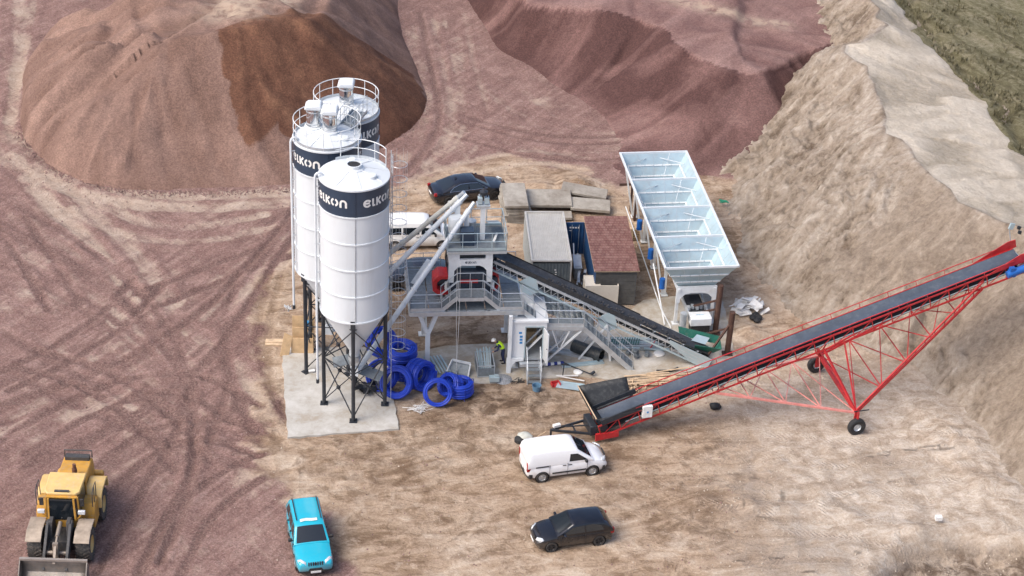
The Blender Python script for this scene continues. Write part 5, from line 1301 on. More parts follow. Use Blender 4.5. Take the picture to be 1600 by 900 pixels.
    # wheels
    for x in S['axles']:
        for sy in (-1, 1):
            c = (x, sy * (hw - .12), wr)
            b = MB(); b.lathe([(wr * .62, -.10), (wr * .90, -.115), (wr, -.07), (wr, .07), (wr * .90, .115), (wr * .62, .10)], 28, c, axis='y'); w_ = b.build('wheel', TYRE, t)
            b = MB(); b.lathe([(0, sy * .085), (wr * .18, sy * .09), (wr * .24, sy * .06), (wr * .52, sy * .055), (wr * .60, sy * .10), (wr * .66, sy * .098)], 24, c, axis='y')
            for k in range(5):
                a = 2 * PI * k / 5; b.bar((c[0] + .1 * wr * math.cos(a), c[1] + sy * .085, c[2] + .1 * wr * math.sin(a)), (c[0] + .6 * wr * math.cos(a), c[1] + sy * .088, c[2] + .6 * wr * math.sin(a)), .05, .03, (0, 1, 0))
            b.build('rim', S.get('rim', RIM), w_)
            b = MB(); b.lathe([(wr * 1.13, -.0), (wr * 1.13, -.3 * sy)], 24, (x, sy * (hw - .03), wr), axis='y'); b.build('wheel_arch', TRIM, t)
    # lamps, mirrors, bumpers, plates
    def zdeck(x): return smooth_keys(S['deck'], x)
    f = L / 2
    for sy in (-1, 1):
        b = MB(); w = halfw(f - .2); zz = S['lamp_z']
        b.add([(f - .02, sy * w * .52, zz - .07), (f - .16, sy * w * .93, zz - .06), (f - .36, sy * (w * .975), zz + .06), (f - .30, sy * w * .80, zz + .13), (f - .10, sy * w * .55, zz + .09)], [(0, 1, 2, 3, 4)]); sdm = b.build('headlight', LAMPW, t).modifiers.new('s', 'SOLIDIFY'); sdm.thickness = .06; sdm.offset = 0
        b = MB(); zz = S['tail_z']; w = halfw(-f + .12)
        b.box((-f + .10, sy * w * .90, zz), (.20, .16, S.get('tail_h', .22))); b.build('tail_light', LAMPR, t, bevel=.02)
        b = MB(); xm = S['mirror_x']; b.box((xm, sy * (hw + .09), zb0 + .06), (.13, .2, .15)); b.bar((xm + .02, sy * (hw - .08), zb0), (xm, sy * (hw + .05), zb0 + .05), .05); b.build('wing_mirror', S.get('mirror', TRIM), t, bevel=.02)
    for sx, nm in ((1, 'front_bumper'), (-1, 'rear_bumper')):
        b = MB(); rr = []
        for y in np.linspace(-1, 1, 13): xx = f - .02 - .16 * abs(y) ** 2.4; rr.append([(sx * (xx + .035), y * hw * .94, .30), (sx * (xx + .045), y * hw * .95, .42), (sx * (xx + .03), y * hw * .95, S.get('bump_z', .50)), (sx * (xx - .12), y * hw * .93, S.get('bump_z', .50)), (sx * (xx - .12), y * hw * .93, .30)])
        b.loft(rr, True, True); b.build(nm, S.get('bumper', TRIM), t)
    b = MB(); b.box((f + .045, 0, .40), (.02, .50, .11)); b.build('number_plate', PLAST, t)
    b = MB(); b.box((-f - .045, 0, S.get('plate_z', .55)), (.02, .50, .11)); b.build('number_plate', PLAST, t)
    b = MB(); b.box((f - .015, 0, S['lamp_z'] - .02), (.06, S.get('grille_w', .6), .10)); b.build('grille', TRIM, t)
    for x in S.get('handles', []):
        for sy in (-1, 1): b = MB(); b.box((x, sy * (hw * .985), zb0 - .14), (.18, .03, .035)); b.build('door_handle', S.get('handle_m', body_m), t)
    for x in S.get('seams', []):
        for sy in (-1, 1):
            b = MB(); b.b2((x - .006, sy * (hw * .94) - .06, .36), (x + .006, sy * (hw * .94) + .058, zb0 - .02)); b.build('door_gap', TRIM, t)
    return t
def by_wheels(rear, front, hw, near=-1):
    """centre and heading from the two wheels seen on the near side; near: -1 when it is the right-hand side"""
    a = at(*rear); c = at(*front); d = (c - a); h = math.atan2(d.y, d.x); m_ = (a + c) / 2
    s_ = Vector((-math.sin(h), math.cos(h), 0)); return m_ - s_ * (near * hw), h
bk = car_paint('black_paint', (0.003, 0.004, 0.008), .22, .6, 1.45)
p, h = by_wheels((938, 851), (859, 862), .74, 1)
vehicle('hatchback_car', 'small black three-door hatchback parked in the foreground', 'car', (p.x, p.y, .0), h, dict(
    L=4.0, W=1.70, deck=[(-2.0, .82), (-1.7, .92), (-1.0, .94), (.85, .93), (1.3, .88), (1.75, .77), (2.0, .62)], belt=.92, roof=[(-1.93, .95), (-1.72, 1.22), (-1.45, 1.40), (-.6, 1.46), (.1, 1.43), (.98, .93)], paint=bk, wheel_r=.31, axles=(-1.22, 1.25),
    windows=[[(-1.45, .98), (-.52, .97), (-.48, 1.30), (-.9, 1.32), (-1.3, 1.22)], [(-.45, .97), (.70, .95), (.18, 1.27), (-.42, 1.31)]],
    screens=[(.90, .20, .9, 'windscreen'), (-1.50, -1.85, .80, 'rear_window')], lamp_z=.68, tail_z=.80, tail_h=.3, mirror_x=.62, rim=RIMD, bumper=bk, mirror=bk, bump_z=.46, handles=(-.35,), seams=(-.48, .78)))
wp = paint('white_van_paint', (0.78, 0.79, 0.80), .08)
p, h = by_wheels((845, 753), (926, 742), .80, -1)
vehicle('panel_van', 'white panel van parked in front of the red conveyor', 'van', (p.x, p.y, 0), h, dict(
    L=4.4, W=1.82, deck=[(-2.2, 1.0), (-1.9, 1.12), (.9, 1.10), (1.3, 1.07), (1.75, .95), (2.2, .70)], belt=1.08, wb=.97, wr=.80, roof=[(-2.17, 1.30), (-2.10, 1.66), (-1.95, 1.80), (-.9, 1.84), (.28, 1.79), (.5, 1.72), (1.38, 1.08)], paint=wp, wheel_r=.33, axles=(-1.38, 1.36), taper=.14,
    windows=[[(.06, 1.13), (1.02, 1.12), (.94, 1.22), (.52, 1.52), (.12, 1.54)]], screens=[(1.28, .55, .92, 'windscreen')], lamp_z=.86, tail_z=1.0, tail_h=.55, mirror_x=.95, bump_z=.56, handles=(-.2, .12), handle_m=TRIM, seams=(-.02, 1.05, -1.0), plate_z=.7))
van_t = bpy.data.objects['panel_van']
for sy in (-1, 1):
    b = MB(); b.b2((-.85, sy * .905 - .03, .50), (1.0, sy * .905 + .03, .58)); b.build('rubbing_strip', TRIM, van_t)
    b = MB(); b.b2((-1.75, sy * .895 - .02, .98), (-1.05, sy * .895 + .02, 1.03)); b.build('sliding_door_rail', TRIM, van_t)
jp = paint('turquoise_paint', (0.010, 0.37, 0.50), .05)
jt = vehicle('offroad_car', 'turquoise estate off-road car with pale stickers on its windscreen top', 'car', (-9.42, -25.85, 0), math.atan2(-3.5, .88), dict(
    L=4.6, W=1.84, deck=[(-2.3, .95), (-2.0, 1.06), (.55, 1.06), (1.0, 1.05), (1.9, .98), (2.3, .88)], belt=1.06, wb=.95, wr=.76, roof=[(-2.26, 1.10), (-2.05, 1.58), (-1.85, 1.70), (-.6, 1.74), (.05, 1.71), (.25, 1.66), (.98, 1.06)], paint=jp, wheel_r=.37, axles=(-1.32, 1.40), taper=.10,
    windows=[[(-1.95, 1.13), (-1.2, 1.13), (-1.2, 1.56), (-1.82, 1.56)], [(-1.12, 1.13), (-.32, 1.13), (-.32, 1.57), (-1.12, 1.57)], [(-.24, 1.13), (.68, 1.12), (.16, 1.56), (-.24, 1.57)]],
    screens=[(.92, .28, .92, 'windscreen'), (-2.08, -2.22, .85, 'rear_window')], lamp_z=.86, tail_z=.95, tail_h=.3, mirror_x=.6, bump_z=.60, handles=(-.3, -1.15), seams=(-.28, -1.16, .78), grille_w=.1))
for k in range(7): b = MB(); b.box((2.27, -.33 + k * .11, .84), (.08, .06, .17)); b.build('grille_slot', TRIM, jt)
for sy in (-1, 1): b = MB(); b.tube((-1.85, sy * .60, 1.775), (-.05, sy * .60, 1.79), .025, n=6); b.build('roof_rail', TRIM, jt)
b = MB()
sheet(b, [[Vector((x + .03 * math.sin(y * 9), y, 1.752 + .036 * (1 - (y / .66) ** 2) + (0.0 if x < 0 else -.012))) for y in np.linspace(-.44, .40, 12)] for x in (-.13, -.02, .07)])
b.build('sticker_strip', mat('sticker_pale', (.62, .66, .60), .5, 0, .35, 6), jt)
sp_ = car_paint('black_sedan_paint', (0.004, 0.005, 0.010), .15, .8, 1.5)
a = at(701.5, 321); hd = rad(20); sv = Vector((-math.sin(hd), math.cos(hd), 0)); dv = Vector((math.cos(hd), math.sin(hd), 0))
SED = dict(L=5.07, W=1.90, deck=[(-2.53, .86), (-2.3, .98), (-1.6, 1.0), (.9, .97), (1.4, .95), (2.1, .86), (2.53, .68)], belt=.97, wb=.93, wr=.70, roof=[(-1.95, 1.0), (-1.1, 1.38), (-.7, 1.46), (-.1, 1.48), (.35, 1.44), (1.30, .97)], paint=sp_, wheel_r=.35, axles=(-1.53, 1.54),
    windows=[[(-1.42, 1.03), (-.25, 1.02), (-.22, 1.36), (-.75, 1.36), (-1.2, 1.20)], [(-.17, 1.02), (.98, 1.0), (.40, 1.33), (-.15, 1.37)]], screens=[(1.20, .42, .9, 'windscreen'), (-1.12, -1.85, .86, 'rear_window')], lamp_z=.74, tail_z=.86, tail_h=.2, mirror_x=.85, rim=RIMD, bumper=sp_, mirror=sp_, bump_z=.5, handles=(-.35, .75), seams=(-.2, 1.0, -1.25), plate_z=.72)
c = a + dv * 1.53 + sv * .80
sdn = vehicle('sedan_car', 'long black saloon with red tail lamps parked behind the mixer tower', 'car', (c.x, c.y, 0), hd, SED)
b = MB()
for sy in (-1, 1):
    ys_ = [(-1.5, 1.0), (-1.22, 1.24), (-.76, 1.40), (-.1, 1.41), (.42, 1.37), (1.06, .99), (-1.5, 1.0)]
    b.path([(x, sy * (.93 * .95 + (.70 - .93) * .95 * (z - .97) / .51 + .012), z) for x, z in ys_], .014, 5)
b.build('chrome_trim', CHROME, sdn)
b = MB(); b.plate([(-.75, 0, 1.50), (-.98, 0, 1.50), (-.92, 0, 1.58)], .04); b.build('roof_antenna', TRIM, sdn)
a = at(691, 390); hd = rad(7); sv = Vector((-math.sin(hd), math.cos(hd), 0)); dv = Vector((math.cos(hd), math.sin(hd), 0)); c = a - dv * 1.45 + sv * .82
vehicle('passenger_van', 'white passenger van with dark side windows half hidden by the screws', 'van', (c.x, c.y, 0), hd, dict(
    L=4.75, W=1.86, deck=[(-2.37, 1.0), (-2.1, 1.12), (.9, 1.10), (1.4, 1.06), (1.9, .95), (2.37, .70)], belt=1.08, wb=.97, wr=.80, roof=[(-2.34, 1.35), (-2.25, 1.70), (-2.1, 1.84), (-.9, 1.88), (.35, 1.84), (.6, 1.76), (1.45, 1.08)], paint=paint('van_white_dusty', (0.74, 0.75, 0.74), .2), wheel_r=.34, axles=(-1.5, 1.45), taper=.14,
    windows=[[(.12, 1.14), (1.08, 1.13), (.98, 1.24), (.56, 1.56), (.16, 1.58)], [(-1.0, 1.14), (.0, 1.14), (.0, 1.58), (-1.0, 1.58)], [(-2.05, 1.16), (-1.12, 1.14), (-1.12, 1.58), (-2.0, 1.56)]], screens=[(1.36, .66, .92, 'windscreen')], lamp_z=.86, tail_z=1.0, tail_h=.55, mirror_x=1.0, bump_z=.56, handles=(-.1, .2), handle_m=TRIM, seams=(.05, -1.05), plate_z=.7))
c = at(655, 442); SED2 = dict(SED); SED2['paint'] = paint('dark_blue_paint', (0.010, 0.012, 0.020), .03); SED2['bumper'] = SED2['mirror'] = SED2['paint']
vehicle('saloon_car', 'dark car mostly hidden beneath the platform beside the silo ladder', 'car', (c.x, c.y, 0), rad(188), SED2)

# ------------------------------------------------------------------ wheel loader (faces the camera)
YEL = mat('loader_yellow', (0.52, 0.27, 0.04), .55, 0, .2, 1.8, .9, (.36, .26, .15))
YEL2 = mat('loader_roof_yellow', (0.60, 0.41, 0.15), .6, 0, .14, 1.8, .75, (.5, .42, .28))
GREYD = mat('loader_grey', (0.05, 0.05, 0.052), .6, .1, .25, 3, .4, (.2, .17, .13))
BUCK = mat('bucket_steel', (0.22, 0.20, 0.18), .5, .5, .25, 2, .5, (.34, .26, .19), bump=.01)
LT = mat('loader_tyre', (0.055, 0.052, 0.048), .9, 0, .3, 3, .7, (.24, .19, .15))
LD = thing('wheel_loader', 'large yellow wheel loader with its bucket towards the camera', 'wheel loader', (-21.3, -27.35, 0), rad(-89)); LD.scale = (.9, 1, 1)
# x forward (towards the camera), front axle at x = 0, rear axle at x = -3.5
tr_ = 1.16; wr = .86; tw = .36
def big_wheel(x, y):
    b = MB(); b.lathe([(wr * .52, -tw * .9), (wr * .80, -tw), (wr * .95, -tw * .9), (wr * .97, 0), (wr * .95, tw * .9), (wr * .80, tw), (wr * .52, tw * .9)], 36, (x, y, wr), axis='y'); w_ = b.build('wheel', LT, LD)
    b = MB()
    for k in range(24):
        a = 2 * PI * k / 24
        for s_ in (-1, 1):
            aa = a + (PI / 24 if s_ > 0 else 0); c0 = Vector((x + wr * .985 * math.cos(aa), y + s_ * tw * .05, wr + wr * .985 * math.sin(aa))); c1 = Vector((x + wr * .95 * math.cos(aa + .22), y + s_ * tw * .98, wr + wr * .95 * math.sin(aa + .22)))
            b.bar(c0, c1, .075, .055, (math.cos(aa), 0, math.sin(aa)))
    b.build('tread_lug', LT, w_)
    sy = 1 if y > 0 else -1
    b = MB(); b.lathe([(0, sy * tw * .55), (wr * .18, sy * tw * .6), (wr * .22, sy * tw * .35), (wr * .46, sy * tw * .42), (wr * .54, sy * tw * .92)], 24, (x, y, wr), axis='y'); b.build('rim', YEL2, w_)
for x in (0, -3.55):
    for sy in (-1, 1): big_wheel(x, sy * tr_)
b = MB(); b.b2((-1.25, -.55, .75), (.65, .55, 1.35)); b.b2((-.3, -1.0, .65), (.3, 1.0, 1.05)); b.build('front_frame', GREYD, LD)
for y in (-.43, .43): b = MB(); b.prism([(-.75, 1.3), (.35, 1.3), (.15, 2.15), (-.35, 2.2), (-.75, 1.8)], y - .09, y + .09); b.build('arm_tower', GREYD, LD)
for sy in (-1, 1):
    b = MB(); b.prism([(-.35, 1.75), (-.2, 2.15), (.25, 2.1), (1.5, 1.15), (1.95, .55), (1.75, .38), (1.35, .75), (.2, 1.6)], sy * .55 - .07, sy * .55 + .07); b.build('lift_arm', GREYD, LD, bevel=.02)
    b = MB(); b.tube((-.7, sy * .38, 1.0), (.5, sy * .42, 1.25), .09, n=10); b.tube((.5, sy * .42, 1.25), (1.2, sy * .45, 1.1), .05, n=10); b.build('lift_cylinder', GREYD, LD)
    b = MB(); b.prism([(-.95, 1.72), (-.75, 1.86), (.35, 1.86), (.95, 1.55), (.95, 1.50), (.33, 1.80), (-.73, 1.80), (-.95, 1.66)], sy * 1.16 - .38, sy * 1.16 + .38); b.build('front_fender', mat('fender_dusty', (.33, .27, .21), .8, 0, .3, 2, .5, (.2, .15, .1)), LD, bevel=.015)
    b = MB(); b.box((-.62, sy * .98, 2.32), (.16, .34, .2)); lm = b.build('work_lamp', LAMPW, LD, bevel=.02); b = MB(); b.bar((-.66, sy * .98, 2.2), (-.7, sy * .6, 1.7), .05); b.build('lamp_bracket', YEL, lm)
b = MB(); b.tube((-.2, 0, 1.95), (.75, 0, 1.75), .11, n=12); b.tube((.75, 0, 1.75), (1.25, 0, 1.55), .06, n=10); b.build('tilt_cylinder', mat('cylinder_tan', (.30, .25, .20), .4, .4), LD)
b = MB(); b.prism([(1.0, 1.0), (1.2, 1.75), (1.4, 1.75), (1.5, .7), (1.3, .6)], -.13, .13); b.bar((1.3, 0, 1.68), (1.95, 0, .95), .12); b.tube((1.15, -.5, 1.05), (1.15, .5, 1.05), .12, n=12); b.build('bell_crank', mat('cylinder_tan', (.30, .25, .20), .4, .4), LD)
# bucket
b = MB(); prof = [(2.0, 1.22), (1.82, .85), (1.85, .40), (2.15, .14), (3.0, .06)]
rows = [[Vector((x, y, z)) for y in np.linspace(-1.6, 1.6, 9)] for x, z in prof]; sheet(b, rows)
bo = b.build('bucket', BUCK, LD); sdm = bo.modifiers.new('s', 'SOLIDIFY'); sdm.thickness = .06; sdm.offset = 0
for sy in (-1, 1): b = MB(); b.plate([(2.02, sy * 1.6, 1.24), (1.80, sy * 1.6, .85), (1.83, sy * 1.6, .38), (2.15, sy * 1.6, .10), (3.0, sy * 1.6, .03), (2.9, sy * 1.6, .35)], .05); b.build('bucket_side', BUCK, bo)
b = MB(); b.box((2.0, 0, 1.25), (.16, 3.24, .1)); b.build('bucket_lip', mat('worn_lip', (.34, .30, .26), .5, .4), bo)
b = MB(); b.box((3.0, 0, .06), (.25, 3.2, .05)); b.build('cutting_edge', GREYD, bo)
# rear body and cab
b = MB(); b.prism([(-5.6, 1.05), (-5.65, 1.9), (-5.4, 2.45), (-3.4, 2.55), (-2.4, 2.45), (-2.3, 1.0)], -.72, .72); b.build('engine_hood', YEL, LD, bevel=.06)
b = MB(); b.prism([(-5.62, .7), (-5.7, 1.3), (-2.3, 1.3), (-1.4, 1.2), (-1.3, .75)], -.75, .75); b.build('rear_frame', GREYD, LD)
b = MB(); b.b2((-5.85, -1.15, .75), (-5.45, 1.15, 1.45)); b.build('counterweight', YEL, LD, bevel=.06)
b = MB(); b.b2((-5.42, -.60, 2.42), (-5.05, .60, 2.66)); b.build('radiator_grille', GREYD, LD); b = MB(); b.path([(-5.45, -.68, 2.45), (-5.45, -.68, 2.85), (-5.45, .68, 2.85), (-5.45, .68, 2.45)], .04, 6); b.build('rear_guard', GREYD, LD)
b = MB(); b.tube((-3.6, .15, 2.5), (-3.6, .15, 3.2), .09, n=12); b.tube((-3.6, .15, 2.55), (-3.6, .15, 2.95), .13, n=12); b.build('exhaust_stack', mat('rust_brown', (.13, .06, .04), .7), LD)
for sy in (-1, 1):
    b = MB(); b.prism([(-4.65, 1.35), (-4.5, 1.95), (-4.1, 2.12), (-2.95, 2.12), (-2.6, 1.9), (-2.45, 1.35), (-2.6, 1.35), (-2.75, 1.8), (-3.0, 1.98), (-4.05, 1.98), (-4.38, 1.85), (-4.5, 1.35)], sy * 1.16 - .42, sy * 1.16 + .42); b.build('rear_fender', YEL2, LD, bevel=.02)
    b = MB(); b.prism([(-2.55, .85), (-2.55, 2.1), (-1.7, 2.1), (-1.4, 1.6), (-1.4, .85)], sy * .78, sy * 1.42); sb_ = b.build('side_box', YEL, LD, bevel=.03)
    b = MB()
    for k in range(3): b.b2((-1.42, sy * .8, .55 + .32 * k), (-1.15, sy * 1.35, .59 + .32 * k))
    b.build('access_step', GREYD, LD)
    b = MB(); b.path([(-1.45, sy * 1.35, 2.1), (-1.45, sy * 1.38, 2.9), (-1.8, sy * 1.38, 3.05), (-2.4, sy * 1.38, 3.0), (-2.4, sy * 1.36, 2.1)], .022, 6); b.tube((-1.9, sy * 1.37, 2.1), (-1.9, sy * 1.38, 3.04), .02, n=6); b.build('grab_rail', GREYD, LD)
b = MB(); z0, z1 = 1.35, 3.05
cabp = [(-2.7, -.86), (-.86, -.82), (-.66, -.66), (-.66, .66), (-.86, .82), (-2.7, .86)]
b.prism(cabp, z0, 1.80, 'z'); b.build('cab_base', YEL, LD, bevel=.02)
cabf = MB(); cabf.b2((-2.7, -.74, 3.0), (-.8, .74, 3.055)); cabf = cabf.build('cab_header', YEL, LD)
for (x, y) in cabp: b = MB(); b.bar((x * .99, y * .98, 1.8), (x * .985 - .03, y * .93, z1), .09, .09); b.build('cab_pillar', YEL, cabf)
for i in range(6):
    (xa, ya), (xb, yb) = cabp[i], cabp[(i + 1) % 6]
    b = MB(); b.plate([(xa * .99, ya * .97, 1.81), (xb * .99, yb * .97, 1.81), (xb * .985 - .03, yb * .92, z1 - .03), (xa * .985 - .03, ya * .92, z1 - .03)], .02); b.build('cab_glass', GLASS, cabf)
b = MB(); b.prism([(-2.85, -.90), (-1.15, -.86), (-.95, -.68), (-.95, .68), (-1.15, .86), (-2.85, .90)], z1, z1 + .16, 'z'); rf_ = b.build('cab_roof', YEL2, LD, bevel=.05)
b = MB(); b.b2((-1.14, -.35, z1 + .15), (-1.02, .35, z1 + .24)); b.build('roof_light_bar', GREYD, rf_)
b = MB(); b.box((-1.55, -.1, 2.3), (.45, .5, .6)); b.build('driver_seat', TRIM, LD)
for sy in (-1, 1):
    b = MB(); b.box((-.85, sy * .98, 2.75), (.1, .2, .42)); b.bar((-.95, sy * .72, 3.0), (-.85, sy * .98, 2.9), .03); b.build('wing_mirror', TRIM, LD, bevel=.02)
b = MB(); b.tube((-.8, 0, 1.98), (-.6, 0, 1.9), .05, n=8); b.build('wiper', TRIM, LD)

# ------------------------------------------------------------------ site cabin container (white ribbed roof)
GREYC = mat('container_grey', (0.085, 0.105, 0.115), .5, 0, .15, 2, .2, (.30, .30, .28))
RIBW = mat('roof_white', (0.46, 0.45, 0.42), .5, .1, .1, 1.5, .45, (.34, .30, .25))
SC_ = thing('site_container', 'dark grey site container with a white ribbed roof behind the conveyor', 'container', (1.07, -1.13, 0), rad(4.8))
cw, cl, chh = 2.44, 6.05, 2.6
def ribbed(p0, du, dv, nu, depth, w=.5):
    """trapezoid-ribbed sheet: nu ribs along du, running along dv"""
    b = MB(); p0, du, dv = Vector(p0), Vector(du), Vector(dv); n_ = du.cross(dv).normalized() * depth; pr = []
    for k in range(nu):
        for f_, h_ in ((0, 0), (.30, 0), (.42, 1), (.80, 1), (.92, 0)): pr.append(((k + f_) / nu, h_))
    pr.append((1, 0)); m_ = len(pr)
    vs = [p0 + du * u + n_ * h for u, h in pr] + [p0 + du * u + n_ * h + dv for u, h in pr]
    b.add(vs, [(i, i + 1, m_ + i + 1, m_ + i) for i in range(m_ - 1)]); return b
ribbed((0.06, 0.06, chh - .06), (cw - .12, 0, 0), (0, cl - .12, 0), 22, .035).build('roof_sheet', RIBW, SC_)
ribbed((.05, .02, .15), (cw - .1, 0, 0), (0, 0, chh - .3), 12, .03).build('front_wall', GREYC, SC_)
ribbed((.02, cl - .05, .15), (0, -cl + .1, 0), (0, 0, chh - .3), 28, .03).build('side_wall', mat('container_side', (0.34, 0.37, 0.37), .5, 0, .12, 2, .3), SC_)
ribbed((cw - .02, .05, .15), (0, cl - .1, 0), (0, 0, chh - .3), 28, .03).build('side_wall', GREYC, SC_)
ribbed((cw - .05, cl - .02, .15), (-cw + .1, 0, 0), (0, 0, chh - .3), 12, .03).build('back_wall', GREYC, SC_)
b = MB(); b.b2((.03, .03, .02), (cw - .03, cl - .03, .14)); b.build('floor_frame', GREYC, SC_)
b = MB()
for x in (.05, cw - .05):
    b.bar((x, 0, chh), (x, cl, chh), .11, .10)
    for y in (.05, cl - .05): b.bar((x, y, .02), (x, y, chh - .05), .10, .10)
for y in (.05, cl - .05): b.bar((.1, y, chh), (cw - .1, y, chh), .10, .10)
b.build('corner_frame', RIBW, SC_)
b = MB()
for k in range(5): b.box((1.5 + random.uniform(-.06, .06), -.014, 2.0 - k * .16), (.10, .012, .07))
b.build('old_sticker', PLAST, SC_)

# ------------------------------------------------------------------ shingled blue storage container
BLU = mat('container_blue', (0.012, 0.055, 0.15), .5, 0, .2, 1.5, .3, (.10, .12, .15))
SH = thing('storage_container', 'blue storage container with a red shingle roof and one door open', 'container', (4.94, -1.61, 0), rad(5.4))
ribbed((.0, cl - .05, .15), (0, -cl + .1, 0), (0, 0, chh - .4), 26, .035).build('side_wall', BLU, SH)
ribbed((cw, .05, .15), (0, cl - .1, 0), (0, 0, chh - .4), 26, .035).build('side_wall', BLU, SH)
b = MB()
for k in range(9): b.b2((.0, -.03 - .012 * (k % 2), .1 + k * .265), (cw, .0, .1 + k * .265 + .255))
b.build('front_boarding', mat('shed_front', (0.075, 0.075, 0.072), .7, 0, .3, 2, .4, (.14, .12, .10)), SH)
b = MB(); b.b2((0, cl - .06, .1), (cw, cl, chh - .2)); b.build('back_wall', BLU, SH)
b = MB(); b.plate([(-.14, -.22, chh - .12), (cw + .14, -.22, chh - .12), (cw + .14, cl + .12, chh + .02), (-.14, cl + .12, chh + .02)], .05); b.build('roof_deck', TIMBER, SH)
SHM = []
for i, c in enumerate(((0.17, 0.078, 0.066), (0.15, 0.066, 0.056), (0.19, 0.092, 0.078), (0.205, 0.108, 0.092))): SHM.append(mat('shingle_%s' % 'abcd'[i], c, .85, 0, .15, 4, .25, (.32, .24, .21), bump=.006, bscale=40))
rows_ = 22; nn = 15; mbs = [MB() for _ in SHM]
for r in range(rows_):
    y = -.24 + r * (cl + .36) / rows_; z = chh - .09 + .14 * (r / rows_)
    for k in range(-1, nn):
        w = (cw + .28) / nn; x0 = max(-.14, -.14 + (k + .5 * (r % 2)) * w); x1 = min(cw + .14, -.14 + (k + 1 + .5 * (r % 2)) * w)
        if x1 - x0 < .03: continue
        mm = mbs[random.randrange(4)]; dz = random.uniform(0, .008)
        mm.plate([(x0 + .006, y, z + .022 + dz), (x1 - .006, y, z + .022 + dz), (x1 - .006, y + .36, z + .012 + dz), (x0 + .006, y + .36, z + .012 + dz)], .016)
for mm, m_ in zip(mbs, SHM): mm.build('shingles', m_, SH)['kind'] = 'stuff'
b = MB(); b.b2((-1.28, cl - .14, .15), (-.04, cl - .08, chh - .22)); dr = b.build('open_door', BLU, SH)
ribbed((-1.24, cl - .145, .2), (1.16, 0, 0), (0, 0, chh - .5), 6, .03).build('door_panel', BLU, dr)
b = MB()
for k in range(4): b.box((-.95 + .17 * k, cl - .185, 2.05), (.11, .012, .10))
b.box((-.95, cl - .185, 1.85), (.16, .012, .06)); b.build('painted_mark', PLAST, dr)
for x in (-.85, -.4): b = MB(); b.tube((x, cl - .19, .25), (x, cl - .19, chh - .35), .018, n=6); b.build('locking_bar', GALV, dr)

# machinery stored between the two containers, and the pale box unit
t = thing('stored_steelwork', 'galvanised brackets and profiles stored between the two containers', 'steelwork', (4.05, .9, 0), rad(5))
for k in range(9):
    b = MB(); x = random.uniform(-.35, .25); y = random.uniform(-1.6, 1.6); b.bar((x, y, random.uniform(.1, .6)), (x + random.uniform(-.2, .3), y + random.uniform(.8, 1.8), random.uniform(.3, 1.1)), random.uniform(.08, .22), .06); b.build('profile', GALV if k % 3 else DARK, t)
b = MB(); b.box((-.05, .9, 1.0), (.5, 1.2, .06), rx(.25)); b.box((-.05, .9, .5), (.4, 1.0, .9)); b.build('rack', GALV, t)
t = thing('box_unit', 'cream box unit with open top compartments behind the inclined conveyor', 'box unit', (4.35, -1.95, 0), rad(5))
CRM = mat('unit_cream', (0.60, 0.56, 0.48), .5, 0, .06, 2, .2)
b = MB(); w_, d_, h_ = 2.0, 1.25, 1.55
b.b2((0, 0, .1), (w_, .06, h_)); b.b2((0, d_ - .06, .1), (w_, d_, h_)); b.b2((0, .06, .1), (.06, d_ - .06, h_)); b.b2((w_ - .06, .06, .1), (w_, d_ - .06, h_)); b.b2((.86, .06, .1), (.92, d_ - .06, h_)); b.b2((.92, .6, .5), (w_ - .06, .66, h_)); b.build('casing', CRM, t)
b = MB(); b.b2((.06, .06, h_ - .08), (.86, d_ - .06, h_ - .03)); b.build('lid', CRM, t)
b = MB(); b.b2((.92, .06, .9), (w_ - .06, d_ - .06, 1.2)); b.build('insulation', mat('brown_filler', (.26, .20, .14), .8, 0, .2, 4), t)
b = MB(); b.lathe([(.2, 1.2), (.2, 1.5), (.12, 1.62), (0, 1.64)], 14, (1.45, .95, 0)); b.build('fan', DARK, t)
b = MB(); b.tube((1.2, .3, 1.22), (1.75, .35, 1.25), .12, n=10); b.build('duct', CRM, t)

# ------------------------------------------------------------------ concrete slabs
SLB = concrete_mat('old_concrete', (0.25, 0.225, 0.19), (0.36, 0.335, 0.29), (0.165, 0.135, 0.10))
def conc_slab(label, loc, size, rot, tilt=(0, 0), group='concrete slabs behind the containers'):
    b = MB(); x, y, z = size; b.box((0, 0, z / 2), size); o = b.build('concrete_slab', SLB, None, loc, rot, bevel=.02); o.rotation_euler = (tilt[0], tilt[1], rot); tag(o, label, 'concrete slab', group); return o
p = at(795, 352)
ords = ['lowest', 'second from the bottom', 'third from the bottom', 'third from the top', 'second from the top', 'topmost']
for k in range(8):
    nm = ['lowest', 'second from below', 'third from below', 'fourth from below', 'fourth from above', 'third from above', 'second from above', 'topmost'][k]
    conc_slab('weathered concrete slab in the tall stack beside the black saloon, %s' % nm, (p.x + .35 + random.uniform(-.1, .1), p.y + 1.6 + random.uniform(-.1, .1), k * .185), (1.55, 3.1, .165), rad(9 + random.uniform(-3, 3)))
a = at(857, 327); conc_slab('large pale concrete slab lying flat behind the ribbed container roof', (a.x, a.y + .3, .55), (2.9, 1.9, .2), rad(4), (rad(5), 0))
a = at(922, 331); conc_slab('concrete slab lying right of the larger pale slab', (a.x, a.y + .1, .35), (2.55, 1.35, .2), rad(-1), (rad(4), rad(2)))
a = at(905, 316); conc_slab('broken concrete slab sticking out behind two flat slabs', (a.x + .3, a.y + .5, .5), (3.0, 1.2, .18), rad(-7), (rad(2), rad(5)))
a = at(862, 342); conc_slab('narrow concrete slab under the edge of the large pale slab', (a.x, a.y + .1, .12), (2.6, .9, .18), rad(4))
a = at(812, 318); conc_slab('short concrete offcut between the slab stack and the flat slabs', (a.x, a.y, .0), (.9, .8, .5), rad(8))
for k, (px, py) in enumerate(((940, 326), (952, 319))): pass
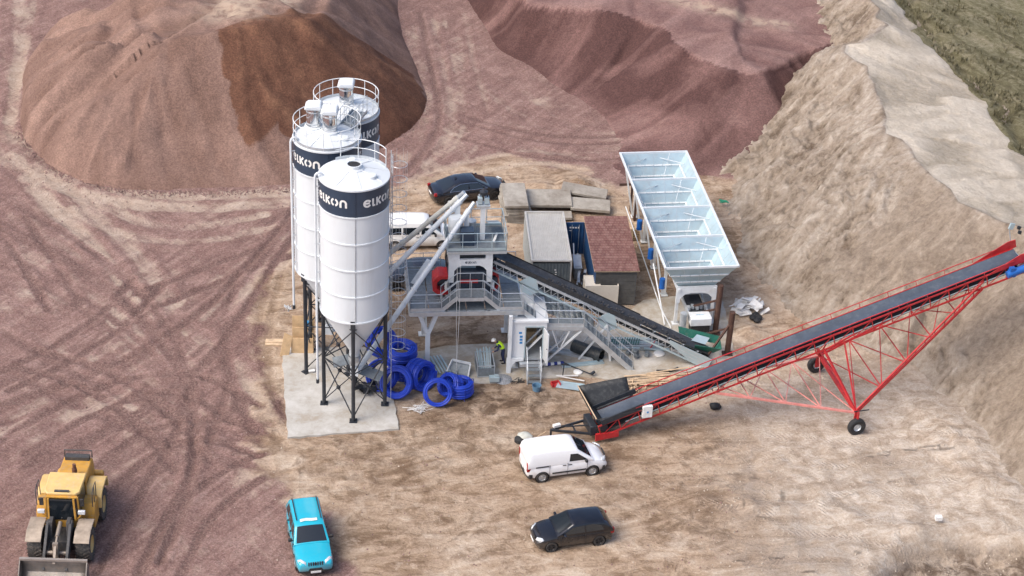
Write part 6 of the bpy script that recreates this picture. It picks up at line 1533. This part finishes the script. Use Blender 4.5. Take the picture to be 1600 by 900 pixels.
t = thing('pallet_stack', 'stack of wooden pallets behind the shingle roofed container', 'pallet stack', at(986, 372), rad(5))
for k in range(6):
    b = MB()
    for q in range(5): b.b2((-.6, -.4 + q * .18, k * .145 + .12), (.6, -.28 + q * .18, k * .145 + .142))
    for q in (-.5, 0, .5): b.b2((q - .05, -.4, k * .145), (q + .05, .44, k * .145 + .12))
    b.build('pallet', TIMBER, t)

# ------------------------------------------------------------------ coils of blue pipe
BP = mat('blue_pipe', (0.010, 0.045, 0.42), .38, 0, .12, 3, .15, (.10, .12, .35))
def coil(label, loc, Rm, turns, layers, r, rot):
    t = MB(); N = 32; r = r * 1.28; turns = max(3, round(turns / 1.28))
    for l in range(layers):
        pts = []
        for k in range(turns * N + 1):
            a = 2 * PI * k / N; j_ = k // N
            rr = Rm - l * r * 1.85 + .02 * math.sin(j_ * 2.1 + l * 1.3) + .008 * math.sin(a * 2 + j_); z = (k / N) * r * 2.2
            pts.append((rr * math.cos(a), rr * math.sin(a), z - turns * r))
        t.path(pts, r, 8)
    o = t.build('pipe_coil', BP); o.location = loc; o.rotation_euler = rot
    for q in range(4):
        a = 2 * PI * q / 4 + .4; b = MB(); w = layers * r * 1.85; ca, sa = math.cos(a), math.sin(a); z0, z1 = -turns * r - r * 1.15, turns * r + r * 1.3; ra, rb = Rm + r * 1.3, Rm - w + r * .6
        P = [Vector((ca * u, sa * u, z)) for u, z in ((ra, z0), (ra, z1), (rb, z1), (rb, z0))]
        for i in range(4): b.bar(P[i], P[(i + 1) % 4], .04, .012, (-sa, ca, 0))
        b.build('binding_strap', mat('strap_blue', (.03, .05, .30), .5), o)
    return tag(o, label, 'pipe coil', 'coils of blue pipe by the silo')
c = at(683, 636); coil('ring-like blue pipe coil leaning upright in the very front', (c.x, c.y + .25, .80), .74, 4, 2, .045, (rad(68), 0, rad(8)))
c = at(703, 622); coil('slanting blue pipe coil behind the upright front ring', (c.x, c.y + .35, .62), .62, 8, 2, .045, (rad(55), rad(-12), rad(-38)))
c = at(718, 618); coil('blue pipe coil lying flat at the right end of the heap', (c.x, c.y + .1, .46), .72, 8, 3, .045, (0, 0, 0))
c = at(655, 606); coil('thick blue pipe coil standing on edge turned towards the right', (c.x, c.y + .1, .82), .82, 9, 3, .045, (rad(78), 0, rad(48)))
c = at(619, 622); coil('large blue pipe coil leaning against the front silo leg', (c.x, c.y + .35, .84), .86, 8, 3, .045, (rad(62), 0, rad(-8)))
c = at(600, 618); coil('blue pipe coil behind the silo leg at the left of the heap', (c.x - .15, c.y + .75, .85), .84, 7, 2, .045, (rad(60), 0, rad(-25)))
c = at(628, 575); coil('blue pipe coil lying on top at the back of the heap', (c.x, c.y, 1.10), .80, 6, 3, .045, (rad(6), 0, 0))
c = at(632, 588); coil('blue pipe coil lying under the topmost rear coil', (c.x + .1, c.y + .1, .42), .82, 8, 3, .045, (0, rad(-4), 0))
c = at(598, 556); coil('blue pipe coil tilted beneath the screw at the far left', (c.x - .1, c.y, .95), .80, 9, 3, .045, (rad(40), rad(35), 0))

# ------------------------------------------------------------------ worker
def skin_body(name, pts, edges, mt, root, parent=None):
    me = bpy.data.meshes.new(name); me.from_pydata([p[0] for p in pts], edges, []); o = bpy.data.objects.new(name, me); COL.objects.link(o)
    sk = o.modifiers.new('skin', 'SKIN'); sk.use_smooth_shade = True
    for i, p in enumerate(pts):
        v = me.skin_vertices[0].data[i]; r = p[1]; v.radius = (r, r) if not isinstance(r, tuple) else r; v.use_root = (i == root)
    o.modifiers.new('sub', 'SUBSURF').levels = 2; o.modifiers['sub'].render_levels = 2
    bpy.context.view_layer.update(); ev = o.evaluated_get(bpy.context.evaluated_depsgraph_get()); m2 = bpy.data.meshes.new_from_object(ev)
    o.modifiers.clear(); o.data = m2; m2.materials.clear(); m2.materials.append(mt)
    if parent: o.parent = parent
    return o
PW_ = thing('person', 'worker in a yellow safety vest, navy trousers and white helmet bending by the cabin', 'person', (*at(784, 568)[:2], .06), rad(0))
J = {}; pts = []; edges = []
def jt_(n, p, r, par=None):
    J[n] = len(pts); pts.append((p, r))
    if par is not None: edges.append((J[par], J[n]))
jt_('pelvis', (.05, 0, .88), (.16, .13)); jt_('spine', (-.02, 0, 1.05), (.155, .12), 'pelvis'); jt_('chest', (-.18, 0, 1.24), (.18, .13), 'spine'); jt_('neck0', (-.29, 0, 1.36), (.09, .08), 'chest'); jt_('neck', (-.345, 0, 1.40), .055, 'neck0'); jt_('head0', (-.42, 0, 1.43), .085, 'neck'); jt_('head', (-.50, 0, 1.46), (.095, .085), 'head0'); jt_('crown', (-.53, 0, 1.53), .07, 'head')
jt_('nose', (-.60, 0, 1.43), .018, 'head')
for s_, q in ((1, 'l'), (-1, 'r')):
    jt_('hip' + q, (.06, .10 * s_, .84), .10, 'pelvis'); jt_('knee' + q, (-.03 if s_ > 0 else .08, .13 * s_, .48), .068, 'hip' + q); jt_('ankle' + q, (.06 if s_ > 0 else .16, .13 * s_, .09), .045, 'knee' + q); jt_('heel' + q, (.04 if s_ > 0 else .14, .13 * s_, .045), .045, 'ankle' + q); jt_('toe' + q, (-.14 if s_ > 0 else -.04, .14 * s_, .04), .038, 'heel' + q)
    jt_('sh' + q, (-.20, .19 * s_, 1.25), .068, 'chest'); jt_('elb' + q, (-.26, .27 * s_, .98), .048, 'sh' + q); jt_('wr' + q, (-.45, .20 * s_, .86), .034, 'elb' + q); jt_('palm' + q, (-.52, .18 * s_, .82), (.04, .022), 'wr' + q)
    for k, (dy, ln) in enumerate(((-.03, .06), (-.01, .075), (.012, .07), (.032, .055))):
        jt_('f%d' % k + q, (-.56, (.18 + dy) * s_, .80), .011, 'palm' + q); jt_('g%d' % k + q, (-.56 - ln * .6, (.18 + dy) * s_, .80 - ln * .7), .009, 'f%d' % k + q)
    jt_('t0' + q, (-.50, .145 * s_, .81), .012, 'palm' + q); jt_('t1' + q, (-.545, .125 * s_, .785), .010, 't0' + q)
NAVYC = mat('navy_cloth', (0.012, 0.020, 0.065), .85, 0, .2, 8); SKIN = mat('skin_tone', (0.50, 0.30, 0.21), .6, 0, .08, 10)
body = skin_body('body', pts, edges, NAVYC, 0, PW_)
body.data.materials.append(SKIN); body.data.materials.append(mat('boot_black', (.02, .018, .016), .7))
for pl in body.data.polygons:
    c = pl.center
    if c.x < -.36 and c.z > 1.36: pl.material_index = 1
    elif c.x < -.46 and c.z < .90 and c.z > .6: pl.material_index = 1
    elif c.z < .10: pl.material_index = 2
vp = [((.03, 0, .92), (.185, .155)), ((-.02, 0, 1.06), (.18, .15)), ((-.18, 0, 1.25), (.20, .155)), ((-.28, 0, 1.35), (.13, .11)), ((-.20, .16, 1.27), .10), ((-.20, -.16, 1.27), .10)]
HV = NT('hi_vis_yellow'); HV.color((.55, .85, .03)); HV.b.inputs['Roughness'].default_value = .7
skin_body('safety_vest', vp, [(0, 1), (1, 2), (2, 3), (2, 4), (2, 5)], HV.m, 0, PW_)
b = MB(); hc = Vector((-.525, 0, 1.50)); rot_ = ry(rad(-28)); ring = []
b.lathe([(.0, .115), (.05, .11), (.09, .085), (.115, .04), (.122, 0), (.15, -.008), (.15, -.016), (.118, -.012)], 20)
b.v = [tuple(rot_ @ Vector(v) + hc) for v in b.v]; b.build('helmet', PLAST, PW_)
for sy in (-1, 1):
    b = MB(); b.lathe([(0, .012), (.012, .006), (.012, -.006), (0, -.012)], 8, (-.578, .035 * sy, 1.47)); b.build('eye', TRIM, PW_)

# ------------------------------------------------------------------ materials lying about
def bundle(label, px, py, rot, mt=GALV_L):
    t = thing('profile_crate', label, 'crate', at(px, py, .06), rad(rot)); w, l, h = .95, 1.5, .75
    b = MB()
    for x in (-w / 2, w / 2):
        for y in (-l / 2, l / 2): b.bar((x, y, 0), (x, y, h), .05)
        b.bar((x, -l / 2, h), (x, l / 2, h), .05); b.bar((x, -l / 2, .05), (x, l / 2, .05), .05)
    for y in (-l / 2, l / 2): b.bar((-w / 2, y, h), (w / 2, y, h), .05); b.bar((-w / 2, y, .05), (w / 2, y, .05), .05)
    b.build('frame', GALV, t)
    b = MB()
    for x in (-w / 2, w / 2): b.b2((x - .01, -l / 2, .05), (x + .01, l / 2, h * .9))
    b.b2((-w / 2, -l / 2 - .01, .05), (w / 2, -l / 2 + .01, h * .8)); b.build('mesh_side', GRATE, t)
    for k in range(7):
        b = MB(); x = -.32 + k * .1; b.bar((x, -.65 + random.uniform(-.05, .05), .35 + random.uniform(0, .1)), (x + random.uniform(-.08, .08), .75 + random.uniform(0, .2), .75 + random.uniform(0, .25)), .07, .05); b.build('profile', mt, t)
    return t
bundle('steel crate full of pale profiles in front of the worker', 757, 578, 8)
t = thing('loose_profiles', 'bundle of white profiles lying behind the coils and the slings', 'profiles', at(687, 574, .06), rad(14))
for k in range(6): b = MB(); b.bar((-.5 + .19 * k, -.8, .12 + .04 * (k % 2)), (-.75 + .19 * k, .9, .2), .09, .07); b.build('profile', GALV_L, t)
t = thing('duct_frame', 'tilted white sheet metal duct frame standing by the slings', 'duct frame', at(716, 585, .05), rad(-18))
b = MB()
for p, q in (((-.65, -.2, .02), (.65, -.2, .02)), ((-.5, .35, .65), (.6, .35, .65)), ((-.65, -.2, .02), (-.5, .35, .65)), ((.65, -.2, .02), (.6, .35, .65))): b.bar(p, q, .06, .14)
b.build('frame', WHITE2, t)
b = MB(); b.plate([(-.6, .0, .05), (.62, .0, .05), (.55, .5, .6), (-.45, .5, .6)], .02); b.build('back_sheet', GRATE, t)
def prof(name, label, cat, p0, p1, w, h, mt, z=.08):
    a = at(*p0, z); c = at(*p1, z); d = c - a; t_ = MB(); L_ = d.length
    t_.b2((0, -w / 2, 0), (L_, -w / 2 + .025, h)); t_.b2((0, w / 2 - .025, 0), (L_, w / 2, h)); t_.b2((0, -w / 2 + .025, 0), (L_, w / 2 - .025, .025))
    return tag(t_.build(name, mt, None, (a.x, a.y, z - .01), math.atan2(d.y, d.x)), label, cat)
prof('steel_channel', 'galvanised channel lying behind the stair truss', 'steel channel', (846, 545), (928, 560), .45, .16, GALV)
prof('steel_channel', 'long galvanised channel lying in front of the stair truss', 'steel channel', (878, 573), (943, 566), .30, .10, GALV_L)
a = at(850, 572, .1); cc = at(880, 569, .1); t = thing('barrier_bar', 'blue and white banded bar lying beside the cabin steps', 'barrier', a, math.atan2(cc.y - a.y, cc.x - a.x))
for k in range(6): b = MB(); b.tube((k * .19, 0, .1), (k * .19 + .19, 0, .1), .10, n=14); b.build('band', PLAST if k % 2 == 0 else mat('band_blue', (.015, .03, .20), .5), t)
TANK = mat('dark_pipe', (0.018, 0.026, 0.032), .5, 0, .2, 3, .2)
a = at(896, 540, .35); cc = at(940, 556, .35); b = MB(); b.lathe([(.30, 0), (.38, 0), (.38, (cc - a).length), (.30, (cc - a).length), (.30, 0)], 28); o = b.build('plastic_pipe', TANK, None, a); o.rotation_euler = (cc - a).to_track_quat('Z', 'Y').to_euler(); tag(o, 'thick black plastic pipe lying under the lower stairs', 'pipe')
# small litter on the slab: brackets, cables, panels
def junk(name, label, cat, px, py, fn, rot=0, z=.07):
    b = MB(); fn(b); o = b.build(name, fn.m, None, at(px, py, z), rad(rot)); return tag(o, label, cat)
def F(m_, f_): f_.m = m_; return f_
junk('white_sheet', 'bent white sheet lying left of the black loading funnel', 'sheet', 890, 605, F(GALV_L, lambda b: (b.plate([(-.75, -.25, .03), (.8, -.35, .1), (.75, .25, .12), (-.7, .35, .04)], .02), b.bar((-.75, .38, .06), (.8, .28, .14), .05))), -10)
junk('red_tray', 'small red metal tray on the sand beside the white sheet', 'tray', 868, 602, F(RED, lambda b: (b.b2((-.25, -.18, 0), (.25, .18, .02)), b.b2((-.25, -.18, .02), (-.22, .18, .2)), b.b2((.22, -.18, .02), (.25, .18, .2)), b.b2((-.22, .15, .02), (.22, .18, .2)))), 20)
junk('white_bar', 'long white plastic strip lying behind the bent white sheet', 'strip', 888, 592, F(PLAST, lambda b: (b.bar((-.7, .2, .05), (.9, -.25, .08), .05), b.bar((-.7, .2, .05), (.55, .3, .05), .06))), 0)
junk('blue_bucket', 'grey blue bucket standing at the foot of the cabin steps', 'bucket', 838, 612, F(mat('bucket_blue', (.10, .20, .30), .5), lambda b: b.lathe([(.0, .02), (.20, .02), (.25, .42), (.27, .42), (.27, .45), (.23, .44), (.18, .06)], 20)))
junk('site_tool', 'round white base with a dark pole lying on the slab', 'pole base', 903, 582, F(PLAST, lambda b: (b.lathe([(.26, 0), (.26, .07), (.12, .12), (0, .13)], 20),)))
junk('dark_pole', 'dark pole lying across the slab over the white round base', 'pole', 908, 580, F(DARK, lambda b: (b.tube((-.95, .65, .05), (.55, -.5, .16), .035, n=8), b.tube((.55, -.5, .16), (.75, -.35, .24), .09, n=10), b.tube((-1.15, .75, .06), (-.8, .55, .06), .06, n=8))))
junk('hand_tool', 'dark upright hand tool leaning beside the banded bar', 'tool', 879, 588, F(DARK, lambda b: (b.bar((0, 0, 0), (.05, .1, .75), .06), b.bar((-.1, .1, .75), (.3, .12, .72), .09, .07))))
junk('cable_drum', 'small grey compressor standing on the sand left of the cabin steps', 'compressor', 772, 597, F(GALV_L, lambda b: (b.box((0, 0, .25), (.55, .34, .26)), b.tube((-.25, 0, .12), (.25, 0, .12), .12, n=12), b.box((.12, 0, .42), (.22, .2, .1)))), 10)
junk('gravel_heap', 'little heap of grey gravel at the corner column of the cabin', 'gravel', 786, 592, F(mat('grey_gravel', (.24, .25, .26), .9, 0, .4, 12, bump=.03, bscale=15), lambda b: b.lathe([(.55, -.03), (.38, .08), (.2, .15), (0, .18)], 14)))
def tangle(b, n, r, th):
    for k in range(n):
        p = [Vector((random.gauss(0, r * .5), random.gauss(0, r * .3), random.uniform(.01, .12))) for _ in range(6)]; q = []
        for i in range(5): q += [p[i].lerp(p[i + 1], u) + Vector((0, 0, .03 * math.sin(u * 6))) for u in (0, .33, .66)]
        b.path(q, th, 5)
junk('strap_tangle', 'tangle of white packing straps on the sand in front of the coils', 'straps', 655, 638, F(PLAST, lambda b: tangle(b, 9, .8, .014)), 25, .02)
junk('black_cable', 'black cable loop lying by the cabin steps', 'cable', 812, 598, F(BLACK, lambda b: tangle(b, 3, .6, .018)), 0, .04)
junk('black_film', 'crumpled black plastic film on the pad between the silo legs', 'plastic film', 573, 612, F(mat('black_film', (.014, .015, .017), .35), lambda b: [b.box((random.gauss(0, .3), random.gauss(0, .22), random.uniform(.08, .4)), (random.uniform(.2, .5), random.uniform(.15, .4), .04), rz(random.random() * 6) @ rx(random.random() * 3)) for _ in range(26)]), 0, .1)
junk('pump_unit', 'dark machine parts lying on the slab right of the staircase foot', 'machine parts', 990, 556, F(GRATE, lambda b: [b.box((random.gauss(0, .25), random.gauss(0, .2), random.uniform(.05, .4)), (random.uniform(.1, .35), random.uniform(.1, .3), random.uniform(.08, .25)), rz(random.random() * 3)) for _ in range(14)]), 0)
t = thing('steel_stack', 'stack of galvanised frames with green mesh behind the staircase foot', 'steel stack', at(985, 540, .06), rad(2))
for k in range(7): b = MB(); y = -.45 + k * .17; b.bar((-2.0 + random.uniform(0, .5), y, .1 + .03 * (k % 3)), (2.1 + random.uniform(-.4, .3), y + random.uniform(-.1, .1), .14 + .03 * (k % 2)), .13, .11); b.build('profile', GALV if k % 3 else GALV_L, t)
b = MB(); 
for k in range(16): b.bar((-1.7 + k * .14, -.3, .28), (-1.55 + k * .14, .35, .33), .05, .03)
b.build('green_mesh', GREEN, t)
b = MB(); b.bar((1.1, -.5, .15), (1.75, .3, .85), .05); b.box((1.8, .35, .9), (.3, .12, .3), rz(.4)); b.build('red_lever', RED, t)
junk('white_drum_lid', 'round pale lid lying on the slab beyond the staircase foot', 'lid', 1030, 553, F(PLAST, lambda b: b.lathe([(.32, 0), (.32, .06), (.2, .1), (0, .11)], 20)))
junk('angle_bracket', 'dark bent bracket lying on the slab before the red conveyor', 'bracket', 1042, 581, F(DARK, lambda b: (b.bar((-.6, 0, .05), (.2, .05, .05), .09), b.bar((.2, .05, .05), (.65, .25, .15), .09))))
t = thing('timber_heap', 'heap of sawn timber boards lying along the red conveyor', 'timber', at(1015, 598, .03), rad(14))
for k in range(20):
    y = random.gauss(0, .35); b = MB(); L_ = random.uniform(1.2, 3.2); x = random.uniform(-1.5, .6); b.bar((x, y, .06 + .03 * (k % 5)), (x + L_, y + random.uniform(-.3, .3), .06 + .035 * (k % 5)), random.uniform(.08, .16), .035); b.build('board', TIMBER, t)
t = thing('brushwood', 'pile of broken sticks and scraps beside the black funnel', 'scrap wood', at(990, 608, .03), rad(0))
for k in range(24):
    b = MB(); a = random.random() * PI; p = Vector((random.gauss(0, .35), random.gauss(0, .25), .05)); d = Vector((math.cos(a), math.sin(a), random.uniform(-.1, .7))) * random.uniform(.2, .5); b.bar(p, p + d, .04, .03); b.build('stick', TIMBER if k % 3 else RUST, t)
# plywood crate and boards left of the silos
t = thing('plywood_crate', 'open plywood crate on the pad at the left of the silos', 'crate', at(458, 551, .1), rad(2))
b = MB(); b.b2((-.1, -.02, .0), (1.15, .02, 1.0)); b.build('front_panel', WOOD, t)
b = MB(); b.b2((-.1, .9, .0), (1.15, .94, 1.9)); b.build('back_panel', WOOD, t); b = MB(); b.b2((1.11, .03, 0), (1.15, .89, 1.3)); b.build('side_panel', WOOD, t)
b = MB(); b.b2((-.06, .4, .2), (1.1, .44, 1.45)); b.build('divider', WOOD, t)
b = MB(); b.tube((.75, .65, .9), (.75, .65, 1.7), .16, n=14); b.build('water_bottle', mat('bottle_blue', (.04, .25, .50), .25), t)
junk('plywood_sheet', 'plywood sheet leaning against the left side of the open crate', 'plywood sheet', 447, 556, F(WOOD, lambda b: b.plate([(-.35, -.1, 0), (.15, .05, .0), (.35, .3, 1.15), (-.1, .25, 1.4)], .03)), 0, .05)
junk('packing_paper', 'crumpled white paper lying on the crate edge', 'paper', 452, 508, F(PLAST, lambda b: [b.box((random.gauss(0, .1), random.gauss(0, .1), 1.2 + random.gauss(0, .1)), (.25, .2, .02), rz(random.random() * 3) @ rx(random.random() * 2)) for _ in range(7)]), 0, .1)
t = thing('plank_pile', 'three pale planks lying on the sand left of the crate', 'planks', at(414, 540, .03), rad(3))
for k in range(3): b = MB(); b.b2((0, .0 + .22 * k, .0 + .03 * (k % 2)), (1.25 - .1 * k, .19 + .22 * k, .07 + .03 * (k % 2))); b.build('plank', TIMBER, t)
junk('pipe_stub', 'short white pipe stub lying on the pad', 'pipe stub', 487, 582, F(PLAST, lambda b: b.tube((-.18, 0, .1), (.18, .05, .1), .09, n=12)), 10, .1)
for k, (x, y, z, rr) in enumerate(((-.5, .3, 2.5, 12), (.75, .1, 1.9, -20))):
    b = MB(); b.box((0, 0, 0), (1.5, .75, .03), rx(.25) @ ry(.2 * (1 if k else -1))); o = b.build('hopper_plate', GRATE, None, (S1[0] + x, S1[1] + .4 + y, z), rad(rr)); tag(o, 'grey sheet resting in the frame under the front silo, %s of the two' % ('lower' if k else 'upper'), 'sheet')
# odds and ends on the right
junk('white_sacks', 'torn white plastic sacks lying at the toe of the sand ridge', 'sacks', 1166, 484, F(PLAST, lambda b: [b.box((random.gauss(0, .45), random.gauss(0, .35), random.uniform(.05, .5)), (random.uniform(.3, .8), random.uniform(.2, .55), .05), rz(random.random() * 6) @ rx(random.gauss(0, .6)) @ ry(random.gauss(0, .6))) for _ in range(34)]), 0, .1)
junk('black_sack', 'black rubbish lying below the torn white sacks', 'rubbish', 1175, 498, F(BLACK, lambda b: [b.lathe([(0, -.02), (.2, .03), (.22, .15), (.1, .25), (0, .27)], 9, (random.gauss(0, .25), random.gauss(0, .15), 0)) for _ in range(4)]), 0, .05)
def stone(label, px, py, r, mt, z=0):
    b = MB(); seed = random.random() * 9; rings = []
    for i in range(7):
        th = PI * i / 6; rings.append([(r * math.sin(th) * math.cos(2 * PI * k / 10) * (1 + .18 * math.sin(k * 1.9 + seed + i)), r * .75 * math.sin(th) * math.sin(2 * PI * k / 10) * (1 + .15 * math.cos(k * 2.3 + seed)), r * .62 * math.cos(th) + r * .45) for k in range(10)])
    b.loft(rings, True, True); return tag(b.build('boulder', mt, None, at(px, py, z)), label, 'boulder')
stone('single dark boulder on the sand below the red conveyor', 1117, 638, .33, mat('dark_stone', (.018, .019, .022), .6, 0, .3, 4))
WS = mat('sack_pale', (.42, .43, .39), .7, 0, .2, 4)
t = thing('cement_sack', 'pale sack on a black bag lying behind the white panel van', 'sack', at(820, 688), rad(-15))
b = MB(); rings = []
for i in range(9):
    u = i / 8; rr = .27 * math.sin(PI * min(max(u, .06), .94)) ** .6; rings.append([(-.4 + .8 * u, rr * math.cos(2 * PI * k / 10) * 1.1, .3 + rr * .75 * math.sin(2 * PI * k / 10)) for k in range(10)])
b.loft(rings, True, True); b.build('sack_body', WS, t)
b = MB(); b.lathe([(0, 0), (.32, .02), (.30, .2), (.12, .32), (0, .34)], 10, (-.22, -.18, 0)); b.build('black_bag', BLACK, t); b = MB(); b.bar((.35, -.1, .12), (.95, .75, .3), .035); b.box((.35, -.1, .12), (.35, .12, .06), rz(.4)); b.build('shovel', TIMBER, t)
junk('white_block', 'small white foam block lying on the berm at the lower right', 'foam block', 1466, 812, F(PLAST, lambda b: b.box((0, 0, .12), (.34, .25, .22))), 5, .18)
junk('green_net', 'small scrap of green netting on the sand slope beside the hopper', 'netting', 1131, 316, F(mat('net_green', (.02, .30, .17), .6), lambda b: tangle(b, 7, .3, .03)), 0, .35)
# loose stones scattered about the yard
sv_ = MB(); N_ = 3200
sx_ = np.where(np.arange(N_) % 3 > 0, rng.uniform(10, 30, N_), rng.uniform(-14, 30, N_)); sy_ = np.where(np.arange(N_) % 3 > 0, rng.uniform(-30, -6, N_), rng.uniform(-30, 14, N_)); sz_ = ground_h(sx_, sy_) * flat_zone(sx_, sy_)
for x, y, zz in zip(sx_, sy_, sz_):
    r = random.choice([.02, .025, .03, .04, .06]); a = random.random() * 6
    q = [(r * math.cos(a + i * 1.57) * random.uniform(.7, 1.2), r * math.sin(a + i * 1.57) * random.uniform(.7, 1.2)) for i in range(4)]
    sv_.add([(x + u, y + v, zz - .02) for u, v in q] + [(x + r * .1, y, zz + r * 1.1)], [(0, 1, 4), (1, 2, 4), (2, 3, 4), (3, 0, 4)])
o2 = MB(); N2 = 7000
ft = [np.array(p[:2]) for p in footL[:17]]; gx = []; gy = []
for k in range(N2):
    if k % 2:
        i = random.randrange(len(ft) - 1); u = random.random(); q = ft[i] * (1 - u) + ft[i + 1] * u; gx.append(q[0] + random.gauss(0, .35)); gy.append(q[1] - abs(random.gauss(0, .5)))
    else: gx.append(random.uniform(-34, 12)); gy.append(random.uniform(-29, 34))
gz = ground_h(np.array(gx), np.array(gy)) * flat_zone(np.array(gx), np.array(gy))
for x, y, zz in zip(gx, gy, gz):
    r = random.choice([.025, .03, .04, .05, .07]); a = random.random() * 6
    q = [(r * math.cos(a + i * 1.57) * random.uniform(.7, 1.2), r * math.sin(a + i * 1.57) * random.uniform(.7, 1.2)) for i in range(4)]
    o2.add([(x + u, y + v, zz - .02) for u, v in q] + [(x + r * .1, y, zz + r * 1.1)], [(0, 1, 4), (1, 2, 4), (2, 3, 4), (3, 0, 4)])
o2 = o2.build('loose_gravel', mat('red_stone', (.22, .135, .12), .9, 0, .45, 1.7)); o2['kind'] = 'stuff'; tag(o2, 'loose reddish stones lying round the gravel heaps and tracks', 'stones')
o = sv_.build('loose_stones', mat('pale_stone', (.42, .36, .29), .9, 0, .3, 1.0)); o['kind'] = 'stuff'; tag(o, 'small pale stones scattered over the sandy yard', 'stones')
